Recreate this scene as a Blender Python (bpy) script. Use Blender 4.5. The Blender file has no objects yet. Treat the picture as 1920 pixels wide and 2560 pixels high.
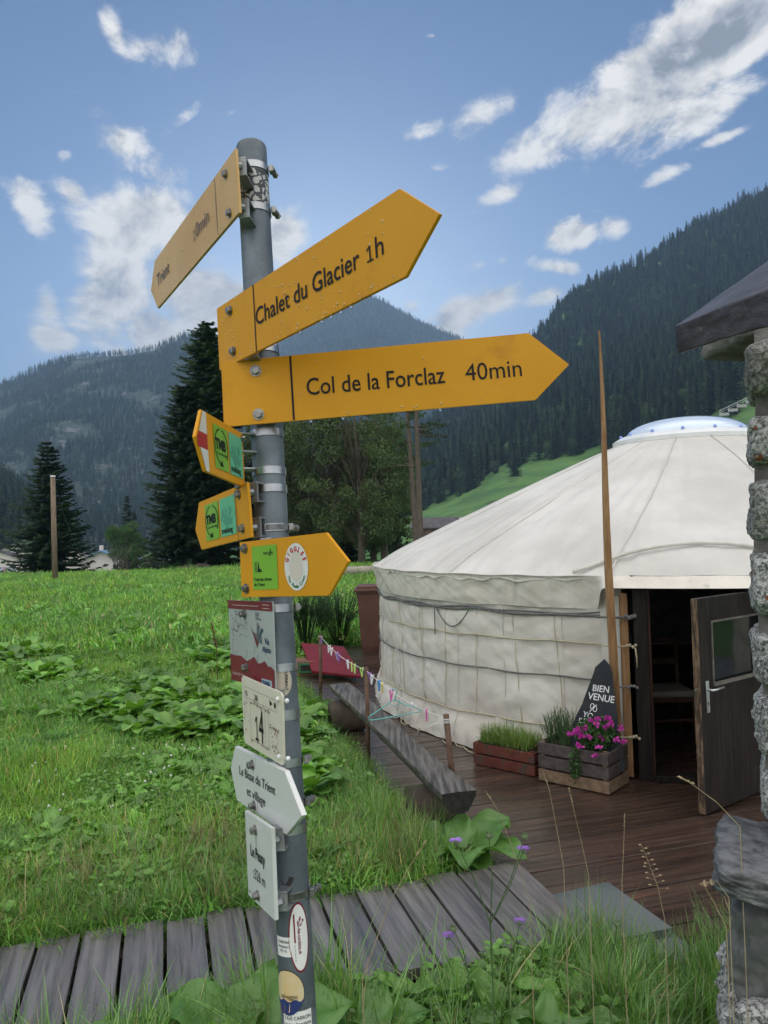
import bpy, bmesh, math, random
import numpy as np
from mathutils import Vector, Matrix, noise as mn
R = math.radians
random.seed(7); rng = np.random.default_rng(11)
S = bpy.context.scene; COL = S.collection

# ------------------------------------------------------------------ camera
EYE, PITCH, ROLL, F = 2.05, R(1.34), 0.031, 1923.0
cam = bpy.data.cameras.new('camera'); cam.sensor_fit = 'VERTICAL'; cam.sensor_height = 24.0
cam.lens = 24.0 * F / 2560.0; cam.clip_start = 0.05; cam.clip_end = 20000
camo = bpy.data.objects.new('camera', cam); COL.objects.link(camo)
_f = Vector((0, math.cos(PITCH), math.sin(PITCH))); _r0 = Vector((1, 0, 0)); _u0 = Vector((0, -math.sin(PITCH), math.cos(PITCH)))
_r = _r0 * math.cos(ROLL) - _u0 * math.sin(ROLL); _u = _r0 * math.sin(ROLL) + _u0 * math.cos(ROLL)
_m = Matrix((_r, _u, -_f)).transposed().to_4x4(); _m.translation = Vector((0, 0, EYE)); camo.matrix_world = _m
S.camera = camo
S.render.resolution_x, S.render.resolution_y = 768, 1024

# ------------------------------------------------------------------ exposure, world, sun
SUN_EL, SUN_AZ = R(11.5), R(-4.0)          # azimuth from +Y towards +X; low behind the far peak
S.view_settings.view_transform = 'Standard'; S.view_settings.look = 'None'
S.view_settings.exposure = 0.16; S.view_settings.gamma = 1.0
S.cycles.max_bounces = 6; S.cycles.diffuse_bounces = 3; S.cycles.glossy_bounces = 3; S.cycles.transmission_bounces = 4
S.cycles.transparent_max_bounces = 8; S.cycles.volume_bounces = 0; S.cycles.sample_clamp_indirect = 6
S.cycles.use_adaptive_sampling = True; S.cycles.adaptive_threshold = 0.015
S.cycles.use_denoising = True
S.cycles.volume_max_steps = 64

class NG:
    """tiny helper to write node maths"""
    def __init__(s, nt): s.nt = nt; s.n = nt.nodes; s.l = nt.links
    def node(s, t, **kw):
        n = s.n.new(t)
        for k, v in kw.items(): setattr(n, k, v)
        return n
    def put(s, sock, v):
        if isinstance(v, bpy.types.NodeSocket): s.l.new(v, sock)
        elif v is not None: sock.default_value = v
    def m(s, op, a, b=None, c=None, clamp=False):
        n = s.node('ShaderNodeMath', operation=op, use_clamp=clamp); s.put(n.inputs[0], a); s.put(n.inputs[1], b); s.put(n.inputs[2], c); return n.outputs[0]
    def v(s, op, a, b=None, scale=None):
        n = s.node('ShaderNodeVectorMath', operation=op); s.put(n.inputs[0], a); s.put(n.inputs[1], b)
        if scale is not None: s.put(n.inputs['Scale'], scale)
        return n.outputs['Value'] if op in ('LENGTH', 'DOT_PRODUCT') else n.outputs[0]
    def noise(s, vec, scale, detail=4, rough=0.55, dist=0.0, lac=2.0):
        n = s.node('ShaderNodeTexNoise'); s.put(n.inputs['Vector'], vec); n.inputs['Scale'].default_value = scale
        n.inputs['Detail'].default_value = detail; n.inputs['Roughness'].default_value = rough; n.inputs['Distortion'].default_value = dist
        return n.outputs['Fac']
    def ss(s, x, a, b):
        n = s.node('ShaderNodeMapRange', interpolation_type='SMOOTHSTEP'); s.put(n.inputs[0], x); s.put(n.inputs[1], a); s.put(n.inputs[2], b); return n.outputs[0]
    def mix(s, f, a, b, mode='MIX'):
        n = s.node('ShaderNodeMix', data_type='RGBA', blend_type=mode); s.put(n.inputs['Factor'], f)
        s.put(n.inputs[6], a if isinstance(a, bpy.types.NodeSocket) else (*a, 1)); s.put(n.inputs[7], b if isinstance(b, bpy.types.NodeSocket) else (*b, 1)); return n.outputs[2]
    def mapping(s, vec, scale=(1, 1, 1), rot=(0, 0, 0), loc=(0, 0, 0)):
        n = s.node('ShaderNodeMapping'); s.put(n.inputs[0], vec); n.inputs['Scale'].default_value = scale; n.inputs['Rotation'].default_value = rot; n.inputs['Location'].default_value = loc; return n.outputs[0]

w = bpy.data.worlds.new('World'); S.world = w; w.use_nodes = True
g = NG(w.node_tree); g.n.clear()
sky = g.node('ShaderNodeTexSky', sky_type='NISHITA'); sky.sun_disc = False; sky.sun_elevation = SUN_EL
sky.sun_rotation = SUN_AZ; sky.altitude = 1300; sky.air_density = 1.0; sky.dust_density = 2.2; sky.ozone_density = 3.0
tc = g.node('ShaderNodeTexCoord').outputs['Generated']
d = g.v('NORMALIZE', tc)
sx = g.node('ShaderNodeSeparateXYZ'); g.put(sx.inputs[0], d); X, Y, Z = sx.outputs
Yp = g.m('MAXIMUM', Y, 0.12)
U = g.m('DIVIDE', X, Yp); V = g.m('DIVIDE', Z, Yp)
fw = g.ss(Y, 0.25, 0.5)                                  # ahead of the viewer
def blob(px, py, a, b, ang, amp):
    """one bank of cloud standing at a compass direction / elevation (tangents)"""
    u0 = (px - 960) / F; v0 = (1325 - py) / F + 0.031 * u0; a /= F; b /= F; c, s_ = math.cos(ang), math.sin(ang)
    du = g.m('SUBTRACT', U, u0); dv = g.m('SUBTRACT', V, v0)
    p = g.m('ADD', g.m('MULTIPLY', du, c / a), g.m('MULTIPLY', dv, s_ / a))
    q = g.m('ADD', g.m('MULTIPLY', du, -s_ / b), g.m('MULTIPLY', dv, c / b))
    r2 = g.m('ADD', g.m('MULTIPLY', p, p), g.m('MULTIPLY', q, q))
    return g.m('MULTIPLY', g.m('EXPONENT', g.m('MULTIPLY', r2, -1.0)), amp)
blobs = [  # px, py, half length, half width, tilt, amount
 (1780, 160, 460, 120, R(33), .92), (1480, 320, 240, 85, R(38), .66), (1640, 300, 220, 75, R(28), .74), (1250, 285, 120, 55, R(25), .50), (1090, 330, 95, 32, R(20), .34),
 (1820, 300, 200, 60, R(25), .52), (1260, 510, 110, 36, R(24), .52), (1455, 612, 70, 42, R(10), .52), (1125, 420, 36, 24, 0, .48), (1280, 665, 30, 18, R(20), .44),
 (1210, 675, 50, 30, R(10), .38), (1180, 790, 140, 55, R(22), .58), (1040, 770, 55, 32, R(10), .48), (1690, 480, 90, 26, R(25), .42), (1850, 385, 110, 15, R(22), .40),
 (1410, 690, 75, 24, R(-10), .46), (1560, 600, 45, 30, 0, .34), (1390, 760, 70, 30, R(20), .36),
 (360, 530, 160, 105, R(20), .70), (290, 670, 150, 130, R(-50), .74), (390, 790, 110, 65, R(-40), .68), (520, 700, 200, 120, R(-20), .62), (715, 580, 80, 110, R(0), .70),
 (330, 290, 210, 55, R(-38), .50), (400, 375, 120, 40, R(-30), .40), (450, 70, 170, 80, R(0), .42), (320, 40, 36, 110, R(20), .36), (270, 150, 70, 26, R(10), .3),
 (100, 480, 46, 110, R(20), .48), (130, 680, 45, 100, R(5), .46), (150, 790, 75, 45, R(-30), .50), (220, 770, 60, 40, R(-20), .40), (195, 420, 60, 30, R(-40), .40),
 (310, 850, 30, 40, 0, .4), (470, 270, 120, 26, R(40), .36), (600, 250, 40, 18, R(30), .32), (20, 945, 70, 26, 0, .42), (20, 580, 60, 40, 0, .3), (180, 330, 30, 25, 0, .36),
 (600, 480, 50, 20, R(20), .3), (850, 240, 26, 14, 0, .28), (1120, 80, 26, 10, 0, .26)]
cov = None
for b_ in blobs:
    o_ = blob(*b_); cov = o_ if cov is None else g.m('MAXIMUM', cov, o_)
cov = g.m('MULTIPLY', cov, fw)
back = g.m('SUBTRACT', 1.0, g.ss(Y, -0.15, 0.42))         # unseen bright cloud added behind the viewer and overhead as fill light
over = g.ss(Z, 0.66, 0.86)
cov = g.m('MAXIMUM', cov, g.m('MULTIPLY', g.m('MAXIMUM', back, over), 0.62))
warp = g.v('ADD', d, g.v('SCALE', g.v('SUBTRACT', g.node('ShaderNodeTexNoise').outputs['Color'], (.5, .5, .5)), scale=0.0))
pc = g.node('ShaderNodeCombineXYZ'); g.put(pc.inputs[0], g.m('MULTIPLY', X, 1.0)); g.put(pc.inputs[1], Y); g.put(pc.inputs[2], g.m('MULTIPLY', Z, 1.5))
n1 = g.noise(pc.outputs[0], 8.0, 10, 0.64, 0.35)
off = g.v('ADD', pc.outputs[0], (0.010, 0.0, -0.018))
n2 = g.noise(off, 8.0, 10, 0.64, 0.35)
big = g.noise(pc.outputs[0], 3.0, 3, 0.5)
dens = g.m('ADD', g.m('MULTIPLY', g.m('SUBTRACT', n1, .5), 2.1), g.m('SUBTRACT', g.m('MULTIPLY', cov, 1.35), .40))
alpha = g.ss(dens, -0.08, 0.34)
relief = g.m('MULTIPLY', g.m('SUBTRACT', n1, n2), 3.2)
thick = g.ss(dens, 0.34, 0.92)
lit = g.m('ADD', g.m('SUBTRACT', 0.95, g.m('MULTIPLY', thick, 0.42)), relief)
lit = g.m('SUBTRACT', lit, g.m('MULTIPLY', g.ss(g.m('ADD', cov, g.m('MULTIPLY', g.m('SUBTRACT', big, .5), 1.1)), .60, 1.25), .30))
lit = g.m('MINIMUM', g.m('MAXIMUM', lit, 0.3), 1.05)
CLOUD_FILL = 2.05
lit = g.m('ADD', g.m('MULTIPLY', lit, fw), g.m('MULTIPLY', g.m('SUBTRACT', 1.0, fw), CLOUD_FILL))
ccol = g.mix(g.ss(lit, 0.35, 0.85), (0.88, 0.91, 1.0), (1.0, 0.96, 0.91))
ccol = g.v('SCALE', ccol, scale=lit)
skyc = g.v('SCALE', sky.outputs[0], scale=0.15)
SKYTINT = (0.42, 0.54, 0.70)
skyc = g.v('MULTIPLY', skyc, SKYTINT)
bgA = g.node('ShaderNodeBackground'); g.put(bgA.inputs[0], skyc); bgA.inputs[1].default_value = 1.0
bgB = g.node('ShaderNodeBackground'); g.put(bgB.inputs[0], ccol)
mx = g.node('ShaderNodeMixShader'); g.put(mx.inputs[0], alpha); g.l.new(bgA.outputs[0], mx.inputs[1]); g.l.new(bgB.outputs[0], mx.inputs[2])
out = g.node('ShaderNodeOutputWorld'); g.l.new(mx.outputs[0], out.inputs[0])
w.cycles.sampling_method = 'MANUAL'; w.cycles.sample_map_resolution = 512

sl = bpy.data.lights.new('sun', 'SUN'); sl.energy = 2.6; sl.angle = R(0.6); sl.color = (1.0, 0.9, 0.76)
so = bpy.data.objects.new('sun', sl); COL.objects.link(so)
_sd = Vector((math.sin(SUN_AZ) * math.cos(SUN_EL), math.cos(SUN_AZ) * math.cos(SUN_EL), math.sin(SUN_EL)))
so.rotation_euler = _sd.to_track_quat('Z', 'Y').to_euler()

# ------------------------------------------------------------------ measuring helpers
def ray(px, py):
    return _f + _r * ((px - 960) / F) + _u * ((1280 - py) / F)
def P(px, py, z):                    # point at optical distance z
    return Vector((0, 0, EYE)) + ray(px, py) * z
def G(px, py, h=0.0):                # point on the level plane at height h
    d_ = ray(px, py); return Vector((0, 0, EYE)) + d_ * ((h - EYE) / d_.z)
def proj(p):
    q = Vector(p) - Vector((0, 0, EYE)); z = q.dot(_f); return 960 + F * q.dot(_r) / z, 1280 - F * q.dot(_u) / z, z

# ------------------------------------------------------------------ materials
MATS = {}
def mat(name, c1, c2=None, scale=4.0, detail=5, rough=0.7, rough2=None, bump=0.0, bscale=None, metal=0.0, stretch=(1, 1, 1), island=0.0,
        spec=0.5, coat=0.0, trans=0.0, c3=None, c3scale=1.0, c3lo=0.55, c3hi=0.65, lo=0.35, hi=0.65, alpha=1.0, inst=0.0, bdist=0.01, coords='Object', ior=1.45):
    if name in MATS: return MATS[name]
    m = bpy.data.materials.new(name); m.use_nodes = True; g = NG(m.node_tree); b = g.n['Principled BSDF']
    vec = g.node('ShaderNodeTexCoord').outputs[coords]
    vm = g.mapping(vec, stretch)
    if island:
        rv = g.node('ShaderNodeNewGeometry').outputs['Random Per Island']
        vm = g.v('ADD', vm, g.v('SCALE', (3.1, 7.7, 5.3), scale=g.m('MULTIPLY', rv, 9.0)))
    f = g.noise(vm, scale, detail, 0.6)
    c = g.mix(g.ss(f, lo, hi), c1, c2 if c2 else c1)
    if c3: c = g.mix(g.ss(g.noise(vm, c3scale, 6, 0.65), c3lo, c3hi), c, c3)
    if island:
        k = g.m('ADD', 1 - island, g.m('MULTIPLY', rv, 2 * island)); c = g.v('SCALE', c, scale=k)
    if inst:
        ri = g.node('ShaderNodeObjectInfo').outputs['Random']; k = g.m('ADD', 1 - inst, g.m('MULTIPLY', ri, 2 * inst)); c = g.v('SCALE', c, scale=k)
    g.put(b.inputs['Base Color'], c)
    if rough2 is not None:
        rr = g.node('ShaderNodeMapRange'); g.put(rr.inputs[0], g.noise(vm, scale * 0.6, 4, 0.6)); rr.inputs[1].default_value = .35; rr.inputs[2].default_value = .65
        rr.inputs[3].default_value = rough; rr.inputs[4].default_value = rough2; g.put(b.inputs['Roughness'], rr.outputs[0])
    else: b.inputs['Roughness'].default_value = rough
    b.inputs['Metallic'].default_value = metal; b.inputs['Specular IOR Level'].default_value = spec; b.inputs['Coat Weight'].default_value = coat
    b.inputs['Transmission Weight'].default_value = trans; b.inputs['IOR'].default_value = ior
    b.inputs['Coat Roughness'].default_value = 0.15
    if bump:
        bn = g.node('ShaderNodeBump'); bn.inputs['Strength'].default_value = bump; bn.inputs['Distance'].default_value = bdist
        g.put(bn.inputs['Height'], g.noise(vm, bscale or scale * 3, 6, 0.65)); g.put(b.inputs['Normal'], bn.outputs[0])
    MATS[name] = m; return m
def leafmat(name, c1, c2, scale=3.0, rough=0.5, trans=0.35, inst=0.25, island=0.3, c3=None, tcol=None, wet=0.5, patch=False):
    if name in MATS: return MATS[name]
    m = bpy.data.materials.new(name); m.use_nodes = True; g = NG(m.node_tree); b = g.n['Principled BSDF']
    vec = g.node('ShaderNodeTexCoord').outputs['Object']
    rv = g.node('ShaderNodeNewGeometry').outputs['Random Per Island']; ri = g.node('ShaderNodeObjectInfo').outputs['Random']
    c = g.mix(g.ss(g.noise(vec, scale, 4, .6), .35, .65), c1, c2)
    if c3: c = g.mix(g.m('GREATER_THAN', rv, .93), c, c3)
    if patch:
        gp = g.node('ShaderNodeNewGeometry').outputs['Position']; pn = g.noise(gp, .55, 5, .62); pn2 = g.noise(gp, 1.7, 4, .6)
        c = g.mix(g.ss(pn, .40, .66), c, g.v('MULTIPLY', c, (1.35, 1.12, .8))); c = g.mix(g.ss(pn2, .50, .72), c, g.v('MULTIPLY', c, (.55, .68, .75)))
    k = g.m('ADD', 1 - island, g.m('MULTIPLY', rv, 2 * island)); k2 = g.m('ADD', 1 - inst, g.m('MULTIPLY', ri, 2 * inst))
    c = g.v('SCALE', c, scale=g.m('MULTIPLY', k, k2))
    g.put(b.inputs['Base Color'], c); b.inputs['Roughness'].default_value = rough; b.inputs['Specular IOR Level'].default_value = wet
    if trans:
        t = g.node('ShaderNodeBsdfTranslucent'); g.put(t.inputs[0], g.v('MULTIPLY', c, tcol or (1.3, 1.5, .5)))
        x = g.node('ShaderNodeMixShader'); x.inputs[0].default_value = trans
        g.l.new(b.outputs[0], x.inputs[1]); g.l.new(t.outputs[0], x.inputs[2]); g.l.new(x.outputs[0], g.n['Material Output'].inputs[0])
    MATS[name] = m; return m

# ------------------------------------------------------------------ object helpers
class MB:
    """collects polygons into one mesh (world coordinates)"""
    def __init__(s): s.v = []; s.f = []; s.mi = []
    def add(s, vs, fs, mi=0):
        o = len(s.v); s.v += [tuple(p) for p in vs]; s.f += [tuple(i + o for i in f) for f in fs]; s.mi += [mi] * len(fs); return s
    def box(s, c, sz, M=None, mi=0, bev=0.0):
        c = Vector(c); x, y, z = [k / 2 for k in sz]; vs = [Vector((a, b, d)) for d in (-z, z) for a, b in ((-x, -y), (x, -y), (x, y), (-x, y))]
        if bev:
            bm = bmesh.new(); bm.verts.ensure_lookup_table(); q = [bm.verts.new(v) for v in vs]
            for f in ((3, 2, 1, 0), (4, 5, 6, 7), (0, 1, 5, 4), (1, 2, 6, 5), (2, 3, 7, 6), (3, 0, 4, 7)): bm.faces.new([q[i] for i in f])
            bmesh.ops.bevel(bm, geom=list(bm.edges), offset=bev, segments=2, affect='EDGES', profile=.6)
            bm.verts.index_update(); vs = [v.co.copy() for v in bm.verts]; fs = [[v.index for v in f.verts] for f in bm.faces]; bm.free()
        else: fs = ((3, 2, 1, 0), (4, 5, 6, 7), (0, 1, 5, 4), (1, 2, 6, 5), (2, 3, 7, 6), (3, 0, 4, 7))
        if M is not None: vs = [M @ v for v in vs]
        return s.add([v + c for v in vs], fs, mi)
    def tube(s, pts, rad, n=8, caps=True, mi=0):
        pts = [Vector(p) for p in pts]; rads = rad if hasattr(rad, '__len__') else [rad] * len(pts); vs = []; fs = []
        prev = None
        for i, p in enumerate(pts):
            t = (pts[min(i + 1, len(pts) - 1)] - pts[max(i - 1, 0)]); t = t.normalized() if t.length > 1e-9 else Vector((0, 0, 1))
            if prev is None: a = t.cross(Vector((0, 0, 1)) if abs(t.z) < .9 else Vector((0, 1, 0))).normalized()
            else: a = (prev - t * prev.dot(t)).normalized()
            prev = a; b = t.cross(a)
            vs += [p + (a * math.cos(2 * math.pi * k / n) + b * math.sin(2 * math.pi * k / n)) * rads[i] for k in range(n)]
        for i in range(len(pts) - 1):
            for k in range(n): fs.append((i * n + k, i * n + (k + 1) % n, (i + 1) * n + (k + 1) % n, (i + 1) * n + k))
        if caps: fs.append(tuple(reversed(range(n)))); fs.append(tuple((len(pts) - 1) * n + k for k in range(n)))
        return s.add(vs, fs, mi)
    def quad(s, a, b, c, d, mi=0): return s.add([a, b, c, d], [(0, 1, 2, 3)], mi)
    def sphere(s, c, r, nu=10, nv=7, sc=(1, 1, 1), M=None, mi=0):
        vs = []; fs = []
        for j in range(nv + 1):
            t = math.pi * j / nv
            for i in range(nu): p = 2 * math.pi * i / nu; v = Vector((math.sin(t) * math.cos(p) * sc[0], math.sin(t) * math.sin(p) * sc[1], math.cos(t) * sc[2])) * r; vs.append((M @ v if M else v) + Vector(c))
        for j in range(nv):
            for i in range(nu): fs.append((j * nu + i, (j + 1) * nu + i, (j + 1) * nu + (i + 1) % nu, j * nu + (i + 1) % nu))
        return s.add(vs, fs, mi)
    def build(s, name, m, parent=None, smooth=False, label=None):
        me = bpy.data.meshes.new(name); o = bpy.data.objects.new(name, me)
        off_ = Vector((0, 0, 0)); p = parent
        while p is not None: off_ += p.location; p = p.parent
        me.from_pydata([(x - off_[0], y - off_[1], z - off_[2]) for x, y, z in s.v], [], s.f)
        for k in (m if isinstance(m, (list, tuple)) else [m]): me.materials.append(k)
        if any(s.mi): me.polygons.foreach_set('material_index', s.mi)
        if smooth: me.polygons.foreach_set('use_smooth', [True] * len(me.polygons))
        me.update(); COL.objects.link(o)
        if parent: o.parent = parent
        if label: o['label'] = label
        return o
def thing(name, label, cat, loc, group=None):
    o = bpy.data.objects.new(name, None); COL.objects.link(o); o.location = loc; o.empty_display_size = .1
    o['label'] = label; o['category'] = cat
    if group: o['group'] = group
    return o
def tag(o, label, cat, group=None, kind=None):
    if kind in ('structure', 'stuff'): o['kind'] = kind
    if label: o['label'] = label
    if cat: o['category'] = cat
    if group: o['group'] = group
    return o
def struct(o): o['kind'] = 'structure'; return o
def auto_smooth(o, ang=40):
    me = o.data; me.polygons.foreach_set('use_smooth', [True] * len(me.polygons)); me.set_sharp_from_angle(angle=R(ang)); return o
def recenter(o, base):
    """move an own-mesh thing's origin to its base"""
    o.data.transform(Matrix.Translation(-Vector(base))); o.location = Vector(base); return o
_textcache = {}
FONT = None
try:      # the sans-serif face that ships inside Blender itself; the built-in one if it is missing
    import os
    _p = os.path.join(bpy.utils.resource_path('LOCAL'), 'datafiles', 'fonts', 'Inter.woff2')
    if os.path.exists(_p): FONT = bpy.data.fonts.load(_p)
except Exception: FONT = None
def text2d(body, size=1.0, sx=1.0, bold=0.0, align='LEFT', shear=0.0, space=1.0, res=3):
    key = (body, sx, bold, align, shear, space, res)
    if any(c in body for c in '14'): bold = 0.0
    if key not in _textcache:
        cu = bpy.data.curves.new('lettering', 'FONT'); cu.body = body; cu.size = 1.0; cu.offset = bold; cu.align_x = align; cu.shear = shear
        cu.space_character = space; cu.resolution_u = res
        if FONT and '1' in body:      # a figure one with a flag
            cu.font_bold = FONT
            for i_, ch_ in enumerate(body):
                if ch_ == '1': cu.body_format[i_].use_bold = True
        cu.resolution_u = res; cu.fill_mode = 'FRONT'
        o = bpy.data.objects.new('lettering', cu); COL.objects.link(o); dg = bpy.context.evaluated_depsgraph_get(); dg.update()
        me = bpy.data.meshes.new_from_object(o.evaluated_get(dg))
        vs = [(v.co.x * sx, v.co.y) for v in me.vertices]; fs = [tuple(p.vertices) for p in me.polygons]
        bpy.data.objects.remove(o); bpy.data.curves.remove(cu); bpy.data.meshes.remove(me); _textcache[key] = (vs, fs)
    vs, fs = _textcache[key]; return [(x * size, y * size) for x, y in vs], fs
def scatter(name, templates, pts, rots, scls, idx, kind='stuff', label=None, cat=None):
    """one object: template meshes instanced on points by geometry nodes"""
    me = bpy.data.meshes.new(name); me.from_pydata([tuple(p) for p in pts], [], [])
    a = me.attributes.new('rot', 'FLOAT_VECTOR', 'POINT'); a.data.foreach_set('vector', np.asarray(rots, dtype=np.float32).ravel())
    a = me.attributes.new('scl', 'FLOAT_VECTOR', 'POINT'); s3 = np.asarray(scls, dtype=np.float32)
    if s3.ndim == 1: s3 = np.repeat(s3[:, None], 3, 1)
    a.data.foreach_set('vector', s3.ravel())
    a = me.attributes.new('idx', 'INT', 'POINT'); a.data.foreach_set('value', np.asarray(idx, dtype=np.int32))
    o = bpy.data.objects.new(name, me); COL.objects.link(o)
    ng = bpy.data.node_groups.new(name, 'GeometryNodeTree'); ng.interface.new_socket('Geometry', in_out='INPUT', socket_type='NodeSocketGeometry'); ng.interface.new_socket('Geometry', in_out='OUTPUT', socket_type='NodeSocketGeometry')
    n = ng.nodes; l = ng.links; gi = n.new('NodeGroupInput'); go = n.new('NodeGroupOutput'); jn = n.new('GeometryNodeJoinGeometry')
    def attr(nm, t): q = n.new('GeometryNodeInputNamedAttribute'); q.data_type = t; q.inputs[0].default_value = nm; return q.outputs[0]
    ra, sa, ia = attr('rot', 'FLOAT_VECTOR'), attr('scl', 'FLOAT_VECTOR'), attr('idx', 'INT')
    for k, t in enumerate(templates):
        oi = n.new('GeometryNodeObjectInfo'); oi.inputs['Object'].default_value = t; oi.inputs['As Instance'].default_value = True
        cp = n.new('FunctionNodeCompare'); cp.data_type = 'INT'; cp.operation = 'EQUAL'; l.new(ia, cp.inputs[2]); cp.inputs[3].default_value = k
        ip = n.new('GeometryNodeInstanceOnPoints'); l.new(gi.outputs[0], ip.inputs['Points']); l.new(cp.outputs[0], ip.inputs['Selection']); l.new(oi.outputs['Geometry'], ip.inputs['Instance'])
        l.new(ra, ip.inputs['Rotation']); l.new(sa, ip.inputs['Scale']); l.new(ip.outputs[0], jn.inputs[0])
    l.new(jn.outputs[0], go.inputs[0]); md = o.modifiers.new('scatter', 'NODES'); md.node_group = ng
    if kind: o['kind'] = kind
    if label: o['label'] = label
    if cat: o['category'] = cat
    return o
def template(name, mb, m, smooth=False):
    o = mb.build(name, m, None, smooth); COL.objects.unlink(o); return o
# ================================================================== terrain
def lerp(x, xs, ys): return float(np.interp(x, xs, ys))
def sstep(a, b, x): t = min(1, max(0, (x - a) / (b - a))); return t * t * (3 - 2 * t)
CX, CY, YR = 3.87, 9.75, 3.95                    # yurt centre and radius
DA = math.atan(0.285)                            # direction of the boardwalk and of the deck boards
dx_, dy_ = Vector((math.cos(DA), math.sin(DA), 0)), Vector((-math.sin(DA), math.cos(DA), 0))
# deck outline (x, y), anticlockwise
DECK = [(0.95, 3.15), (9.0, 5.4), (9.5, 13.8), (-1.2, 13.8), (-1.55, 11.8), (-1.2, 10.4), (-0.62, 8.2), (-0.22, 6.9), (0.12, 5.6), (0.5, 4.55)]
WALKN = 0.84                                     # boardwalk width
def inpoly(x, y, poly):
    c = False; j = len(poly) - 1
    for i in range(len(poly)):
        if (poly[i][1] > y) != (poly[j][1] > y) and x < (poly[j][0] - poly[i][0]) * (y - poly[i][1]) / (poly[j][1] - poly[i][1]) + poly[i][0]: c = not c
        j = i
    return c
def walk_uv(x, y):
    """along / across the boardwalk; across = 0 at its far edge, growing towards the viewer"""
    p = Vector((x - 0.716, y - 4.455, 0)); return p.dot(dx_), -p.dot(dy_)
def ground_h(x, y):
    h = 0.07 + 0.05 * mn.noise(Vector((x * .35, y * .35, 0))) + 0.02 * mn.noise(Vector((x * 1.3, y * 1.3, 3)))
    if y > 5 and x < 0: h += .05 * min(1, (y - 5) / 6)
    dk = 1.0
    if 2.6 < y < 15 and -3 < x < 11:
        ins = inpoly(x, y, DECK) 
        dk = 0.0 if ins else 1.0
        if not ins and (inpoly(x + .25, y, DECK) or inpoly(x, y + .25, DECK) or inpoly(x + .12, y - .2, DECK)): dk = .3
    u, v = walk_uv(x, y)
    if u < .15 and -0.05 < v < WALKN + .05 and u > -14: dk = 0.0
    h = h * dk - .10 * (1 - dk)
    h += 0.10 * sstep(1.0, 2.2, -0) 
    if y > 42: h -= (min(y, 260) - 42) * .045
    return h
def build_ground():
    n = 330; t = np.linspace(-1, 1, n); a = 7.6
    xs = np.sinh(t * a) / math.sinh(a) * 9000
    m_ = 380; tt = np.linspace(0, 1, m_); ys = -6 + (np.sinh((tt - .12) * 8.6) + math.sinh(.12 * 8.6)) / (math.sinh(.88 * 8.6) + math.sinh(.12 * 8.6)) * 9000
    ys = np.concatenate([[-9000, -2000, -400, -60, -20], ys]); m2 = len(ys)
    vs = [(x, y, ground_h(x, y)) for y in ys for x in xs]
    fs = [(j * n + i, j * n + i + 1, (j + 1) * n + i + 1, (j + 1) * n + i) for j in range(m2 - 1) for i in range(n - 1)]
    mb = MB(); mb.v = vs; mb.f = fs; mb.mi = [0] * len(fs)
    m = mat('meadow_soil', (.05, .13, .022), (.07, .17, .03), scale=1.2, detail=8, rough=.85, bump=.5, bscale=30, bdist=.03, c3=(.06, .045, .025), c3scale=2.2, c3lo=.62, c3hi=.7)
    struct(mb.build('meadow_ground', m, None, True))
build_ground()

def wall_h(px, py, z):                # height of a point seen at px, py and optical distance z
    return P(px, py, z).z
def fbm(x, y, o=4, s=0):
    v = 0; a = 1
    for k in range(o): v += a * mn.noise(Vector((x, y, s + k * 7.1))); x *= 2.03; y *= 2.03; a *= .5
    return v
def mountain(name, pxs, prof, nz, m, amp, seed, back=600):
    """prof(px) -> list of (distance, py); builds a real slope with relief; returns a sampler"""
    cols = []; rows = []
    for px in pxs:
        kn = prof(px); zs = [k[0] for k in kn]; hs = [wall_h(px, k[1], k[0]) for k in kn]
        t = np.linspace(0, 1, nz); zz = zs[0] + (zs[-1] - zs[0]) * t ** 1.15
        col = []
        for z in zz:
            h = np.interp(z, zs, hs); p = P(px, 1325, z); x, y = p.x, p.y
            k = min(1, (z - zs[0]) / 60) * (1 - .75 * sstep(zs[-1] * .9, zs[-1], z)); s_ = amp
            r_ = fbm(x / (s_ * 9), y / (s_ * 9), 5, seed)
            col.append((x, y, h + r_ * s_ * k))
        # far side of the ridge
        x, y, h = col[-1]; q = Vector((x, y, 0)).normalized()
        for e, dr in ((60, 20), (300, 160), (back, 420)): col.append((x + q.x * e, y + q.y * e, h - dr))
        cols.append(col)
    n = len(cols[0]); vs = [p for c in cols for p in c]
    fs = [(i * n + j, (i + 1) * n + j, (i + 1) * n + j + 1, i * n + j + 1) for i in range(len(cols) - 1) for j in range(n - 1)]
    mb = MB(); mb.v = vs; mb.f = fs; mb.mi = [0] * len(fs); o = mb.build(name, m, None, True); struct(o)
    A = np.array(cols)
    def sample(dens, k=160000):
        jm = n - 4
        i = rng.random(k) * (len(cols) - 1.001); j = rng.random(k) * (jm - .001); i0 = i.astype(int); j0 = j.astype(int); fi = (i - i0)[:, None]; fj = (j - j0)[:, None]
        p = (A[i0, j0] * (1 - fi) + A[i0 + 1, j0] * fi) * (1 - fj) + (A[i0, j0 + 1] * (1 - fi) + A[i0 + 1, j0 + 1] * fi) * fj
        ar = np.linalg.norm(np.cross(A[i0 + 1, j0] - A[i0, j0], A[i0, j0 + 1] - A[i0, j0]), axis=1)
        return p[rng.random(k) < np.minimum(1, ar * dens / (k / ((len(cols) - 1) * jm)))]
    return sample, A

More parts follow.
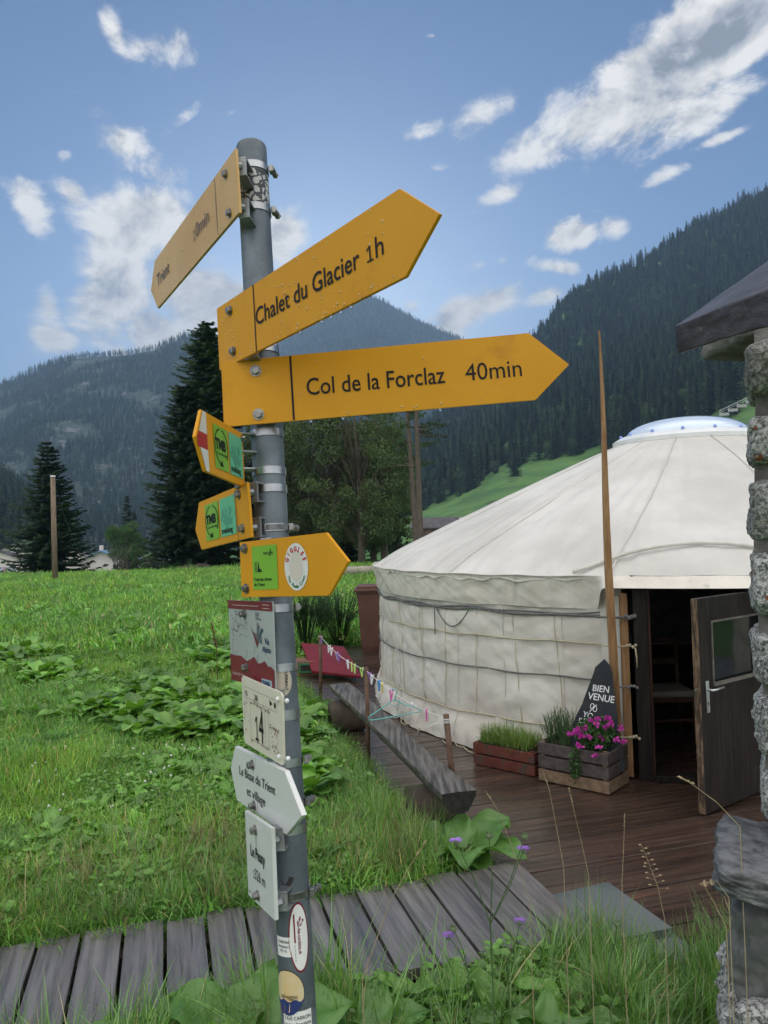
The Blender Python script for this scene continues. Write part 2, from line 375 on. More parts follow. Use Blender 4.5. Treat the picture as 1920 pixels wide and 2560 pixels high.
# ridge lines as read off the photograph, at the distances their trees suggest
RX = [900, 980, 1100, 1183, 1261, 1310, 1400, 1499, 1549, 1700, 1880, 2400, 3200, 4200]
RBY = [1345, 1312, 1262, 1218, 1179, 1165, 1146, 1126, 1116, 1080, 1010, 900, 760, 700]
RBZ = [420, 430, 440, 450, 460, 460, 460, 450, 440, 420, 380, 330, 300, 260]
TX = [900, 1100, 1200, 1290, 1340, 1388, 1415, 1482, 1610, 1693, 1765, 1920, 2300, 3000, 4200]
TY = [1180, 1060, 985, 905, 862, 818, 768, 722, 662, 615, 562, 490, 330, 120, -100]
TZ = [900, 980, 1040, 1080, 1100, 1110, 1120, 1130, 1150, 1160, 1160, 1150, 1100, 1000, 900]
def prof_right(px):
    by, bz = lerp(px, RX, RBY), lerp(px, RX, RBZ); ty, tz = lerp(px, TX, TY), lerp(px, TX, TZ)
    return [(140, 1400), (152, 1372), (150 + (bz - 150) * .5, 1372 - (1372 - by) * .45), (bz, by), (tz * .75, by + (ty - by) * .60), (tz, ty)]
LX = [-1800, -900, -300, 0, 60, 140, 200, 270, 330, 400, 440, 480, 560, 700, 900, 1100, 1300]
LY = [1050, 1020, 1000, 968, 944, 908, 892, 890, 884, 873, 855, 838, 850, 900, 960, 1050, 1150]
def prof_left(px):
    ly = lerp(px, LX, LY)
    return [(540, 1420), (560, 1398), (800, 1340), (1150, 1400 - (1400 - ly) * .45), (1600, 1400 - (1400 - ly) * .80), (2100, ly)]
CXs = [200, 480, 620, 700, 800, 880, 930, 960, 1000, 1080, 1160, 1240, 1330, 1500, 1800]
CYs = [1000, 900, 868, 850, 800, 755, 738, 741, 762, 808, 842, 880, 935, 1030, 1150]
def prof_mid(px):
    cy = lerp(px, CXs, CYs); return [(1450, 1390), (1500, 1340), (2200, 1330 - (1330 - cy) * .5), (3000, 1330 - (1330 - cy) * .85), (3500, cy)]
HX = [-1500, -400, -100, 0, 40, 90, 130, 200]; HY = [900, 1050, 1130, 1192, 1222, 1262, 1305, 1372]
def prof_hill(px): return [(320, 1410), (330, 1392), (480, 1392 - (1392 - lerp(px, HX, HY)) * .55), (700, lerp(px, HX, HY))]

mhill = mat('alpine_meadow', (.045, .12, .028), (.095, .20, .042), scale=.035, detail=10, stretch=(1, 1, 3), rough=.9, bump=.4, bscale=.25, bdist=1.2, c3=(.045, .075, .025), c3scale=.05, c3lo=.56, c3hi=.68)
mrock = mat('rocky_forest_floor', (.018, .034, .018), (.03, .048, .025), scale=.02, detail=9, rough=.95, bump=.9, bscale=.03, bdist=9, c3=(.15, .15, .165), c3scale=.035, c3lo=.52, c3hi=.66, stretch=(1, 1, .35))
mfloor = mat('forest_floor', (.010, .018, .010), (.02, .03, .015), scale=.05, detail=6, rough=.95)
sR, AR = mountain('right_mountain_slope', list(np.linspace(880, 2600, 110)), prof_right, 90, mhill, 3.0, 1)
sL, AL = mountain('left_mountain_slope', list(np.linspace(-900, 1300, 150)), prof_left, 110, mrock, 26.0, 5)
sM, AM = mountain('far_mountain_peak', list(np.linspace(200, 1800, 90)), prof_mid, 50, mfloor, 22.0, 9)
sH, AH = mountain('left_foothill', list(np.linspace(-900, 200, 50)), prof_hill, 36, mfloor, 5.0, 13)

# ================================================================== conifers
def conifer(h, r, whorls, br, segs, seed, droop=.25, start=.06, twig=.5, narrow=1.0, sparse=0.0, nt=2, tw=.055, top=.9, jit=.6):
    """tapered trunk is separate; returns foliage MB built of small needle sprays"""
    rd = random.Random(seed); mb = MB()
    for k in range(whorls):
        t = start + (1 - start) * (k / whorls) ** top; z0 = h * t; L = r * (1 - t) ** narrow * rd.uniform(.8, 1.12) + r * .03
        for b in range(br):
            if rd.random() < sparse: continue
            z0 = h * t + rd.uniform(-jit, jit) * h / whorls * (1 - t * .5); a = 2 * math.pi * (b + rd.random() * .9) / br + k * 1.3; Lb = L * rd.uniform(.6, 1.18); rise = rd.uniform(-.05, .22) * (t + .2)
            ca, sa = math.cos(a), math.sin(a); prev = None
            for s_ in range(segs + 1):
                q = s_ / segs; rr = Lb * q; zz = z0 + Lb * (rise * q - droop * math.sin(q * 2.0) * (1.15 - .45 * t) + .12 * q * q)
                p = (rr * ca, rr * sa, zz)
                if prev:
                    wd = twig * Lb * (1 - q * .72) * .5 + tw
                    for i_ in range(nt):
                        sg = 1 if (i_ % 2) else -1; f1 = rd.random(); base = [prev[c] + (p[c] - prev[c]) * f1 for c in range(3)]
                        an = a + sg * rd.uniform(.5, 1.25); wl = wd * rd.uniform(.6, 1.25); hg = wl * rd.uniform(.12, .5)
                        e = (base[0] + wl * math.cos(an), base[1] + wl * math.sin(an), base[2] - hg)
                        w2 = wl * .30
                        n_ = (-math.sin(an) * w2 * .6, math.cos(an) * w2 * .6)
                        mb.add([(base[0] - n_[0], base[1] - n_[1], base[2] + .02), (base[0] + n_[0], base[1] + n_[1], base[2] - w2 * .9), e], [(0, 1, 2)])
                prev = p
    return mb
def trunk_mb(h, r, base=Vector((0, 0, 0)), lean=(0, 0), n=8, seed=0, seg=7):
    rd = random.Random(seed); pts = []; rs = []
    for k in range(seg + 1):
        t = k / seg; pts.append(Vector(base) + Vector((lean[0] * t * h + rd.uniform(-.008, .008) * h * (t > 0), lean[1] * t * h, h * t))); rs.append(r * (1.25 if k == 0 else 1) * (1 - .85 * t))
    return MB().tube(pts, rs, n)
bark = mat('bark', (.085, .065, .05), (.14, .115, .095), scale=6, rough=.95, bump=.8, bscale=18, stretch=(3, 3, .6), bdist=.03)
mneedle = leafmat('needles_dark', (.012, .028, .012), (.022, .045, .018), scale=.6, rough=.7, trans=.12, inst=.35, island=.4, wet=.2)
mneedle2 = leafmat('needles_light', (.03, .065, .02), (.045, .085, .028), scale=.6, rough=.7, trans=.15, inst=.35, island=.4, wet=.2)
mfar = leafmat('forest_needles', (.012, .027, .012), (.021, .041, .016), scale=.05, rough=.8, trans=.0, inst=.5, island=.35, wet=.1)
mfarl = leafmat('forest_needles_light', (.03, .062, .022), (.045, .082, .028), scale=.05, rough=.8, trans=.0, inst=.35, island=.35, wet=.1)
mfarm = leafmat('forest_needles_mid', (.030, .058, .022), (.045, .078, .028), scale=.05, rough=.8, trans=.0, inst=.4, island=.35, wet=.1)
tmpl = []
for k, (hh, rr, m_) in enumerate([(20, 4.4, mfar), (23, 4.0, mfar), (16, 4.8, mfar), (18, 4.6, mfarm), (21, 4.8, mfarl)]):
    mb = conifer(hh, rr, 15, 7, 2, 40 + k, droop=.35, twig=1.0, nt=4, tw=.6, narrow=.75); mb.tube([(0, 0, -1), (0, 0, hh * .98)], [.35, .04], 5, False); tmpl.append(template('forest_conifer', mb, m_))
rb_ = random.Random(77); mbb = MB(); mbb.tube([(0, 0, -1), (0, 0, 7)], [.3, .1], 5, False)
for _ in range(420):
    while 1:
        v_ = Vector((rb_.uniform(-1, 1), rb_.uniform(-1, 1), rb_.uniform(-1, 1)))
        if .55 < v_.length < 1: break
    p_ = Vector((v_.x * 4.2, v_.y * 4.2, 7.2 + v_.z * 5.2)) + v_ * rb_.uniform(-.5, .6); a_ = v_.cross(Vector((rb_.gauss(0, 1), rb_.gauss(0, 1), 1))).normalized(); b_ = v_.normalized().cross(a_); s_ = rb_.uniform(.5, 1.1)
    mbb.add([p_ - a_ * s_, p_ - b_ * s_ * .7, p_ + a_ * s_, p_ + b_ * s_ * .7], [(0, 1, 2, 3)])
tmpl.insert(3, template('forest_broadleaf', mbb, mfarm))
farT = []
for k in range(2):
    mb = conifer(16, 4.6, 7, 6, 1, 60 + k, droop=.3, twig=1.5, nt=3, tw=1.3, narrow=.7); mb.tube([(0, 0, -1), (0, 0, 17.6)], [.7, .1], 4, False); farT.append(template('distant_conifer', mb, mfar if k == 0 else mfarl))
def forest(name, sampler, k, keep, tm, smin, smax, label, light=.12, light_fn=None):
    p = sampler(k); p = p[np.array([keep(q) for q in p])]; n = len(p)
    rot = np.zeros((n, 3)); rot[:, 2] = rng.random(n) * 6.28; sc = smin + (smax - smin) * rng.random(n) ** 1.3
    idx = rng.integers(0, len(tm) - 1, n); idx[rng.random(n) < light] = len(tm) - 1
    ww = sc * rng.uniform(.75, 1.3, n); return scatter(name, tm, p, rot, np.stack([ww, ww, sc], 1), idx, label=label), p
def forest_edge_right(q):
    px, py, z = proj(q)
    by, bz = lerp(px, RX, RBY), lerp(px, RX, RBZ)
    return z > bz + 6 * mn.noise(Vector((px * .02, 0, 0))) * 4 and (mn.noise(Vector((q[0] * .012, q[1] * .012, 0))) > -.42)
def keep_left(q):
    n_ = fbm(q[0] * .006, q[1] * .006 + q[2] * .004, 4, 3); return n_ > -.18 or q[2] < 40
fo, fr_pts = forest('forest_on_right_slope', sR, 1 / 28, forest_edge_right, tmpl, .42, 1.15, 'dark dense conifer forest covering the steep right mountain', .2)
forest('forest_on_left_mountain', sL, 1 / 55, keep_left, farT, .55, 1.1, 'sparse conifers over the bluish rocky left mountain', .25)
forest('forest_on_far_peak', sM, 1 / 130, lambda q: True, farT, .9, 1.5, 'light green forest on the pointed far peak', .75)
forest('forest_on_left_foothill', sH, 1 / 40, lambda q: True, tmpl, .6, 1.0, 'conifer wood on the low hill at the far left', .5)
# ridge trees that stand out against the sky
rp = []
for i in range(0, AR.shape[0] - 1):
    for _ in range(6):
        f = random.random(); q = AR[i, -5] * (1 - f) + AR[i + 1, -5] * f; 
        if random.random() < .75: rp.append((q[0] + random.uniform(-4, 4), q[1] + random.uniform(-10, 4), q[2] - .8))
rp = np.array(rp); n = len(rp); rt = np.zeros((n, 3)); rt[:, 2] = rng.random(n) * 6.28
sc_ = rng.uniform(.45, 1.15, n); s3 = np.stack([sc_ * .8, sc_ * .8, sc_], 1)
scatter('forest_along_right_ridge', tmpl, rp, rt, s3, rng.integers(0, 3, n), label='row of conifers along the right ridge against the sky')
rp = []
for i in range(0, AL.shape[0] - 1):
    for _ in range(14):
        f = random.random(); q = AL[i, -4] * (1 - f) + AL[i + 1, -4] * f; rp.append((q[0] + random.uniform(-6, 6), q[1] + random.uniform(-30, 10), q[2] - 1))
rp = np.array(rp); n = len(rp); rt = np.zeros((n, 3)); rt[:, 2] = rng.random(n) * 6.28
scatter('forest_along_left_ridge', farT, rp, rt, rng.uniform(.5, 1.0, n), rng.integers(0, 2, n), label='trees lining the top of the left mountain')
# ================================================================== deck, boardwalk, slabs
mdeck = mat('wet_deck_wood', (.030, .018, .0135), (.080, .048, .036), scale=3.0, detail=8, rough=.17, rough2=.46, bump=.35, bscale=14, stretch=(.5, 9, 9), island=.35, bdist=.006, coat=.35,
            c3=(.15, .075, .045), c3scale=1.4, c3lo=.60, c3hi=.78, lo=.3, hi=.72)
mwalk = mat('weathered_walk_wood', (.065, .058, .057), (.18, .165, .16), scale=3.0, detail=8, rough=.27, rough2=.55, bump=.4, bscale=16, stretch=(9, .55, 9), island=.22, bdist=.006, coat=.25,
            c3=(.055, .045, .045), c3scale=1.5, c3lo=.58, c3hi=.7, lo=.3, hi=.7)
mdark = mat('dark_timber', (.02, .014, .011), (.05, .035, .028), scale=5, rough=.7, bump=.4, bscale=20)
rd = random.Random(3)
def uv2w(u, v, z=0.0): p = Vector((0.716, 4.455, 0)) + dx_ * u - dy_ * v; return Vector((p.x, p.y, z))
db = MB(); PW = .192; gap = .009
du_ = [((Vector((x, y, 0)) - Vector((0.716, 4.455, 0))).dot(dx_), -(Vector((x, y, 0)) - Vector((0.716, 4.455, 0))).dot(dy_)) for x, y in DECK]
v0 = min(v for u, v in du_); v1 = max(v for u, v in du_); k = 0; v = v0
while v < v1:
    vm_ = v + PW / 2; xs_ = []
    for i in range(len(du_)):
        (ua, va), (ub, vb) = du_[i], du_[(i + 1) % len(du_)]
        if (va > vm_) != (vb > vm_): xs_.append(ua + (ub - ua) * (vm_ - va) / (vb - va))
    xs_.sort()
    if len(xs_) >= 2:
        a, b = xs_[0] + rd.uniform(-.04, .04), xs_[-1]; cuts = [a]; q = a + rd.uniform(1.5, 4)
        while q < b - .8: cuts.append(q); q += rd.uniform(2.6, 4.2)
        cuts.append(b)
        for c0, c1 in zip(cuts, cuts[1:]):
            dz = rd.uniform(-.003, .003); db.box(((c0 + c1) / 2, -vm_, -.02 + dz), (c1 - c0 - .004, PW - gap, .04), bev=.004)
    v += PW
for u in np.arange(min(q[0] for q in du_), max(q[0] for q in du_), 1.1):
    pass
dk = db.build('deck', mdeck); dk.rotation_euler.z = DA; dk.location = Vector((0.716, 4.455, 0)); struct(dk)
wk = MB(); u = 0.0
while u > -13:
    j = rd.uniform(-.015, .03); wl = WALKN + rd.uniform(-.02, .02)
    wk.box((u - PW / 2, -(wl / 2) + j, .095 + rd.uniform(-.003, .003)), (PW - rd.uniform(.008, .014), wl, .05), bev=.004); u -= PW * 1.02
wk2 = MB()
for vv in (.15, WALKN - .15): wk2.box((-6.5, -vv, .02), (13, .09, .10))
o = wk.build('boardwalk', mwalk); o.rotation_euler.z = DA; o.location = (0.716, 4.455, 0); struct(o)
o2 = wk2.build('boardwalk_bearers', mdark); o2.rotation_euler.z = DA; o2.location = (0.716, 4.455, 0); struct(o2)
mslab = mat('grey_roof_felt_slab', (.085, .10, .10), (.13, .145, .145), scale=3, rough=.45, rough2=.7, bump=.25, bscale=60, bdist=.003)
def slab_px(pts, h, th):
    q = [G(x, y, h) for x, y in pts]; n = len(q); o = MB().add(q + [v - Vector((0, 0, th)) for v in q], [tuple(range(n)), tuple(reversed(range(n, 2 * n)))] + [(i, i + n, (i + 1) % n + n, (i + 1) % n) for i in range(n)]).build('step_slab', mslab); return recenter(o, q[0] - Vector((0, 0, th)))
o = slab_px([(1367, 2239), (1521, 2205), (1681, 2319), (1500, 2358)], .075, .045)
tag(o, 'raised grey slab stepping down from the end of the boardwalk to the deck', 'step slab')
o = slab_px([(1540, 2362), (1682, 2332), (1800, 2420), (1640, 2470)], .035, .03)
tag(o, 'lower grey slab lying half under grass in front of the raised slab', 'step slab')

# ================================================================== yurt
yurt = thing('yurt', 'large off-white canvas yurt with clear domed skylight standing on the wooden deck', 'yurt', (CX, CY, 0))
mcanvas = mat('weathered_canvas', (.56, .525, .46), (.69, .66, .60), scale=1.3, detail=8, rough=.82, bump=.5, bscale=5, bdist=.02, c3=(.56, .52, .44), c3scale=1.1, c3lo=.56, c3hi=.74, lo=.3, hi=.7, spec=.3)
mroof = mat('roof_canvas', (.52, .50, .465), (.66, .64, .605), scale=.9, detail=8, rough=.75, bump=.25, bscale=3, bdist=.02, c3=(.50, .48, .44), c3scale=1.7, c3lo=.6, c3hi=.8, lo=.3, hi=.7, spec=.35)
def cyl(phi, r, z): return Vector((CX + r * math.cos(phi), CY + r * math.sin(phi), z))
DMID = math.atan2(-3.65, -1.37); DHALF = math.radians(9.0)
ropes = [1.27, 1.00, .70, .27]
def wall_r(phi, z):
    r = YR
    nb = [0.02] + sorted(ropes) + [1.6]
    for a, b in zip(nb, nb[1:]):
        if a <= z <= b: t = (z - a) / (b - a); r += .017 * math.sin(math.pi * t) ** .7; break
    s = phi * YR
    w_ = mn.noise(Vector((s * 1.6 + z * 2.2, z * 1.1, 0))) * .022 + mn.noise(Vector((s * 4.2 - z * 3.5, z * 2.0, 5))) * .013 - abs(mn.noise(Vector((s * 6 + z * 9, z * 4, 9)))) * .016 - abs(mn.noise(Vector((s * 3 - z * 8, z * 3, 19)))) * .013
    w_ += mn.noise(Vector((s * 9 + z * 1.5, z * .7, 2))) * .010
    if z < .3: r += (.3 - z) * .35 * (1 + .5 * mn.noise(Vector((s * 1.2, 0, 4)))); w_ *= 1.6
    return r + w_
wb = MB(); nz = 64; phis = np.linspace(DMID + DHALF, DMID + 2 * math.pi - DHALF, 900); zs = np.linspace(0.01, 1.6, nz)
for p in phis:
    for z in zs: wb.v.append(tuple(cyl(p, wall_r(p, z), z)))
wb.f = [(i * nz + j, (i + 1) * nz + j, (i + 1) * nz + j + 1, i * nz + j + 1) for i in range(len(phis) - 1) for j in range(nz - 1)]; wb.mi = [0] * len(wb.f)
wb.build('wall_cover', mcanvas, yurt, True)
rb = MB(); nr = 60; ph2 = np.linspace(0, 2 * math.pi, 721)
for p in ph2:
    for j in range(nr):
        t = j / (nr - 1); r = .80 + (4.03 - .80) * t; z = 3.05 - (3.05 - 1.645) * (t ** 1.06)
        z += .010 * abs(math.sin(p * 27)) ** .6 * math.sin(math.pi * min(1, t * 1.02)) ** .5 + .022 * mn.noise(Vector((p * 9, t * 1.4, 0))) * (t ** .7) - .036 * abs(mn.noise(Vector((p * 17 + t * 2, t * 1.6, 7)))) * t - .024 * abs(mn.noise(Vector((p * 30 - t * 3, t * 2.4, 17)))) * t
        z -= .045 * sstep(.86, 1, t) ** 1.5
        rb.v.append(tuple(cyl(p, r, z)))
rb.f = [(i * nr + j, i * nr + j + 1, (i + 1) * nr + j + 1, (i + 1) * nr + j) for i in range(len(ph2) - 1) for j in range(nr - 1)]; rb.mi = [0] * len(rb.f)
rc = rb.build('roof_cover', mroof, yurt, True)
vb = MB(); nv = 16; ph3 = np.linspace(0, 2 * math.pi, 1201)
def dphi(p): q = (p - DMID + math.pi) % (2 * math.pi) - math.pi; return q
for p in ph3:
    q = abs(dphi(p)); s = p * 4; bot = 1.34 + .012 * mn.noise(Vector((s * 2, 0, 0))); 
    k_ = 1 - sstep(math.radians(10), math.radians(12), q); bot = bot + (1.535 - bot) * k_ + (.03 * math.cos(q * 40) if False else 0)
    for j in range(nv):
        t = j / (nv - 1); z = 1.62 + (bot - 1.62) * t
        r = 4.03 + .014 * mn.noise(Vector((s * 3.2 + z * 4, z * 4, 1))) + .018 * mn.noise(Vector((s * 1.3, z * 2, 3))) - .018 * abs(mn.noise(Vector((s * 4 - z * 9, z * 5, 11)))) - .045 * t * (1 - k_) + k_ * (.13 * t + .05)
        r += .010 * abs(mn.noise(Vector((s * 8 + z * 14, z * 3, 8))))
        vb.v.append(tuple(cyl(p, r, z)))
vb.f = [(i * nv + j, (i + 1) * nv + j, (i + 1) * nv + j + 1, i * nv + j + 1) for i in range(len(ph3) - 1) for j in range(nv - 1)]; vb.mi = [0] * len(vb.f)
mval = mat('stained_valance_canvas', (.62, .575, .50), (.72, .68, .61), scale=1.6, detail=8, rough=.82, bump=.4, bscale=5, bdist=.015, stretch=(2.6, 2.6, .35), c3=(.36, .34, .29), c3scale=1.5, c3lo=.60, c3hi=.72, lo=.3, hi=.7, spec=.3)
vb.build('roof_valance', mval, yurt, True)
# seams: eave piping, seams running to the crown, the arched strip above the door
mseam = mat('canvas_seam', (.56, .54, .49), (.66, .64, .59), scale=8, rough=.8)
def roof_z(r): t = (r - .80) / 3.23; return 3.05 - 1.405 * (t ** 1.06) - .045 * sstep(.86, 1, t) ** 1.5
for p in np.arange(math.radians(-172), math.radians(20), math.radians(24)):
    p = p + math.radians(4.2); pts = [cyl(p + .02 * math.sin(r), r, roof_z(r) + .014 + .022 * mn.noise(Vector((p * 9, (r - .8) / 3.23 * 1.4, 0)))) for r in np.linspace(.86, 4.0, 24)]
    MB().tube(pts, .0055, 5).build('roof_seam', mseam, yurt, True)
MB().tube([cyl(p, 4.035, 1.617 + .004 * math.sin(p * 40)) for p in np.linspace(0, 2 * math.pi, 361)], .007, 5, False).build('eave_seam', mseam, yurt, True)
arc = []
for q in np.linspace(-1, 1, 25):
    p = DMID + q * math.radians(14.5); r = 4.0 - .38 * (1 - q * q); arc.append(cyl(p, r, roof_z(r) + .03))
MB().tube(arc, .016, 8).build('door_arch_piping', mseam, yurt, True)
# vertical seams on the wall and valance
sm = MB()
mstain = mat('damp_stain', (.22, .21, .18), (.35, .33, .28), scale=9, rough=.9)
for p in np.arange(math.radians(-178), DMID - .22, math.radians(8.5)):
    pts = [cyl(p, wall_r(p, z) + .006, z) for z in np.linspace(.08, 1.33, 26)]; MB().tube(pts, .0035, 4).build('wall_seam', mseam, yurt, True)
# ropes
mrope = mat('grey_rope', (.10, .10, .10), (.20, .20, .19), scale=60, rough=.9, bump=.5, bscale=200, bdist=.002)
mcord = mat('beige_cord', (.42, .37, .24), (.55, .49, .34), scale=60, rough=.9)
lim = DMID - DHALF - .01
for i, (h, rr, m_) in enumerate([(1.27, .012, mrope), (1.00, .006, mcord), (.70, .007, mrope), (.27, .007, mcord)]):
    for rep in ([0, 1] if i == 0 else [0]):
        pts = []
        for p in np.linspace(math.radians(-200), lim, 150):
            t = (p - math.radians(-200)) / (lim - math.radians(-200)); z = h + (.06 * t if i in (1, 2, 3) else .03 * t) + .006 * math.sin(p * 33 + rep * 2) + rep * .018 + (.0 if i else -.02 * abs(math.sin(p * 9)))
            pts.append(cyl(p, max(wall_r(p, min(z + e_, 1.6)) for e_ in (-.02, 0, .02)) + rr + .004, z))
        MB().tube(pts, rr * (.7 if rep else 1), 6).build('girth_rope', m_, yurt, True)
# thin tie lines hanging down the wall, loop of cable
for p in [-172, -166, -160, -153, -146.5, -140, -134, -128]:
    p = math.radians(p); lean = random.uniform(-.015, .03); pts = [cyl(p + lean * (1.27 - z), wall_r(p, z) + .008, z) for z in np.linspace(1.27, .3, 20)]
    MB().tube(pts, .0035, 4).build('tie_line', mcord, yurt, True)
lp = []
for t in np.linspace(0, 1, 16): p = math.radians(-148.5 + 7.0 * t); z = 1.27 - .17 * math.sin(math.pi * t) ** .8; lp.append(cyl(p, wall_r(p, z) + .012, z))
MB().tube(lp, .005, 5).build('cable_loop', mrope, yurt, True)
MB().tube([cyl(math.radians(-148.5), wall_r(0, .9) + .03, z) for z in np.linspace(1.27, 1.0, 5)], .006, 5).build('rope_end', mrope, yurt, True)
# crown: white rim, dome, lugs
mwhite = mat('white_fibreglass', (.72, .73, .73), (.80, .80, .80), scale=3, rough=.3)
ring = MB(); prof_ = [(.84, 2.99), (.90, 3.02), (.905, 3.07), (.86, 3.10), (.80, 3.13), (.74, 3.14), (.74, 3.05), (.80, 2.99)]; N = 96
for i in range(N):
    p = 2 * math.pi * i / N
    for r, z in prof_: ring.v.append(tuple(cyl(p, r, z)))
np_ = len(prof_); ring.f = [(i * np_ + j, ((i + 1) % N) * np_ + j, ((i + 1) % N) * np_ + (j + 1) % np_, i * np_ + (j + 1) % np_) for i in range(N) for j in range(np_)]; ring.mi = [0] * len(ring.f)
auto_smooth(ring.build('crown_ring', mwhite, yurt), 50)
dome = MB(); M_ = 20
for j in range(M_ + 1):
    t = j / M_ * math.pi / 2; r = .74 * math.cos(t) ** .9 if j < M_ else 0; z = 3.12 + .235 * math.sin(t)
    for i in range(N): dome.v.append(tuple(cyl(2 * math.pi * i / N, r, z)))
dome.f = [(j * N + i, j * N + (i + 1) % N, (j + 1) * N + (i + 1) % N, (j + 1) * N + i) for j in range(M_) for i in range(N)]; dome.mi = [0] * len(dome.f)
mdome = mat('milky_skylight', (.60, .70, .85), (.66, .75, .88), scale=2, rough=.06, spec=.9, coat=1.0); dome.build('skylight_dome', mdome, yurt, True)
mlug = mat('blue_lug', (.25, .35, .75), (.3, .4, .8), rough=.4)
for i in range(14):
    p = 2 * math.pi * i / 14 + .25; MB().sphere(cyl(p, .80, 3.145), .022, 8, 6).build('skylight_lug', mlug, yurt, True)
mwood = mat('oiled_larch', (.25, .13, .055), (.40, .23, .11), scale=3, detail=8, rough=.55, stretch=(9, 9, .7), bump=.3, bscale=12, bdist=.004, c3=(.10, .06, .035), c3scale=1.3, c3lo=.63, c3hi=.72)
mdoor = mat('dark_stained_wood', (.009, .007, .006), (.024, .018, .015), scale=4, detail=8, rough=.55, spec=.3, stretch=(10, 10, .6), bump=.5, bscale=14, bdist=.004, c3=(.08, .055, .04), c3scale=2.4, c3lo=.64, c3hi=.72)
mredw = mat('reddish_frame_wood', (.055, .022, .015), (.11, .05, .03), scale=4, rough=.5, stretch=(10, 10, .6))
# door frame: jambs at JL and JR
JL, JR = Vector((2.03, 6.20, 0)), Vector((2.98, 5.93, 0)); jd = (JR - JL).normalized(); jn = Vector((jd.y, -jd.x, 0)).normalized()   # jn points outward (towards the viewer)
def frame_M(): return Matrix((jd, -jn, Vector((0, 0, 1)))).transposed()
FM = frame_M()
MB().box(JL - jd * .0 + Vector((0, 0, .76)), (.11, .16, 1.52), FM, bev=.006).build('door_jamb', mdoor, yurt)
MB().box(JR + jd * .09 + Vector((0, 0, .76)), (.11, .16, 1.52), FM, bev=.006).build('door_jamb', mdoor, yurt)
MB().box((JL + JR) / 2 + jd * .04 + Vector((0, 0, 1.575)), (1.2, .16, .09), FM, bev=.006).build('door_lintel', mredw, yurt)
MB().box(JL + jd * .066 + Vector((0, 0, .76)) - jn * .03, (.02, .08, 1.5), FM).build('door_stop', mredw, yurt)
MB().box((JL + JR) / 2 + jd * .03 + Vector((0, 0, .025)), (.90, .16, .05), FM, bev=.005).build('threshold', mdoor, yurt)
# lighter trim post beside the jamb, flap of canvas between
MB().box(JL - jd * .125 + Vector((0, 0, .75)) + jn * .02, (.062, .07, 1.46), FM, bev=.006).build('side_post', mwood, yurt)
fl = MB(); 
for i, a in enumerate(np.linspace(0, 1, 10)):
    for z in np.linspace(.12, 1.46, 30): b = JL - jd * (.16 + .15 * a) + jn * (.03 - .12 * a + .015 * math.sin(a * 9 + z * 2)); fl.v.append((b.x, b.y, z))
fl.f = [(i * 30 + j, (i + 1) * 30 + j, (i + 1) * 30 + j + 1, i * 30 + j + 1) for i in range(9) for j in range(29)]; fl.mi = [0] * len(fl.f); fl.build('canvas_flap', mcanvas, yurt, True)
# rope ends knotted to the jamb
for h, rr, m_ in ((1.29, .010, mrope), (1.06, .006, mcord), (.74, .007, mrope), (.34, .007, mcord)):
    a = JL - jd * .34 + jn * .02; b = JL - jd * .05 + jn * .10; pts = [Vector((a.x, a.y, h)), Vector(((a.x + b.x) / 2, (a.y + b.y) / 2, h + .004)) + jn * .04, Vector((b.x, b.y, h + .01))]
    mb = MB().tube(pts, rr, 6); 
    for q in range(4): mb.sphere(Vector((b.x, b.y, h + .01)) - jd * (.06 - q * .022) + Vector((0, 0, random.uniform(-.012, .012))), rr * 1.9, 8, 6, M=None)
    if m_ is mcord and h > 1: mb.tube([Vector((b.x, b.y, h)) + jn * .01, Vector((b.x + .01, b.y, h - .08)) + jn * .015, Vector((b.x + .012, b.y, h - .16)) + jn * .01], rr, 5)
    mb.build('knotted_rope', m_, yurt, True)
# door leaf, open towards the viewer
HG = Vector((2.93, 5.93, 0)); FE = Vector((2.135, 5.36, 0)); ld = (FE - HG).normalized(); ln = Vector((-ld.y, ld.x, 0)); 
if ln.y > 0: ln = -ln
LM = Matrix((ld, ln, Vector((0, 0, 1)))).transposed(); LW = (FE - HG).length
def leaf(u, n_, z): return HG + ld * u + ln * n_ + Vector((0, 0, z))
dl = MB(); H0, H1 = .025, 1.505; w0, w1, y0, y1 = .13, LW - .16, .90, 1.33
for (a, b, c, d_) in ((0, LW, H0, y0), (0, LW, y1, H1), (0, w0, y0, y1), (w1, LW, y0, y1)):
    dl.box(leaf((a + b) / 2, 0, (c + d_) / 2), (b - a, .045, d_ - c), LM)
dleaf = dl.build('door', mdoor, yurt, label='dark wooden door standing open with a glass window')
mglass = mat('window_glass', (.006, .009, .009), (.010, .013, .012), scale=3, rough=.06, spec=.5)
MB().box(leaf((w0 + w1) / 2, -.006, (y0 + y1) / 2), (w1 - w0, .006, y1 - y0), LM).build('door_window', mglass, dleaf)
bd = MB(); mbead = mat('aged_bead', (.10, .09, .08), (.16, .15, .13), scale=20, rough=.5)
bd.box(leaf((w0 + w1) / 2, .028, y0 - .005), (w1 - w0 + .02, .022, .022), LM); bd.box(leaf((w0 + w1) / 2, .026, y1 + .004), (w1 - w0 + .02, .012, .012), LM)
bd.box(leaf(w0 - .004, .026, (y0 + y1) / 2), (.012, .012, y1 - y0), LM); bd.box(leaf(w1 + .004, .026, (y0 + y1) / 2), (.012, .012, y1 - y0), LM); bd.build('glazing_bead', mbead, dleaf)
medge = mat('worn_door_edge', (.045, .03, .02), (.20, .13, .075), scale=9, detail=8, rough=.7, stretch=(4, 4, 1), lo=.42, hi=.6)
MB().box(leaf(LW + .004, 0, (H0 + H1) / 2), (.008, .047, H1 - H0), LM).build('door_edge', medge, dleaf)
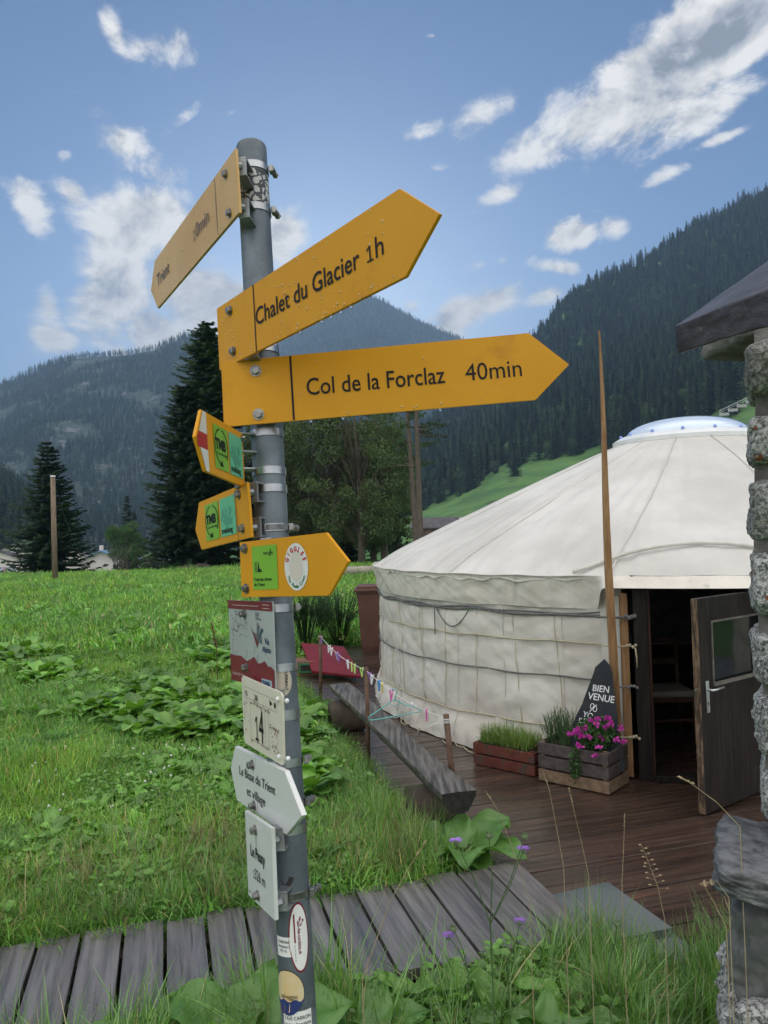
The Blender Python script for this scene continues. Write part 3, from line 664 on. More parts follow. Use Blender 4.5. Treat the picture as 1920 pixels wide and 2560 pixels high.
malu = mat('brushed_aluminium', (.55, .56, .58), (.65, .66, .68), scale=30, rough=.32, metal=.9)
hd = MB().box(leaf(LW - .075, .027, .82), (.036, .008, .22), LM, bev=.003); hd.tube([leaf(LW - .075, .03, .87), leaf(LW - .075, .07, .87), leaf(LW - .10, .075, .872), leaf(LW - .20, .075, .876)], [.009, .009, .009, .007], 8)
hd.build('door_handle', malu, dleaf, True); MB().box(leaf(LW - .075, .0315, .775), (.008, .003, .022), LM).build('keyhole', mdark, dleaf)
MB().tube([leaf(LW + .008, 0, .88), leaf(LW + .03, 0, .88)], .007, 6).build('latch_bolt', malu, dleaf)

# inside the yurt
minw = mat('interior_wood', (.05, .025, .012), (.09, .045, .022), scale=5, rough=.5)
mcush = mat('cream_cushion', (.26, .23, .19), (.32, .29, .24), scale=8, rough=.9)
ch = thing('chair', 'wooden chair with cream cushion just inside the yurt door', 'chair', (2.55, 7.15, 0)); cxp = Vector((2.55, 7.15, 0))
MB().box(cxp + Vector((0, 0, .44)), (.42, .42, .04), bev=.01).build('seat', minw, ch); MB().box(cxp + Vector((0, 0, .49)), (.40, .40, .06), bev=.025).build('cushion', mcush, ch)
for a in (-1, 1):
    MB().tube([cxp + Vector((a * .19, -.19, 0)), cxp + Vector((a * .19, -.19, .43))], [.016, .022], 8).build('leg', minw, ch, True)
    MB().tube([cxp + Vector((a * .19, .19, 0)), cxp + Vector((a * .19, .19, .46)), cxp + Vector((a * .19, .25, 1.0))], [.018, .022, .018], 8).build('leg', minw, ch, True)
    MB().box(cxp + Vector((a * .19, 0, .2)), (.02, .38, .02)).build('stretcher', minw, ch)
MB().box(cxp + Vector((0, -.19, .26)), (.38, .02, .02)).build('stretcher', minw, ch)
for z in (.72, .92): MB().box(cxp + Vector((0, .225, z)), (.36, .02, .06), bev=.006).build('back_rail', minw, ch)
tb = thing('table', 'dim table under a pale cloth deep inside the yurt', 'table', (2.9, 8.6, 0)); tp = Vector((2.9, 8.6, 0))
MB().box(tp + Vector((0, 0, .73)), (1.5, .8, .04), bev=.01).build('tabletop', minw, tb)
for a in (-1, 1):
    for b in (-1, 1): MB().box(tp + Vector((a * .68, b * .33, .355)), (.06, .06, .71)).build('leg', minw, tb)
mcloth = mat('pale_tablecloth', (.55, .55, .56), (.62, .62, .63), scale=5, rough=.85)
o = MB().box(tp + Vector((0, 0, .757)), (1.3, .82, .01)).build('tablecloth', mcloth); tag(o, 'pale cloth spread over the table inside the yurt', 'tablecloth')
for i, (x, h, r, nm, lb) in enumerate([(2.45, .26, .04, 'bottle', 'tall dark bottle standing on the table inside the yurt'), (2.62, .11, .06, 'jar', 'small pale jar beside the bottle on the inside table')]):
    mb = MB().tube([(x, 8.4, .763), (x, 8.4, .763 + h * .6), (x, 8.4, .763 + h * .75), (x, 8.4, .763 + h)], [r, r, r * .4, r * .4], 14); o = mb.build(nm, mat('bottle_glass', (.02, .04, .03), rough=.1) if i == 0 else mcloth, None, True); recenter(o, (x, 8.4, .763)); tag(o, lb, nm)

# tall tapered stake before the yurt
b0, b1 = P(1545, 1940, 6.22), P(1497, 827, 5.80); b0.z = 0; 
def stake(name, p0, p1, w0, w1, m_, label, cat):
    d = (p1 - p0).normalized(); n = 14; vs = []; 
    for i in range(n + 1):
        t = i / n; ww = w0 + (w1 - w0) * (t ** 2.2); c = p0 + (p1 - p0) * t + Vector((.006 * math.sin(t * 9), 0, 0))
        for a, b in ((-1, -1), (1, -1), (1, 1), (-1, 1)): vs.append(c + Vector((a * ww / 2, b * ww / 2 * .8, 0)))
    fs = [(i * 4 + k, i * 4 + (k + 1) % 4, (i + 1) * 4 + (k + 1) % 4, (i + 1) * 4 + k) for i in range(n) for k in range(4)] + [(3, 2, 1, 0), tuple(n * 4 + k for k in range(4))]
    o = MB().add(vs, fs).build(name, m_); recenter(o, p0); tag(o, label, cat); return o
stake('wooden_stake', b0, b1, .062, .012, mwood, 'tall pointed wooden stake rising beside the yurt door', 'stake')

# ================================================================== slate sign
ms = mat('slate', (.010, .014, .018), (.022, .028, .034), scale=6, rough=.45, bump=.5, bscale=9, bdist=.01)
SB = G(1490, 1925, 0); 
ss = thing('slate_sign', 'pointed dark slate with white hand lettering leaning by the yurt door', 'sign', SB)
outl = [(1511, 1647), (1488, 1668), (1484, 1682), (1469, 1722), (1455, 1760), (1441, 1788), (1432, 1812), (1425, 1905), (1560, 1930), (1552, 1850), (1544, 1793), (1530, 1680), (1524, 1662)]
def sl_pt(px, py, dn=0.0): 
    z = 6.02 - (px - 1490) * .0012 + (1900 - py) * .0003; return P(px, py, z - dn)
sv = [sl_pt(*q) for q in outl]; sv2 = [sl_pt(*q, dn=-.03) for q in outl]; n = len(outl)
mb = MB().add(sv + sv2, [tuple(range(n)), tuple(reversed(range(n, 2 * n)))] + [(i, i + n, (i + 1) % n + n, (i + 1) % n) for i in range(n)]); mb.build('slate', ms, ss)
mchalk = mat('white_paint_marks', (.72, .73, .74), (.8, .8, .8), scale=20, rough=.8)
def px_text(body, px, py, h, ptf, sx=.9, bold=.02, rot=0.0, squash=1.0):
    vs, fs = text2d(body, h, sx, bold); c, s = math.cos(rot), math.sin(rot); return MB().add([ptf(px + (x * c - y * s), py - (x * s + y * c)) for x, y in vs], fs)
for body, px, py, h, rt in (('BIEN', 1480, 1727, 23, -.12), ('VENUE', 1469, 1747, 24, -.16), ('YO', 1456, 1791, 20, -.25), ('DES', 1446, 1807, 18, -.1)):
    px_text(body, px, py, h, lambda x, y: sl_pt(x, y, .003), rot=rt, bold=.015).build('lettering', mchalk, ss)
sw = MB()
for cx_, cy_, s_ in ((1481, 1766, 1), (1487, 1772, -1)): sw.tube([sl_pt(cx_ + 5 * math.cos(a) * s_, cy_ + 7 * math.sin(a), .004) for a in np.linspace(0, 6.0, 14)], .0035, 5)
sw.tube([sl_pt(1474, 1779, .004), sl_pt(1484, 1768, .004), sl_pt(1492, 1762, .004)], .0035, 5); sw.build('flourish', mchalk, ss)

# ================================================================== crates and their plants
def crate(name, base, ux, L, W, H, slats, mats, label, group=None):
    """base = near left bottom corner, ux = direction of the long side"""
    uy = Vector((-ux.y, ux.x, 0)); M = Matrix((ux, uy, Vector((0, 0, 1)))).transposed(); t = thing(name, label, 'crate', base + ux * L / 2 + uy * W / 2, group); c = lambda a, b, z: base + ux * a + uy * b + Vector((0, 0, z))
    sh = H / slats
    for k in range(slats):
        m_ = mats[k % len(mats)]; z = sh * (k + .5)
        MB().box(c(L / 2, .008, z), (L, .016, sh * .84), M, bev=.003).build('slat', m_, t); MB().box(c(L / 2, W - .008, z), (L, .016, sh * .84), M, bev=.003).build('slat', m_, t)
        MB().box(c(.008, W / 2, z), (.016, W - .034, sh * .84), M, bev=.003).build('slat', m_, t); MB().box(c(L - .008, W / 2, z), (.016, W - .034, sh * .84), M, bev=.003).build('slat', m_, t)
    for a in (.035, L - .035):
        for b in (.035, W - .035): MB().box(c(a, b, H / 2), (.034, .034, H * .98), M).build('corner_post', mats[0], t)
    msoil = mat('potting_soil', (.03, .02, .014), (.05, .035, .025), scale=30, rough=1, bump=1, bscale=60)
    MB().box(c(L / 2, W / 2, H * .45), (L - .04, W - .04, H * .8), M).build('soil', msoil, t)
    return t, c
mc1 = mat('grey_crate_wood', (.055, .045, .042), (.10, .082, .075), scale=4, rough=.6, detail=8, bump=.4, bscale=20, stretch=(1, 6, 6), island=.2, bdist=.004)
mc2 = mat('pale_crate_wood', (.16, .105, .065), (.26, .18, .115), scale=4, rough=.6, detail=8, bump=.4, bscale=20, stretch=(1, 6, 6), bdist=.004)
mc3 = mat('red_crate_paint', (.10, .026, .018), (.19, .045, .028), scale=7, rough=.65, detail=8, bump=.4, bscale=20, bdist=.004, c3=(.07, .05, .04), c3scale=7, c3lo=.50, c3hi=.60)
A0, A1 = G(1347, 1952, 0), G(1523, 1990, 0); ux = (A1 - A0).normalized()
crate1, cr1 = crate('planter_crate', A0, ux, (A1 - A0).length, .36, .32, 3, [mc2, mc1, mc1], 'dark grey slatted crate planted with pink geraniums')
B0, B1 = G(1184, 1911, 0), G(1337, 1944, 0); ux2 = (B1 - B0).normalized()
crate2, cr2 = crate('planter_crate', B0, ux2, (B1 - B0).length, .34, .20, 2, [mc3, mc3], 'faded red slatted crate filled with fine grass left of the grey crate')
def blade(mb, base, h, w_, lean, a, curl=1.0, seg=4, mi=0):
    ca, sa = math.cos(a), math.sin(a); px_, py_ = -sa * w_ / 2, ca * w_ / 2; L = []; 
    for i in range(seg + 1):
        t = i / seg; r = lean * t ** 1.7; z = h * (t - .35 * curl * lean / max(h, .01) * t * t); L.append((base[0] + ca * r, base[1] + sa * r, base[2] + z, (1 - t ** 1.5)))
    o = len(mb.v)
    for x, y, z, k in L[:-1]: mb.v += [(x - px_ * k, y - py_ * k, z), (x + px_ * k, y + py_ * k, z)]
    mb.v.append(L[-1][:3]); n = len(L) - 1
    for i in range(n - 1): mb.f.append((o + 2 * i, o + 2 * i + 1, o + 2 * i + 3, o + 2 * i + 2)); mb.mi.append(mi)
    mb.f.append((o + 2 * (n - 1), o + 2 * (n - 1) + 1, o + 2 * n)); mb.mi.append(mi)
mfine = leafmat('fine_grass', (.13, .22, .045), (.19, .29, .07), rough=.5, c3=(.38, .33, .17))
gb = MB(); rd = random.Random(5)
for i in range(1500):
    a, b = rd.uniform(.03, .52), rd.uniform(.03, .3); p = cr2(a, b, .19); an = rd.uniform(0, 6.28)
    if rd.random() < .35: an = rd.uniform(-2.6, -.6)
    blade(gb, p, rd.uniform(.08, .24), .004, rd.uniform(.02, .22), an, 1.3, 5)
o = gb.build('ornamental_grass', mfine); recenter(o, cr2(.27, .17, .19)); tag(o, 'clump of fine green grass spilling over the red crate', 'grass clump')
mgl = leafmat('geranium_leaves', (.05, .13, .03), (.08, .19, .05), rough=.5); mmag = leafmat('magenta_petals', (.62, .03, .42), (.75, .10, .55), rough=.6, trans=.3, tcol=(1.2, .8, 1.2))
def leafcloud(mb, c, rad, n, size, rd, mi=0, flat=.6, lobes=0, edge=.0):
    for _ in range(n):
        while 1:
            v = Vector((rd.uniform(-1, 1), rd.uniform(-1, 1), rd.uniform(-1, 1)))
            if edge < v.length < 1: break
        p = Vector(c) + Vector((v.x * rad[0], v.y * rad[1], v.z * rad[2])); s = size * rd.uniform(.6, 1.4)
        n_ = Vector((rd.gauss(0, 1), rd.gauss(0, 1), rd.gauss(0, 1) + flat)).normalized(); a = n_.cross(Vector((rd.gauss(0, 1), rd.gauss(0, 1), .1))).normalized(); b = n_.cross(a)
        mb.add([p - a * s, p - b * s * .55 - n_ * s * .1, p + a * s, p + b * s * .55], [(0, 1, 2, 3)], mi)
pl = thing('geranium', 'pink and magenta geranium trailing over the grey crate', 'flower', cr1(.3, .15, .3)); rd = random.Random(8)
fm = MB(); leafcloud(fm, cr1(.44, .14, .42), (.17, .15, .13), 900, .017, rd); leafcloud(fm, cr1(.34, -.02, .22), (.06, .04, .12), 160, .014, rd); leafcloud(fm, cr1(.33, -.02, .12), (.03, .03, .07), 60, .012, rd)
for _ in range(40): a = cr1(rd.uniform(.3, .55), rd.uniform(.05, .25), .3); b = a + Vector((rd.uniform(-.1, .1), rd.uniform(-.1, .1), rd.uniform(.1, .24))); fm.tube([a, (a + b) / 2 + Vector((.01, 0, 0)), b], .0022, 4)
fm.build('foliage', mgl, pl)
heads = [(1478, 1802), (1490, 1812), (1462, 1820), (1448, 1832), (1436, 1830), (1471, 1842), (1502, 1844), (1530, 1806), (1515, 1818), (1551, 1820), (1520, 1796), (1449, 1864), (1498, 1866), (1488, 1890), (1540, 1848), (1558, 1854), (1443, 1822), (1455, 1840), (1528, 1812), (1495, 1796), (1425, 1836)]
for k, (hx, hy) in enumerate(heads):
    c = P(hx, hy, 5.82 + rd.uniform(-.04, .1)); hb = MB()
    for q in range(9): 
        leafcloud(hb, c + Vector((rd.uniform(-.018, .018), rd.uniform(-.018, .018), rd.uniform(-.014, .014))), (.012, .012, .01), 5, .011, rd)
    hb.build('flower_head', mmag, pl)
herb = MB(); 
for _ in range(170):
    a = cr1(rd.uniform(.02, .26), rd.uniform(.04, .3), .3); h_ = rd.uniform(.10, .27); b = a + Vector((rd.uniform(-.07, .07), rd.uniform(-.05, .05), h_)); herb.tube([a, (a + b) / 2 + Vector((rd.uniform(-.01, .01), 0, .01)), b], .0016, 3)
    for q in range(14): t = rd.uniform(.25, 1); p = a + (b - a) * t; an = rd.uniform(0, 6.28); blade(herb, p, .012, .005, .022, an, .5, 2)
o = herb.build('herb_plant', leafmat('herb_leaves', (.07, .14, .05), (.10, .19, .07), rough=.5)); recenter(o, cr1(.14, .15, .3)); tag(o, 'feathery green herb growing at the left end of the grey crate', 'herb')

# ================================================================== bench
mbench = mat('grey_bench_timber', (.032, .029, .027), (.17, .155, .14), scale=4, detail=10, rough=.45, rough2=.65, bump=.6, bscale=9, stretch=(9, .6, 9), bdist=.008, lo=.32, hi=.7)
mbend = mat('dark_end_grain', (.012, .012, .011), (.03, .028, .025), scale=30, rough=.6, bump=.5, bscale=50)
FLc, FRc, NLc, NRc = G(819.5, 1713, .42), G(875.5, 1705, .42), G(1110.6, 1984.5, .42), G(1184.7, 1977, .42)
c0 = (FLc + FRc) / 2; c1_ = (NLc + NRc) / 2; bl = (c1_ - c0).length; by_ = (c1_ - c0).normalized(); bx_ = Vector((by_.y, -by_.x, 0)); w0_ = abs((FRc - FLc).dot(bx_)) / 2; w1_ = abs((NRc - NLc).dot(bx_)) / 2
bench = thing('bench', 'long grey split-log bench with peg blocks standing along the deck edge', 'bench', Vector(((c0 + c1_) / 2).to_tuple()[:2] + (0,)))
n = 60; ring_n = 14; mb = MB(); 
for i in range(n + 1):
    t = i / n; c = c0 + (c1_ - c0) * t; wl = (.105 + .012 * math.sin(t * 7)) + .008 * mn.noise(Vector((t * 9, 0, 0))); wr = (.105 + .010 * math.sin(t * 5 + 2)) + .008 * mn.noise(Vector((t * 9, 5, 0)))
    th = .085 + .035 * t
    prof2 = [(-wl, .0), (-wl * .5, .002), (0, .003), (wr * .5, .002), (wr, .0), (wr * 1.01, -.03), (wr * .85, -.06), (wr * .5, -th), (0, -th * 1.12), (-wl * .5, -th), (-wl * .85, -.06), (-wl * 1.01, -.03)]
    for a, z in prof2:
        p = c + bx_ * a; mb.v.append((p.x, p.y, .42 + z + .003 * mn.noise(Vector((t * 30, a * 40, 0)))))
m_ = 12
for i in range(n):
    for k in range(m_): mb.f.append((i * m_ + k, i * m_ + (k + 1) % m_, (i + 1) * m_ + (k + 1) % m_, (i + 1) * m_ + k)); mb.mi.append(0)
mb.f.append(tuple(range(m_))); mb.mi.append(1); mb.f.append(tuple(reversed(range(n * m_, n * m_ + m_)))); mb.mi.append(1)
auto_smooth(mb.build('seat', [mbench, mbend], bench), 35)
mlog = mat('mossy_log', (.05, .038, .028), (.09, .07, .05), scale=5, rough=.8, bump=.7, bscale=18, bdist=.02, c3=(.05, .07, .02), c3scale=3, c3lo=.56, c3hi=.66)
for t, rr in ((.10, .16), (.86, .15)):
    c = c0 + (c1_ - c0) * t; c = Vector((c.x, c.y, .165)); MB().tube([c - bx_ * .17, c + bx_ * .17], [rr, rr], 20).build('log_support', mlog, bench, True)

# ================================================================== washing line
mpost = mat('rusty_post', (.075, .042, .028), (.14, .08, .05), scale=8, rough=.7, bump=.4, bscale=30)
tops = []
for k, (bx, by2, bh, tx, ty, r_, lb) in enumerate([(800, 1762, 0, 801, 1585, .020, 'thin brown post at the far end of the washing line'), (921, 1916, 0, 915.5, 1668, .019, 'thin brown post in the middle of the washing line by the bench'), (1139, 2056, 0, 1115, 1786, .021, 'thin rusty post at the near end of the washing line behind the big leaves')]):
    b = G(bx, by2, bh); _, _, zz = proj(b); t = P(tx, ty, zz - .02); mb = MB().tube([b - Vector((0, 0, .1)), (b + t) / 2 + Vector((.004, 0, 0)), t], r_, 10); o = mb.build('line_post', mpost, None, True); recenter(o, b); tag(o, lb, 'post', 'posts of the washing line'); tops.append(t)
    if k == 2: pass
mline = mat('white_cord', (.7, .7, .68), rough=.8)
def line_pt(t):
    if t < 1: a, b, q = tops[0], tops[1], t
    else: a, b, q = tops[1], tops[2], t - 1
    p = a + (b - a) * q; p = p + Vector((0, 0, -.03 - .05 * math.sin(math.pi * q))); return p
lm = MB().tube([line_pt(t) for t in np.linspace(0, 1.999, 50)], .0028, 5)
for a in np.linspace(0, 2, 3): lm.tube([tops[2] + Vector((.024 * math.cos(q), .024 * math.sin(q), -.03 - a * .012)) for q in np.linspace(0, 6.28, 13)], .003, 4)
lm.tube([tops[0] + Vector((.023 * math.cos(q), .023 * math.sin(q), -.028)) for q in np.linspace(0, 6.28, 11)], .003, 4); lm.tube([tops[2] + Vector((-.02, -.01, -.05)), tops[2] + Vector((-.09, -.02, -.06)), tops[2] + Vector((-.14, -.02, -.08))], .0025, 4)
o = lm.build('clothes_line', mline, None, True); recenter(o, tops[1]); tag(o, 'white cord strung between three thin posts with pegs on it', 'cord')
cols_ = {'purple': (.30, .12, .45), 'white': (.75, .75, .78), 'green': (.50, .72, .20), 'blue': (.08, .30, .65), 'yellow': (.80, .65, .10), 'pink': (.70, .15, .45), 'lilac': (.45, .38, .62)}
def peg_mesh():
    mb = MB()
    for s_ in (-1, 1): 
        M = Matrix.Rotation(s_ * .16, 3, 'Y'); mb.box((s_ * .006, 0, -.028), (.008, .011, .078), M, bev=.002)
    mb.tube([(0, -.006, .0), (0, .006, .0)], .006, 8); return mb
where = [(730, .03, 'purple'), (829, .24, 'white'), (836, .30, 'white'), (847, .42, 'lilac'), (853, .47, 'purple'), (0, .66, 'white'), (0, .74, 'green'), (0, .80, 'green'), (0, .92, 'green'), (0, 1.05, 'purple'), (0, 1.09, 'white'), (0, 1.19, 'blue'), (0, 1.235, 'yellow'), (0, 1.36, 'pink'), (0, 1.62, 'white'), (0, 1.79, 'pink')]
desc = ['purple peg next to the far post', 'white peg, first after the far purple peg', 'white peg, second after the far purple peg', 'lilac peg halfway between the far and middle posts', 'deep purple peg touching the lilac one', 'white peg just before the green pegs', 'light green peg nearest the white one', 'light green peg in the centre of three green ones', 'light green peg closest to the middle post', 'purple peg just past the middle post', 'white peg beside the purple one past the middle post', 'blue peg clipped beside the yellow one', 'yellow peg clipped beside the blue one', 'pink peg holding the hook of the teal hanger', 'white peg right of the teal hanger', 'pink peg nearest the rusty near post']
for (_, t, c), dsc in zip(where, desc):
    mb = peg_mesh(); rr = Matrix.Rotation(random.uniform(0, 3), 3, 'Z') @ Matrix.Rotation(random.uniform(-.2, .2), 3, 'Y'); p = line_pt(t); mb.v = [tuple(p + rr @ (Vector(v) * 1.15)) for v in mb.v]
    o = mb.build('clothes_peg', mat('peg_plastic_' + c, cols_[c], rough=.4, spec=.5)); recenter(o, p); tag(o, dsc + ' on the washing line', 'clothes peg', 'pegs on the washing line')
hp = line_pt(1.36); _, _, hz = proj(hp); mteal = mat('teal_plastic', (.12, .42, .42), (.15, .48, .46), rough=.35)
def hpt(x, y, dz=0): return P(720 + x / 2.765, 1480 + y / 2.765, hz + dz)
hb = MB(); hb.tube([hpt(715, 690), hpt(722, 672), hpt(738, 668), hpt(752, 682), hpt(752, 705), hpt(742, 725), hpt(738, 755)], .004, 6)
hb.tube([hpt(738, 748), hpt(768, 752), hpt(775, 765), hpt(800, 775), hpt(905, 803), hpt(916, 812), hpt(910, 826), hpt(880, 833), hpt(600, 884), hpt(566, 886), hpt(555, 872), hpt(570, 855), hpt(690, 775), hpt(705, 755), hpt(738, 748)], .0045, 6)
hb.tube([hpt(705, 760), hpt(715, 785), hpt(740, 788)], .003, 5); hb.tube([hpt(768, 755), hpt(765, 775), hpt(745, 785)], .003, 5)
o = hb.build('coat_hanger', mteal, None, True); recenter(o, hp); tag(o, 'teal plastic coat hanger dangling from the washing line', 'hanger')

# ================================================================== red board, boxes, bin
mred = mat('red_painted_board', (.13, .008, .014), (.19, .014, .022), scale=4, detail=8, rough=.5, spec=.3, stretch=(1, 8, 1), bump=.3, bscale=12, bdist=.004)
q = [G(753, 1607, .36), G(859, 1616, .30), G(906, 1691, .10), G(780, 1677, .12)]
nn = (q[1] - q[0]).cross(q[3] - q[0]).normalized(); nn = nn if nn.z > 0 else -nn
mb = MB().add(q + [v - nn * .03 for v in q], [(0, 1, 2, 3), (7, 6, 5, 4), (0, 4, 5, 1), (1, 5, 6, 2), (2, 6, 7, 3), (3, 7, 4, 0)]); o = mb.build('red_board', mred); recenter(o, q[3]); tag(o, 'dark red painted board lying tilted on the boxes behind the bench', 'board')
c = G(764, 1690, 0); t = thing('wooden_box', 'brown wooden box with green trimmed opening under the red board', 'box', c)
mbx = mat('brown_box_wood', (.14, .07, .035), (.2, .11, .06), scale=6, rough=.6); mgr = mat('green_paint', (.03, .16, .08), (.04, .2, .1), rough=.5)
hb = MB().box(c + Vector((0, .22, .10)), (.36, .40, .2), bev=.006); hb.build('body', mbx, t)
for dx2, dz2, sx2, sz2 in ((0, .165, .22, .025), (0, .055, .22, .025), (-.10, .11, .025, .085), (.10, .11, .025, .085)): MB().box(c + Vector((.02 + dx2, .014, dz2)), (sx2, .03, sz2)).build('green_trim', mgr, t)
MB().box(c + Vector((0.02, .019, .11)), (.17, .006, .08)).build('dark_opening', mdark, t)
c = G(735, 1668, 0); o = MB().box(c + Vector((0, .15, .05)), (.5, .3, .08), Matrix.Rotation(.3, 3, 'Z'), bev=.01).build('green_crate', mgr); recenter(o, c); tag(o, 'low green crate half hidden behind the signpost beside the brown box', 'crate')
c = G(921, 1634, 0); tbn = thing('bin', 'brown plastic bin with wide lid behind the left edge of the yurt', 'bin', c); mbin = mat('brown_plastic', (.10, .045, .032), (.13, .06, .042), scale=3, rough=.5)
c = c + Vector((.14, .3, 0)); n = 8; vs = []
for z, s_ in ((0, .235), (.1, .25), (.98, .30), (1.0, .315), (1.03, .315)): 
    for a, b in ((-1, -1), (1, -1), (1, 1), (-1, 1)): vs.append(c + Vector((a * s_, b * s_, z)))
fs = [(i * 4 + k, i * 4 + (k + 1) % 4, (i + 1) * 4 + (k + 1) % 4, (i + 1) * 4 + k) for i in range(4) for k in range(4)] + [(3, 2, 1, 0), (16, 17, 18, 19)]
MB().add(vs, fs).build('body', mbin, tbn)
MB().box(c + Vector((0, 0, 1.055)), (.70, .70, .05), bev=.015).build('lid', mbin, tbn); MB().box(c + Vector((0, .03, 1.10)), (.60, .60, .04), bev=.015).build('lid_top', mbin, tbn)
MB().tube([c + Vector((-.25, .34, .06)), c + Vector((.25, .34, .06))], .06, 10).build('wheel_axle', mdark, tbn, True)
# old rope and a stick lying on the deck
rp_ = []; rd = random.Random(4)
for t in np.linspace(0, 1, 26): p = G(985 + 75 * t + 12 * math.sin(t * 11), 1788 + 40 * t + 8 * math.cos(t * 13), .01); rp_.append(p + Vector((0, 0, .006 + .02 * abs(math.sin(t * 8)))))
o = MB().tube(rp_, .006, 5).build('rope_coil', mcord, None, True); recenter(o, rp_[0]); tag(o, 'loose beige rope lying in loops on the deck at the foot of the yurt', 'rope')
rp_ = [G(px_, py_, .012) for px_, py_ in ((1105, 1850), (1118, 1862), (1135, 1852), (1142, 1864), (1160, 1868), (1170, 1878), (1182, 1882))]
o = MB().tube(rp_, .006, 5).build('rope_end', mcord, None, True); recenter(o, rp_[0]); tag(o, 'short wavy rope end on the deck left of the red crate', 'rope')
# ================================================================== signpost
msteel = mat('galvanised_steel', (.10, .12, .14), (.18, .21, .24), scale=9, detail=9, rough=.42, rough2=.6, metal=.35, bump=.12, bscale=40, bdist=.001, c3=(.10, .115, .13), c3scale=14, c3lo=.6, c3hi=.72)
mband = mat('clamp_steel', (.32, .33, .34), (.46, .47, .48), scale=12, rough=.32, metal=.95)
mbrk = mat('bracket_zinc', (.22, .23, .24), (.34, .35, .36), scale=20, rough=.4, metal=.6)
mbolt = mat('bolt_steel', (.20, .20, .195), (.34, .33, .31), scale=60, rough=.38, metal=.85)
myel = mat('yellow_sign_paint', (.66, .30, .012), (.70, .325, .016), scale=6, detail=6, c3=(.52, .23, .02), c3scale=7, c3lo=.58, c3hi=.78, rough=.42, rough2=.52, spec=.32, bump=.04, bscale=40, bdist=.001)
msheen = mat('sheen_yellow_paint', (.60, .36, .13), (.66, .41, .17), scale=6, detail=6, rough=.35, rough2=.45, spec=.45); msheent = mat('sheen_print', (.14, .10, .085), rough=.5)  # paler board and lettering: the sky's sheen is mixed into these colours
mblk = mat('black_print', (.010, .010, .012), rough=.5, spec=.3); mwht = mat('white_sign_paint', (.62, .64, .63), (.67, .68, .67), scale=5, rough=.33, coat=.2)
mcrm = mat('cream_sign_paint', (.60, .57, .47), (.64, .61, .51), scale=5, rough=.4)
POT, PBT = P(628, 366, 1.535), P(748, 2560, 1.305); pdir = (POT - PBT).normalized(); PR = .03015
def axis_at(py):
    lo, hi = 0.0, 2.2
    for _ in range(40):
        m_ = (lo + hi) / 2
        if proj(POT - pdir * m_)[1] < py: lo = m_
        else: hi = m_
    return POT - pdir * lo
L_ = 0.0; q = Vector(POT)
while q.z > -.05: q = q - pdir * .01
PBASE = Vector(q); post = thing('signpost', 'grey steel signpost hung with yellow and white hiking signs on a tilting pole', 'signpost', PBASE)
view = (axis_at(1300) - Vector((0, 0, EYE))).normalized(); pf = -(view - pdir * view.dot(pdir)).normalized(); ps = pdir.cross(pf).normalized()    # towards viewer, and to the viewer's right
if ps.x < 0: ps = -ps
ph = (POT - PBASE).length; pm = MB(); N = 40
def ring_at(mb, c, r, n=N): mb.v += [tuple(c + (pf * math.cos(2 * math.pi * k / n) + ps * math.sin(2 * math.pi * k / n)) * r) for k in range(n)]
lev = [0] + list(np.linspace(.05, ph - .01, 40)) + [ph - .004, ph, ph + .001]
rad = [PR] * 41 + [PR * .99, PR * .93, PR * .5]; rad = rad[:len(lev)]; rad += [PR] * (len(lev) - len(rad))
for l_, r_ in zip(lev, rad): ring_at(pm, PBASE + pdir * l_, r_)
pm.f = [(i * N + k, i * N + (k + 1) % N, (i + 1) * N + (k + 1) % N, (i + 1) * N + k) for i in range(len(lev) - 1) for k in range(N)] + [tuple((len(lev) - 1) * N + k for k in range(N))]; pm.mi = [0] * len(pm.f)
auto_smooth(pm.build('pole', msteel, post), 50)
def onpole(th, s, dr=0.0): return PBASE + pdir * s + (pf * math.cos(th) + ps * math.sin(th)) * (PR + dr)
def s_of(py): return (axis_at(py) - PBASE).dot(pdir)
def th_of(px, py):
    c = axis_at(py); cx_, _, z = proj(c); hw = F * PR / z; return math.asin(max(-.98, min(.98, (px - cx_) / hw)))
def clamp(py, w_=.014, screw=None, worm=False):
    s0 = s_of(py); mb = MB(); n = 48
    for dr, a in ((.0002, -w_ / 2), (.0020, -w_ / 2), (.0020, w_ / 2), (.0002, w_ / 2)):
        mb.v += [tuple(onpole(2 * math.pi * k / n, s0 + a, dr)) for k in range(n)]
    mb.f = [(j * n + k, j * n + (k + 1) % n, ((j + 1) % 4) * n + (k + 1) % n, ((j + 1) % 4) * n + k) for j in range(4) for k in range(n)]; mb.mi = [0] * len(mb.f)
    o = auto_smooth(mb.build('clamp_band', mband, post), 50)
    if worm:
        tb_ = MB()
        for k in range(26):
            th = -.35 + 1.5 * k / 26; a, b = onpole(th, s0 - w_ * .36, .0026), onpole(th + .035, s0 + w_ * .36, .0026); tb_.tube([a, b], .0007, 4)
        tb_.build('worm_thread', mbolt, o)
    if screw is not None:
        th = screw; c = onpole(th, s0, .008); out_ = (pf * math.cos(th) + ps * math.sin(th)); tg = (-pf * math.sin(th) + ps * math.cos(th)); M = Matrix((tg, pdir, out_)).transposed()
        hb = MB().box(c, (.015, w_ * 1.0, .009), M, bev=.002); hb.build('screw_housing', mbolt, o)
        hb = MB().tube([c + out_ * .003 - tg * .005, c + out_ * .003 + tg * .020], .0042, 8); hb.tube([c + out_ * .003 + tg * .014, c + out_ * .003 + tg * .022], .0065, 6); hb.build('screw', mbolt, o)
    return o
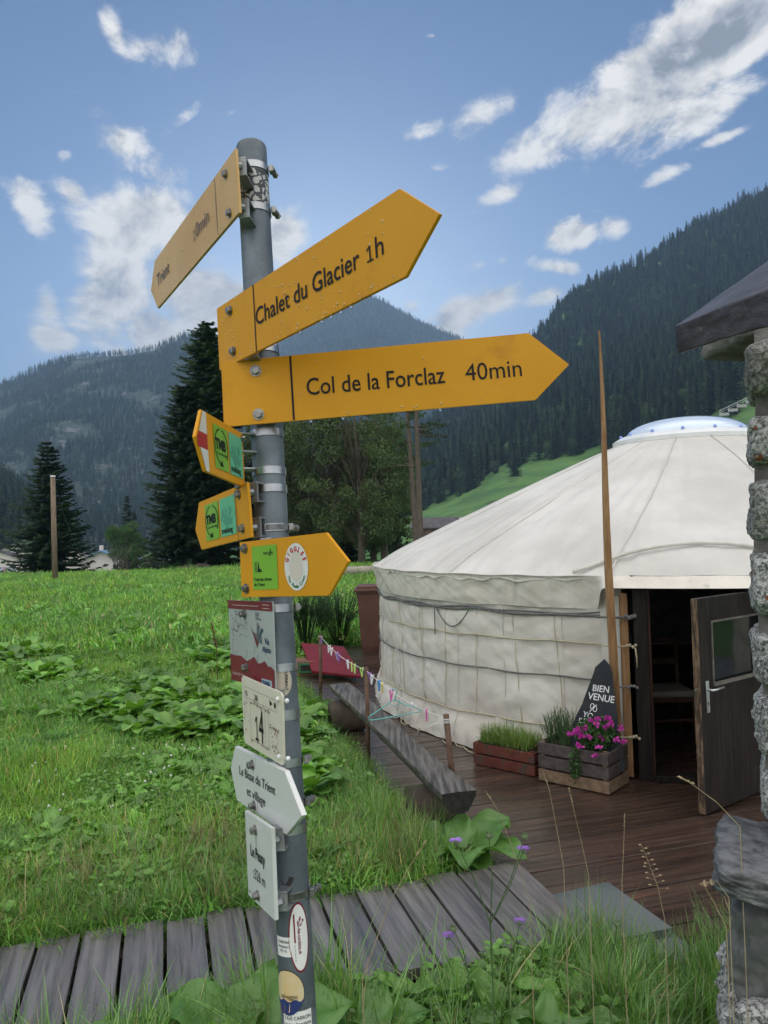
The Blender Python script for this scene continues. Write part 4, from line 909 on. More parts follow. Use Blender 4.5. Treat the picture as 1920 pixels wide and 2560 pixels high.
for py, kw in ((430, dict(screw=1.35)), (533, dict(screw=1.35)), (880, {}), (1088, {}), (1182, {}), (1226, {}), (1323, dict(screw=1.25, worm=True)), (1522, dict(screw=1.7)), (1668, {}), (1785, dict(w_=.018)), (1903, dict(screw=1.5)), (2005, dict(screw=1.3, worm=True)), (2068, {}), (2228, dict(screw=1.2, worm=True))): clamp(py, **kw)

def signboard(name, quad, H, W, outline, m_, label, th=.006, front=+1):
    """quad: TL, TR, BR, BL as (px, py, z); outline in (u, v) with u in [0, W], v in [0, H] from the bottom left"""
    TL, TR, BR, BL = [P(*c) for c in quad]
    def S2(u, v, w_=0.0):
        a, b = u / W, v / H; p = BL * (1 - a) * (1 - b) + BR * a * (1 - b) + TR * a * b + TL * (1 - a) * b; return p + nrm * w_
    nrm = (BR - BL).cross(TL - BL).normalized()
    if nrm.dot(Vector((0, 0, EYE)) - BL) < 0: nrm = -nrm
    n = len(outline); bm = bmesh.new(); fr = [bm.verts.new(S2(u, v, 0)) for u, v in outline]; bk = [bm.verts.new(S2(u, v, -th)) for u, v in outline]
    bm.faces.new(fr); bm.faces.new(list(reversed(bk)))
    for i in range(n): bm.faces.new((fr[i], bk[i], bk[(i + 1) % n], fr[(i + 1) % n]))
    bmesh.ops.recalc_face_normals(bm, faces=bm.faces); bmesh.ops.bevel(bm, geom=[e for e in bm.edges], offset=.0007, segments=2, affect='EDGES')
    bm.verts.index_update(); mb = MB().add([v.co.copy() for v in bm.verts], [[v.index for v in f.verts] for f in bm.faces]); bm.free()
    o = auto_smooth(mb.build(name, m_, post, label=label), 35); o['_n'] = 0
    del o['_n']
    return o, S2, nrm
def lettering(parent, S2, body, u, v, size, sx=.84, bold=.012, m_=None, w_=.0009, rot=0, shear=0, align='LEFT', name='lettering', space=1.0):
    vs, fs = text2d(body, size, sx, bold, align, shear, space); c, s = math.cos(rot), math.sin(rot)
    return MB().add([S2(u + x * c - y * s, v + x * s + y * c, w_) for x, y in vs], fs).build(name, m_ or mblk, parent)
CAPK = .727 / max(y for x, y in text2d('H')[0])
def fit(parent, S2, body, px0, px1, v, size, bold=.006, m_=None, w_=.0009, umax=.6):
    """lettering whose ends stand where they do on the real sign"""
    size = size * CAPK; us = np.linspace(-.05, umax, 900); xs = [proj(S2(u, v + size * .3))[0] for u in us]; u0, u1 = np.interp(px0, xs, us), np.interp(px1, xs, us)
    vs, fs = text2d(body, size, 1.0, bold); x0, x1 = min(x for x, y in vs), max(x for x, y in vs); k = (u1 - u0) / (x1 - x0)
    return MB().add([S2(u0 + (x - x0) * k, v + y, w_) for x, y in vs], fs).build('lettering', m_ or mblk, parent)
def flat(parent, S2, poly, m_, w_=.0008, name='print'):
    return MB().add([S2(u, v, w_) for u, v in poly], [tuple(range(len(poly)))]).build(name, m_, parent)
def rect(u0, v0, u1, v1): return [(u0, v0), (u1, v0), (u1, v1), (u0, v1)]
def thick_line(parent, S2, pts, wd, m_, w_=.001, name='line'):
    mb = MB()
    for (a, b), (c, d) in zip(pts, pts[1:]):
        l = math.hypot(c - a, d - b) or 1e-6; nx, ny = -(d - b) / l * wd / 2, (c - a) / l * wd / 2
        mb.add([S2(a + nx, b + ny, w_), S2(a - nx, b - ny, w_), S2(c - nx, d - ny, w_), S2(c + nx, d + ny, w_)], [(0, 1, 2, 3)])
    return mb.build(name, m_, parent)
def bolt(parent, S2, nrm, u, v, r=.0068, h=.006, rot=None):
    c = S2(u, v, 0); up = (S2(u, v + .01) - c).normalized(); rt = nrm.cross(up); a0 = rot if rot is not None else random.random() * 2; mb = MB()
    for z, rr, n in ((.0002, r * 1.35, 20),): mb.v += [tuple(c + nrm * z + (up * math.cos(k * 2 * math.pi / n) + rt * math.sin(k * 2 * math.pi / n)) * rr) for k in range(n)]; mb.v += [tuple(c + nrm * .0016 + (up * math.cos(k * 2 * math.pi / n) + rt * math.sin(k * 2 * math.pi / n)) * rr) for k in range(n)]
    n = 20; mb.f += [(k, (k + 1) % n, n + (k + 1) % n, n + k) for k in range(n)] + [tuple(n + k for k in range(n))]; o = len(mb.v)
    for z, rr in ((.0016, r), (.0016 + h * .85, r), (.0016 + h, r * .82)): mb.v += [tuple(c + nrm * z + (up * math.cos(a0 + k * math.pi / 3) + rt * math.sin(a0 + k * math.pi / 3)) * rr) for k in range(6)]
    for j in range(2): mb.f += [(o + j * 6 + k, o + j * 6 + (k + 1) % 6, o + (j + 1) * 6 + (k + 1) % 6, o + (j + 1) * 6 + k) for k in range(6)]
    mb.f.append(tuple(o + 12 + k for k in range(6))); mb.mi = [0] * len(mb.f); return mb.build('bolt', mbolt, parent)
def bracket(parent, S2, nrm, u, v, py, hh=.034, ww=.034):
    """open channel between the back of a board and the pole; the open side faces across the pole"""
    a = S2(u, v, -.0155); s0 = (a - PBASE).dot(pdir); ax = PBASE + pdir * s0; d = ax - a; L = d.length - PR + .004; d = d.normalized(); sd = d.cross(pdir).normalized(); mb = MB(); M = Matrix((sd, d, pdir)).transposed(); c = a + d * L / 2
    mb.box(c + pdir * hh / 2, (ww * .6, L, .0038), M, bev=.001); mb.box(c - pdir * hh / 2, (ww * .6, L, .0038), M, bev=.001); mb.box(a + d * .002, (ww * .6, .004, hh - .004), M); mb.tube([S2(u, v, -.002), a], .007, 8)
    return mb.build('bracket', mbrk, parent)
def drops(parent, S2, W, H, n, seed, vmax=1.0, umin=0.02):
    rd = random.Random(seed); mb = MB()
    for _ in range(n):
        u, v = rd.uniform(umin, W - .02), rd.uniform(.004, H * vmax) if rd.random() < .6 else rd.uniform(.001, .012); r = rd.uniform(.0008, .0021); c = S2(u, v, 0)
        up = (S2(u, v + .01) - c).normalized(); ri = (S2(u + .01, v) - c).normalized(); nn = up.cross(ri); nn = nn if nn.dot(Vector((0, 0, EYE)) - c) > 0 else -nn; M = Matrix((ri, nn, up)).transposed(); mb.sphere(c, r, 8, 6, (1, .5, 1.25), M)
    return mb.build('raindrops', mdrop, parent, True)
mdrop = mat('water_drop', (.55, .35, .12), rough=.03, spec=.8, coat=1.0); mdrop2 = mat('clear_water_drop', (.9, .92, .95), rough=.02, trans=1.0, ior=1.33)
def hang(parent, S2, spots):
    mb = MB()
    for u in spots: mb.sphere(S2(u, -.002, -.003), .0026, 10, 7, (1, 1, 1.3))
    mb.build('hanging_drops', mdrop2, parent, True)
H = .12
# 1 Trient 10min -------------------------------------------------
W = .60
o, S2, nr_ = signboard('arrow_sign', [(386.7, 652, 1.93), (587.4, 370.4, 1.425), (597.4, 531.6, 1.425), (394, 771.2, 1.93)], H, W, [(0, 0), (W, 0), (W, H), (0, H), (-.055, H * .52)], msheen, 'yellow arrow sign with painted-in sky sheen, reading Trient 10min, pointing away to the left')
ul = lambda u: u
flat(o, S2, rect(.478, .004, .4805, .116), msheent, name='divider')
fit(o, S2, 'Trient', 394, 424, .049, .0405, m_=msheent, w_=.0016); fit(o, S2, '10min', 484, 523, .049, .0405, m_=msheent, w_=.0016)
bolt(o, S2, nr_, .545, .096); bolt(o, S2, nr_, .553, .018)
bracket(o, S2, nr_, .585, .096, 0); bracket(o, S2, nr_, .587, .016, 0); drops(o, S2, W, H, 70, 1)
# 2 Chalet du Glacier 1h ------------------------------------------
W = .535
o, S2, nr_ = signboard('arrow_sign', [(541.5, 771.5, 1.455), (997.5, 471.3, 1.03), (1013.5, 692, 1.03), (548.6, 926.5, 1.455)], H, W, [(0, 0), (W, 0), (W + .072, H * .47), (W, H), (0, H)], myel, 'yellow arrow sign reading Chalet du Glacier 1h, pointing right towards the viewer')
flat(o, S2, rect(.1385, .0, .1415, H), mblk, name='divider')
fit(o, S2, 'Chalet du Glacier', 640, 899, .0455, .0405); fit(o, S2, '1h', 917, 959, .0455, .0405)
bolt(o, S2, nr_, .052, .100); bolt(o, S2, nr_, .058, .022); bracket(o, S2, nr_, .10, .10, 0); bracket(o, S2, nr_, .10, .02, 0)
drops(o, S2, W, H, 90, 2); hang(o, S2, [.20, .275, .335, .36, .385, .41])
# 3 Col de la Forclaz 40min ---------------------------------------
W = .565
o, S2, nr_ = signboard('arrow_sign', [(552.3, 905, 1.405), (1321.7, 832.5, 1.375), (1338.8, 1000.2, 1.375), (559.7, 1067.6, 1.405)], H, W, [(0, 0), (W, 0), (W + .066, H * .48), (W, H), (0, H)], myel, 'yellow arrow sign reading Col de la Forclaz 40min, the level one in the middle')
flat(o, S2, rect(.1275, .002, .1312, H - .001), mblk, name='divider')
fit(o, S2, 'Col de la Forclaz', 766.5, 1112, .0448, .0415); fit(o, S2, '40min', 1163, 1303.6, .0448, .0415)
bolt(o, S2, nr_, .064, .098, r=.0078); bolt(o, S2, nr_, .065, .018, r=.0078); bracket(o, S2, nr_, .085, .1, 0); bracket(o, S2, nr_, .085, .02, 0)
drops(o, S2, W, H, 14, 3); hang(o, S2, [.16, .218, .395])
# 4, 5 the two small green-stickered arrows -----------------------
mtg = mat('green_sticker', (.19, .43, .035), (.21, .46, .045), rough=.35); mtt = mat('turquoise_sticker', (.13, .48, .27), (.15, .50, .30), rough=.35); mtd = mat('turquoise_print', (.09, .33, .22), rough=.4); mrd = mat('red_sign_paint', (.42, .02, .02), rough=.35)
def tmb(o, S2, u0, W2, nrm):
    st = flat(o, S2, rect(u0, .014, u0 + .052, .088), mtg, name='route_sticker')
    st2 = flat(o, S2, rect(u0 + .058, .014, u0 + .112, .088), mtt, name='route_sticker')
    cx_, cy_ = u0 + .026, .053
    def ar(a0, a1): return [(cx_ + .024 * math.cos(a), cy_ + .030 * math.sin(a)) for a in np.linspace(a0, a1, 18)]
    thick_line(st, S2, ar(math.radians(100), math.radians(255)), .0022, mblk, .0014, 'ring_print'); thick_line(st, S2, ar(math.radians(-40), math.radians(80)), .0022, mblk, .0014, 'ring_print')
    flat(st, S2, [(cx_ - .010, cy_ - .034), (cx_ + .004, cy_ - .033), (cx_ - .001, cy_ - .022)], mblk, .0014, 'arrow_head')
    lettering(st, S2, 'TMB', u0 + .004, .048, .0245, sx=.80, bold=.05, w_=.0014); lettering(st, S2, 'Tour du Mont-Blanc', u0 + .008, .0385, .0062, sx=.75, bold=.02, w_=.0014)
    lettering(st2, S2, 'ALP', u0 + .062, .046, .030, sx=.76, bold=.05, m_=mtd, w_=.0012); flat(st2, S2, [(u0 + .066, .046), (u0 + .104, .046), (u0 + .094, .032), (u0 + .088, .037), (u0 + .080, .030), (u0 + .074, .037)], mtd, .0012, 'mountain_print')
    lettering(st2, S2, 'trekking', u0 + .061, .020, .0150, sx=.78, bold=.025, w_=.0014)
W = .155; H = .10
o, S2, nr_ = signboard('arrow_sign', [(503.8, 1023.9, 1.245), (606, 1083, 1.41), (613, 1219, 1.41), (514.4, 1178.5, 1.245)], H, W, [(0, 0), (W, 0), (W, H), (0, H), (-.027, H * .50)], myel, 'small yellow arrow sign with white and red tip, the upper of the two with green stickers')
flat(o, S2, [(-.024, .045), (.012, .062), (.012, .037), (-.022, .036)], mrd, name='red_stripe')
flat(o, S2, [(.012, .0625), (.012, .099), (.001, .099), (-.015, .0625)], mwht, name='white_stripe'); flat(o, S2, [(.012, .0365), (.012, .001), (.001, .001), (-.015, .0365)], mwht, name='white_stripe')
flat(o, S2, [(-.015, .0625), (.012, .0625), (.012, .0365), (-.015, .0365), (-.024, .05)], mrd, .0006, name='red_stripe')
tmb(o, S2, .036, W, nr_); bracket(o, S2, nr_, .150, .083, 0); bracket(o, S2, nr_, .152, .018, 0); bolt(o, S2, nr_, .150, .0895, r=.004); 
W = .178
o, S2, nr_ = signboard('arrow_sign', [(497.1, 1256, 1.60), (616.4, 1205.6, 1.375), (627.1, 1343.5, 1.375), (503.8, 1374.5, 1.60)], H, W, [(0, 0), (W, 0), (W, H), (0, H), (-.022, H * .45)], myel, 'small yellow arrow sign with green stickers, the lower of the two pointing left')
tmb(o, S2, .024, W, nr_); bolt(o, S2, nr_, .151, .084); bolt(o, S2, nr_, .155, .020); bracket(o, S2, nr_, .170, .083, 0); bracket(o, S2, nr_, .172, .018, 0)
thick_line(o, S2, [(.140, .001), (.140, .099)], .0012, mat('seam_shadow', (.30, .13, .01), rough=.5), name='overlap_seam')
# 6 Trail des digues ----------------------------------------------
W = .205
o, S2, nr_ = signboard('arrow_sign', [(598.5, 1356, 1.405), (814.1, 1331.5, 1.225), (822, 1489.4, 1.225), (604, 1493.4, 1.405)], H, W, [(0, 0), (W, 0), (W + .042, H * .52), (W, H), (0, H)], myel, 'yellow arrow sign pointing right with a green trail sticker and a white oval sticker')
bolt(o, S2, nr_, .014, .088); bolt(o, S2, nr_, .014, .016); bracket(o, S2, nr_, .05, .085, 0); bracket(o, S2, nr_, .05, .016, 0)
st = flat(o, S2, rect(.033, .013, .095, .090), mtg, name='trail_sticker')
lettering(st, S2, 'Trail des digues', .036, .0285, .0078, sx=.90, bold=.02, w_=.0014, shear=.15); lettering(st, S2, 'de Trient', .036, .0195, .0078, sx=.90, bold=.02, w_=.0014, shear=.15); lettering(st, S2, 'RANDO TRAIL', .062, .075, .0042, sx=.9, bold=.03, w_=.0014)
thick_line(st, S2, [(.078, .070), (.079, .077), (.081, .083)], .0016, mblk, .0014, 'runner_print'); thick_line(st, S2, [(.065, .0735), (.088, .0735)], .0006, mblk, .0014, 'runner_print')
for k in range(6): thick_line(st, S2, [(.039, .045 + k * .0032), (.0455, .045 + k * .0032)], .0013, mblk, .0014, 'dike_print')
flat(st, S2, [(.0465, .044), (.0485, .062), (.0495, .062), (.0515, .049), (.056, .049), (.056, .047), (.0525, .0465), (.057, .0455), (.057, .044)], mblk, .0014, 'dike_print')
def oval(cx_, cy_, a, b, n=40): return [(cx_ + a * math.cos(2 * math.pi * k / n), cy_ + b * math.sin(2 * math.pi * k / n)) for k in range(n)]
mstk = mat('white_sticker', (.72, .72, .70), rough=.3)
# mascot left out on purpose: a plain die-cut oval with its words in their places
st = flat(o, S2, oval(.1385, .049, .0265, .0395), mstk, name='oval_sticker'); flat(st, S2, oval(.1385, .049, .0145, .0245), mat('sticker_pale_centre', (.66, .60, .54), rough=.3), .0012, 'plain_centre')
def arc_text(parent, body, cx_, cy_, a, b, t0, t1, size, m_, bold=.03, flip=1):
    n = len(body)
    for k, ch in enumerate(body):
        if ch == ' ': continue
        t = t0 + (t1 - t0) * (k + .5) / n; u, v = cx_ + a * math.cos(t), cy_ + b * math.sin(t); tx, ty = -a * math.sin(t) * (1 if t1 > t0 else -1), b * math.cos(t) * (1 if t1 > t0 else -1)
        vs, fs = text2d(ch, size, .85, bold, 'CENTER'); r_ = math.atan2(ty, tx); c, s = math.cos(r_), math.sin(r_)
        yield MB().add([S2(u + x * c - y * s, v + x * s + y * c, .0013) for x, y in vs], fs)
def merge(gen, parent, m_, name='lettering'):
    mb = MB()
    for g_ in gen: mb.add(g_.v, g_.f)
    return mb.build(name, m_, parent)
merge(arc_text(st, 'GIGGLES', .1385, .049, .0180, .0262, math.radians(165), math.radians(15), .0105, mrd, .05), st, mat('red_print', (.5, .02, .03), rough=.4))
merge(arc_text(st, 'The Powder Clown', .1385, .049, .0225, .0350, math.radians(205), math.radians(335), .0078, None, .03), st, mat('green_print', (.02, .15, .07), rough=.4))
# 7 Via Alpina -----------------------------------------------------
W = .21; H = .155
mslv = mat('silver_plate', (.42, .44, .45), (.47, .49, .50), scale=4, rough=.35, metal=.15); mwine = mat('wine_red_print', (.17, .012, .03), (.19, .016, .036), scale=5, rough=.35); mgry = mat('grey_print', (.13, .14, .16), rough=.5); mnavy = mat('navy_print', (.012, .05, .13), rough=.4)
o, S2, nr_ = signboard('route_plate', [(569.8, 1500, 1.505), (681, 1504.8, 1.33), (688.6, 1729.5, 1.33), (579.2, 1698.2, 1.505)], H, W, rect(0, 0, W, H), mslv, 'silver and wine red plate with a route map and the words Via Alpina', th=.003)
k = W / .9
flat(o, S2, rect(.0, H * .895, W, H), mwine, name='red_header')
flat(o, S2, [(0, 0), (W, 0), (W, H * .235), (W * .93, H * .27), (W * .87, H * .265), (W * .80, H * .32), (W * .74, H * .29), (W * .66, H * .275), (W * .57, H * .345), (W * .50, H * .31), (W * .40, H * .275), (W * .27, H * .325), (W * .15, H * .318), (0, H * .322)], mwine, name='mountain_profile')
fit(o, S2, 'Via', 662, 673.5, .080, .0145, bold=.02, m_=mnavy); fit(o, S2, 'Alpina', 656.3, 678, .0655, .0140, bold=.02, m_=mnavy)
flat(o, S2, [(.118, .100), (.137, .0955), (.141, .118), (.150, .1105), (.146, .094), (.139, .070), (.130, .080)], mgry, name='peak_logo'); flat(o, S2, [(.110, .108), (.128, .086), (.131, .083), (.139, .071), (.142, .082), (.134, .088)], mwine, .001, name='peak_logo')
flat(o, S2, [(.146, .081), (.152, .098), (.161, .108), (.168, .104), (.158, .098), (.150, .086)], mnavy, .0011, name='peak_logo'); flat(o, S2, [(.146, .0805), (.157, .094), (.159, .0805)], mgry, .0012, name='peak_logo')
route = [(.060, .135), (.05, .130), (.044, .126), (.038, .120), (.030, .112), (.026, .104), (.020, .098), (.018, .090), (.026, .087), (.022, .080), (.016, .076), (.015, .065), (.017, .055), (.020, .048), (.026, .049), (.024, .043), (.022, .037)]
thick_line(o, S2, route, .0009, mwine, name='route_line'); thick_line(o, S2, [(.060, .135), (.072, .134), (.082, .128), (.086, .116), (.080, .105), (.066, .110), (.058, .108), (.062, .120), (.055, .126)], .0009, mgry, name='route_line')
thick_line(o, S2, [(.020, .098), (.030, .100), (.036, .096), (.046, .099), (.050, .108), (.044, .116)], .0012, mwine, name='route_line')
dm = random.Random(2); mbm = MB()
for _ in range(26): u, v = dm.uniform(.008, .09), dm.uniform(.07, .135); l = dm.uniform(.004, .008); mbm.add([S2(*q_, .001) for q_ in rect(u, v, u + l, v + .0014)], [(0, 1, 2, 3)])
for k_ in range(4): mbm.add([S2(*q_, .001) for q_ in rect(.134, .122 + k_ * .0035, .134 + (.026, .014, .018, .018)[k_], .1238 + k_ * .0035)], [(0, 1, 2, 3)])
for u, v in ((.03, .046), (.082, .048), (.120, .058), (.133, .044)): mbm.add([S2(u, v, .001), S2(u + .0012, v, .001), S2(u + .008, v + .016, .001), S2(u + .0068, v + .016, .001)], [(0, 1, 2, 3)])
mbm.build('place_names', mgry, o)
mpink = mat('pale_print', (.55, .42, .44), rough=.5); mb_ = MB()
for u0, u1, v in ((.024, .150, .1455), (.168, .197, .1485), (.168, .197, .1425)): mb_.add([S2(*q_, .001) for q_ in rect(u0, v, u1, v + .0011)], [(0, 1, 2, 3)])
mb_.build('header_print', mpink, o); lettering(o, S2, 'Le Peuty (CH) - Trient', .010, .012, .0082, sx=.78, m_=mpink)
st = flat(o, S2, rect(.153, .005, .198, .0175), mat('pale_blue_label', (.35, .47, .52), rough=.4), .001, name='label'); lettering(st, S2, 'TRANSA', .156, .0075, .0105, sx=.88, bold=.05, m_=mnavy, w_=.0014)
bolt(o, S2, nr_, .083, .131, r=.0062, h=.009); bolt(o, S2, nr_, .083, .031, r=.0065, h=.009); bracket(o, S2, nr_, .15, .13, 0); bracket(o, S2, nr_, .15, .032, 0)
# 8 route plate 14 -------------------------------------------------
W = .165; H = .125
rr = .006; oc = [(rr, 0), (W - rr, 0), (W, rr), (W, H - rr), (W - rr, H), (rr, H), (0, H - rr), (0, rr)]
o, S2, nr_ = signboard('route_plate', [(603, 1688, 1.42), (705.4, 1733, 1.30), (709.5, 1917, 1.30), (610.5, 1857, 1.42)], H, W, oc, mcrm, 'rusty cream plate with the number 14 below the route map plate', th=.004)
fit(o, S2, '14', 639, 659, .019, .080, bold=.02); mrust = mat('rust', (.12, .045, .02), (.18, .08, .035), scale=40, rough=.9)
thick_line(o, S2, [(.012, .0), (.012, .0)], .001, mblk, name='frame_line'); thick_line(o, S2, [(.012, .108), (.146, .108), (.146, .088), (.012, .088), (.012, .108)], .0006, mgry, name='frame_line'); thick_line(o, S2, [(.036, .083), (.11, .083), (.11, .016), (.036, .016), (.036, .083)], .0007, mgry, name='frame_line'); thick_line(o, S2, [(.010, .078), (.024, .078)], .0007, mblk, name='frame_line')
thick_line(o, S2, [(.096, .083), (.096, .016)], .0007, mgry, name='frame_line'); lettering(o, S2, 'VS', .016, .091, .014, sx=.6); lettering(o, S2, '268', .055, .091, .015, sx=.6)
flat(o, S2, [(.117, .093), (.117, .104), (.127, .0985)], mblk, name='arrow_mark'); flat(o, S2, oval(.137, .098, .003, .0055, 14), mblk, name='dot_mark')
dr = random.Random(6); mb = MB()
for _ in range(150):
    c = dr.random()
    if c < .45: u, v = .118 + dr.gauss(0, .004) + (.03 * dr.random()), .012 + dr.random() * .05
    elif c < .7: u, v = .008 + abs(dr.gauss(0, .008)), .02 + dr.random() * .07
    else: u, v = .036 + dr.random() * .08, (.016 if dr.random() < .5 else .083) + dr.gauss(0, .0025)
    r = dr.uniform(.0004, .0018); m0 = len(mb.v); mb.add([S2(min(W - .002, max(.002, u + r * math.cos(a) * dr.uniform(.5, 1.3))), min(H - .002, max(.002, v + r * math.sin(a) * dr.uniform(.6, 1.8))), .0012) for a in np.linspace(0, 5.5, 7)], [tuple(range(7))])
mb.build('rust_spots', mrust, o); mscr = mat('white_screw_cap', (.75, .76, .76), rough=.3)
for u, v in ((.150, .112), (.150, .014)): MB().sphere(S2(u, v, .001), .0042, 12, 8).build('screw_cap', mscr, o, True)
for v in (.112, .014): MB().sphere(S2(.170, v, -.006), .0042, 12, 8).build('screw_cap', mscr, o, True)
bracket(o, S2, nr_, .12, .1, 0); bracket(o, S2, nr_, .12, .02, 0)
# 9 Le Bisse du Trient et village -----------------------------------
W = .175; H = .105
o, S2, nr_ = signboard('arrow_sign', [(587.4, 1866, 1.50), (711.8, 1928.7, 1.271), (715.4, 2087.5, 1.271), (592.4, 2000.7, 1.50)], H, W, [(0, 0), (W, 0), (W + .047, H * .46), (W, H), (0, H), (-.022, H * .545)], mwht, 'white double-pointed sign reading Le Bisse du Trient et village', th=.009)
fit(o, S2, 'Le Bisse du Trient', 599.3, 689, .056, .0225); fit(o, S2, 'et village', 618, 664, .025, .0225)
bolt(o, S2, nr_, .068, .0875, r=.0068, h=.009); bolt(o, S2, nr_, .070, .0135, r=.0068, h=.009); bracket(o, S2, nr_, .12, .085, 0); bracket(o, S2, nr_, .12, .015, 0)
thick_line(o, S2, [(.081, .001), (.0815, .012), (.083, .025)], .0008, mrust, name='rust_run'); thick_line(o, S2, [(.079, .104), (.0795, .085)], .0006, mgry, name='rust_run')
# 10 Le Peuty 1326 m -------------------------------------------------
W = .125; H = .153
o, S2, nr_ = signboard('name_plate', [(612, 2026, 1.405), (678, 2071, 1.265), (687, 2302, 1.265), (621, 2238, 1.405)], H, W, rect(0, 0, W, H), mwht, 'white plate reading Le Peuty 1326 m, lowest on the pole', th=.007)
fit(o, S2, 'Le Peuty', 627.3, 663, .080, .026, bold=.02); fit(o, S2, '1326 m', 633.6, 663.4, .0425, .0255, bold=.02)
bolt(o, S2, nr_, .052, .131, r=.0068, h=.008); bolt(o, S2, nr_, .052, .017, r=.0068, h=.008); bracket(o, S2, nr_, .115, .128, 0); bracket(o, S2, nr_, .118, .025, 0, hh=.028)
thick_line(o, S2, [(.053, .118), (.0535, .108), (.053, .098)], .0010, mrust, name='rust_run')
lettering(o, S2, 'signal', .006, .010, .006, sx=.8, m_=mblk)

# stickers on the pole ------------------------------------------------
def pole_map(th0, s0, dr): return lambda u, v, w_=0.0: onpole(th0 + u / PR, s0 + v, dr + w_)
def pole_grid(poly_fn, u0, u1, v0, v1, Mp, nu=14, nv=18):
    mb = MB(); idx = {}
    for i in range(nu + 1):
        for j in range(nv + 1): mb.v.append(tuple(Mp(*poly_fn(i / nu, j / nv))))
    mb.f = [(i * (nv + 1) + j, (i + 1) * (nv + 1) + j, (i + 1) * (nv + 1) + j + 1, i * (nv + 1) + j + 1) for i in range(nu) for j in range(nv)]; mb.mi = [0] * len(mb.f); return mb
def oval_patch(Mp, a, b, dr=0, n=36, rings=6):
    mb = MB(); mb.v.append(tuple(Mp(0, 0, dr)))
    for r in range(1, rings + 1): mb.v += [tuple(Mp(a * r / rings * math.cos(2 * math.pi * k / n), b * r / rings * math.sin(2 * math.pi * k / n), dr)) for k in range(n)]
    mb.f = [(0, 1 + k, 1 + (k + 1) % n) for k in range(n)] + [(1 + (r - 1) * n + k, 1 + r * n + k, 1 + r * n + (k + 1) % n, 1 + (r - 1) * n + (k + 1) % n) for r in range(1, rings) for k in range(n)]; mb.mi = [0] * len(mb.f); return mb
def rect_patch(Mp, w2, h2, dr=0, nu=12): return pole_grid(lambda a, b: (-w2 + 2 * w2 * a, -h2 + 2 * h2 * b, dr), 0, 1, 0, 1, Mp, nu, 4)
def ptext(parent, Mp, body, u, v, size, sx=.85, bold=.01, m_=None, rot=0, align='CENTER'):
    vs, fs = text2d(body, size, sx, bold, align); c, s = math.cos(rot), math.sin(rot); return MB().add([Mp(u + x * c - y * s, v + x * s + y * c, .0005) for x, y in vs], fs).build('lettering', m_ or mblk, parent)
def sticker_at(px, py): return pole_map(th_of(px, py), s_of(py), .00035)
# crackled remains between the top clamps
mcr = bpy.data.materials.new('crackled_sticker'); mcr.use_nodes = True; gq = NG(mcr.node_tree); bq = gq.n['Principled BSDF']; tcq = gq.node('ShaderNodeTexCoord').outputs['Object']
nq = gq.node('ShaderNodeTexNoise'); nq.inputs['Scale'].default_value = 60; gq.l.new(tcq, nq.inputs['Vector']); wq = gq.v('ADD', tcq, gq.v('SCALE', nq.outputs['Color'], scale=.010))
vo = gq.node('ShaderNodeTexVoronoi', feature='DISTANCE_TO_EDGE'); vo.inputs['Scale'].default_value = 62; gq.l.new(wq, vo.inputs['Vector']); e1 = gq.m('GREATER_THAN', vo.outputs['Distance'], .10); e2 = gq.m('GREATER_THAN', gq.noise(tcq, 45, 4, .6), .44)
gq.put(bq.inputs['Base Color'], gq.mix(gq.m('MULTIPLY', e1, e2), (.045, .048, .052), (.46, .46, .45))); bq.inputs['Roughness'].default_value = .6
sa, sb = s_of(523), s_of(442); Mp = pole_map(0, (sa + sb) / 2, .0003); pole_grid(lambda a, b: (-.040 + .085 * a, (-.5 + b) * (sb - sa)), 0, 1, 0, 1, Mp, 30, 4).build('peeling_sticker', mcr, post, True)
# taxi oval
Mp = sticker_at(747, 2328); a_, b_2 = .0185, .0560
st = oval_patch(Mp, a_, b_2).build('taxi_sticker', mwine, post, True); oval_patch(Mp, a_ - .0026, b_2 - .0036, .0003).build('sticker_face', mstk, st, True)
def pline(parent, Mp, pts, wd, m_): 
    S3 = lambda u, v, w_: Mp(u, v, w_); return thick_line(parent, S3, pts, wd, m_, .0005, 'line_print')
pline(st, Mp, [(-.0075, -.008), (-.0078, .037), (.0035, .031), (.0010, .0275), (.0085, .0265), (.0028, .018)], .0026, mwine)
ptext(st, Mp, 'taxi-des-combins.ch', -.0025, .000, .0085, sx=.78, bold=.03, m_=mwine, rot=-math.pi / 2); ptext(st, Mp, '+41 79 794 79 79', -.0095, -.024, .0042, sx=.9, m_=mgry, rot=-math.pi / 2)
# partly hidden taxi label
Mp = sticker_at(708, 2350); st = rect_patch(Mp, .0165, .0155).build('torn_label', mstk, post, True); 
for v, t_ in ((.006, 'CARRON'), (-.001, 'directions'), (-.008, '342 42')): ptext(st, Mp, t_, .000, v, .0062, rot=-.03)
# round sunset sticker
Mp = sticker_at(718, 2462); st = oval_patch(Mp, .030, .036).build('round_sticker', mblk, post, True); oval_patch(Mp, .0288, .0348, .0003).build('sunset_print', mat('sunset_yellow', (.62, .44, .20), (.60, .50, .32), scale=30, rough=.35), st, True)
mb = MB(); Np = 20
for k in range(Np + 1): 
    a = math.pi + .35 + (math.pi - .7) * k / Np; mb.v.append(tuple(Mp(.0285 * math.cos(a), .0345 * math.sin(a), .0005))); mb.v.append(tuple(Mp(.0285 * math.cos(a), -.0120 + .002 * math.sin(k), .0005)))
mb.f = [(2 * k, 2 * k + 2, 2 * k + 3, 2 * k + 1) for k in range(Np)]; mb.mi = [0] * Np; mb.build('night_blue_print', mat('night_blue', (.02, .03, .12), (.03, .05, .18), scale=60, rough=.35), st, True)
ptext(st, Mp, 'selvaggio', .002, -.009, .0105, sx=.85, bold=.01)
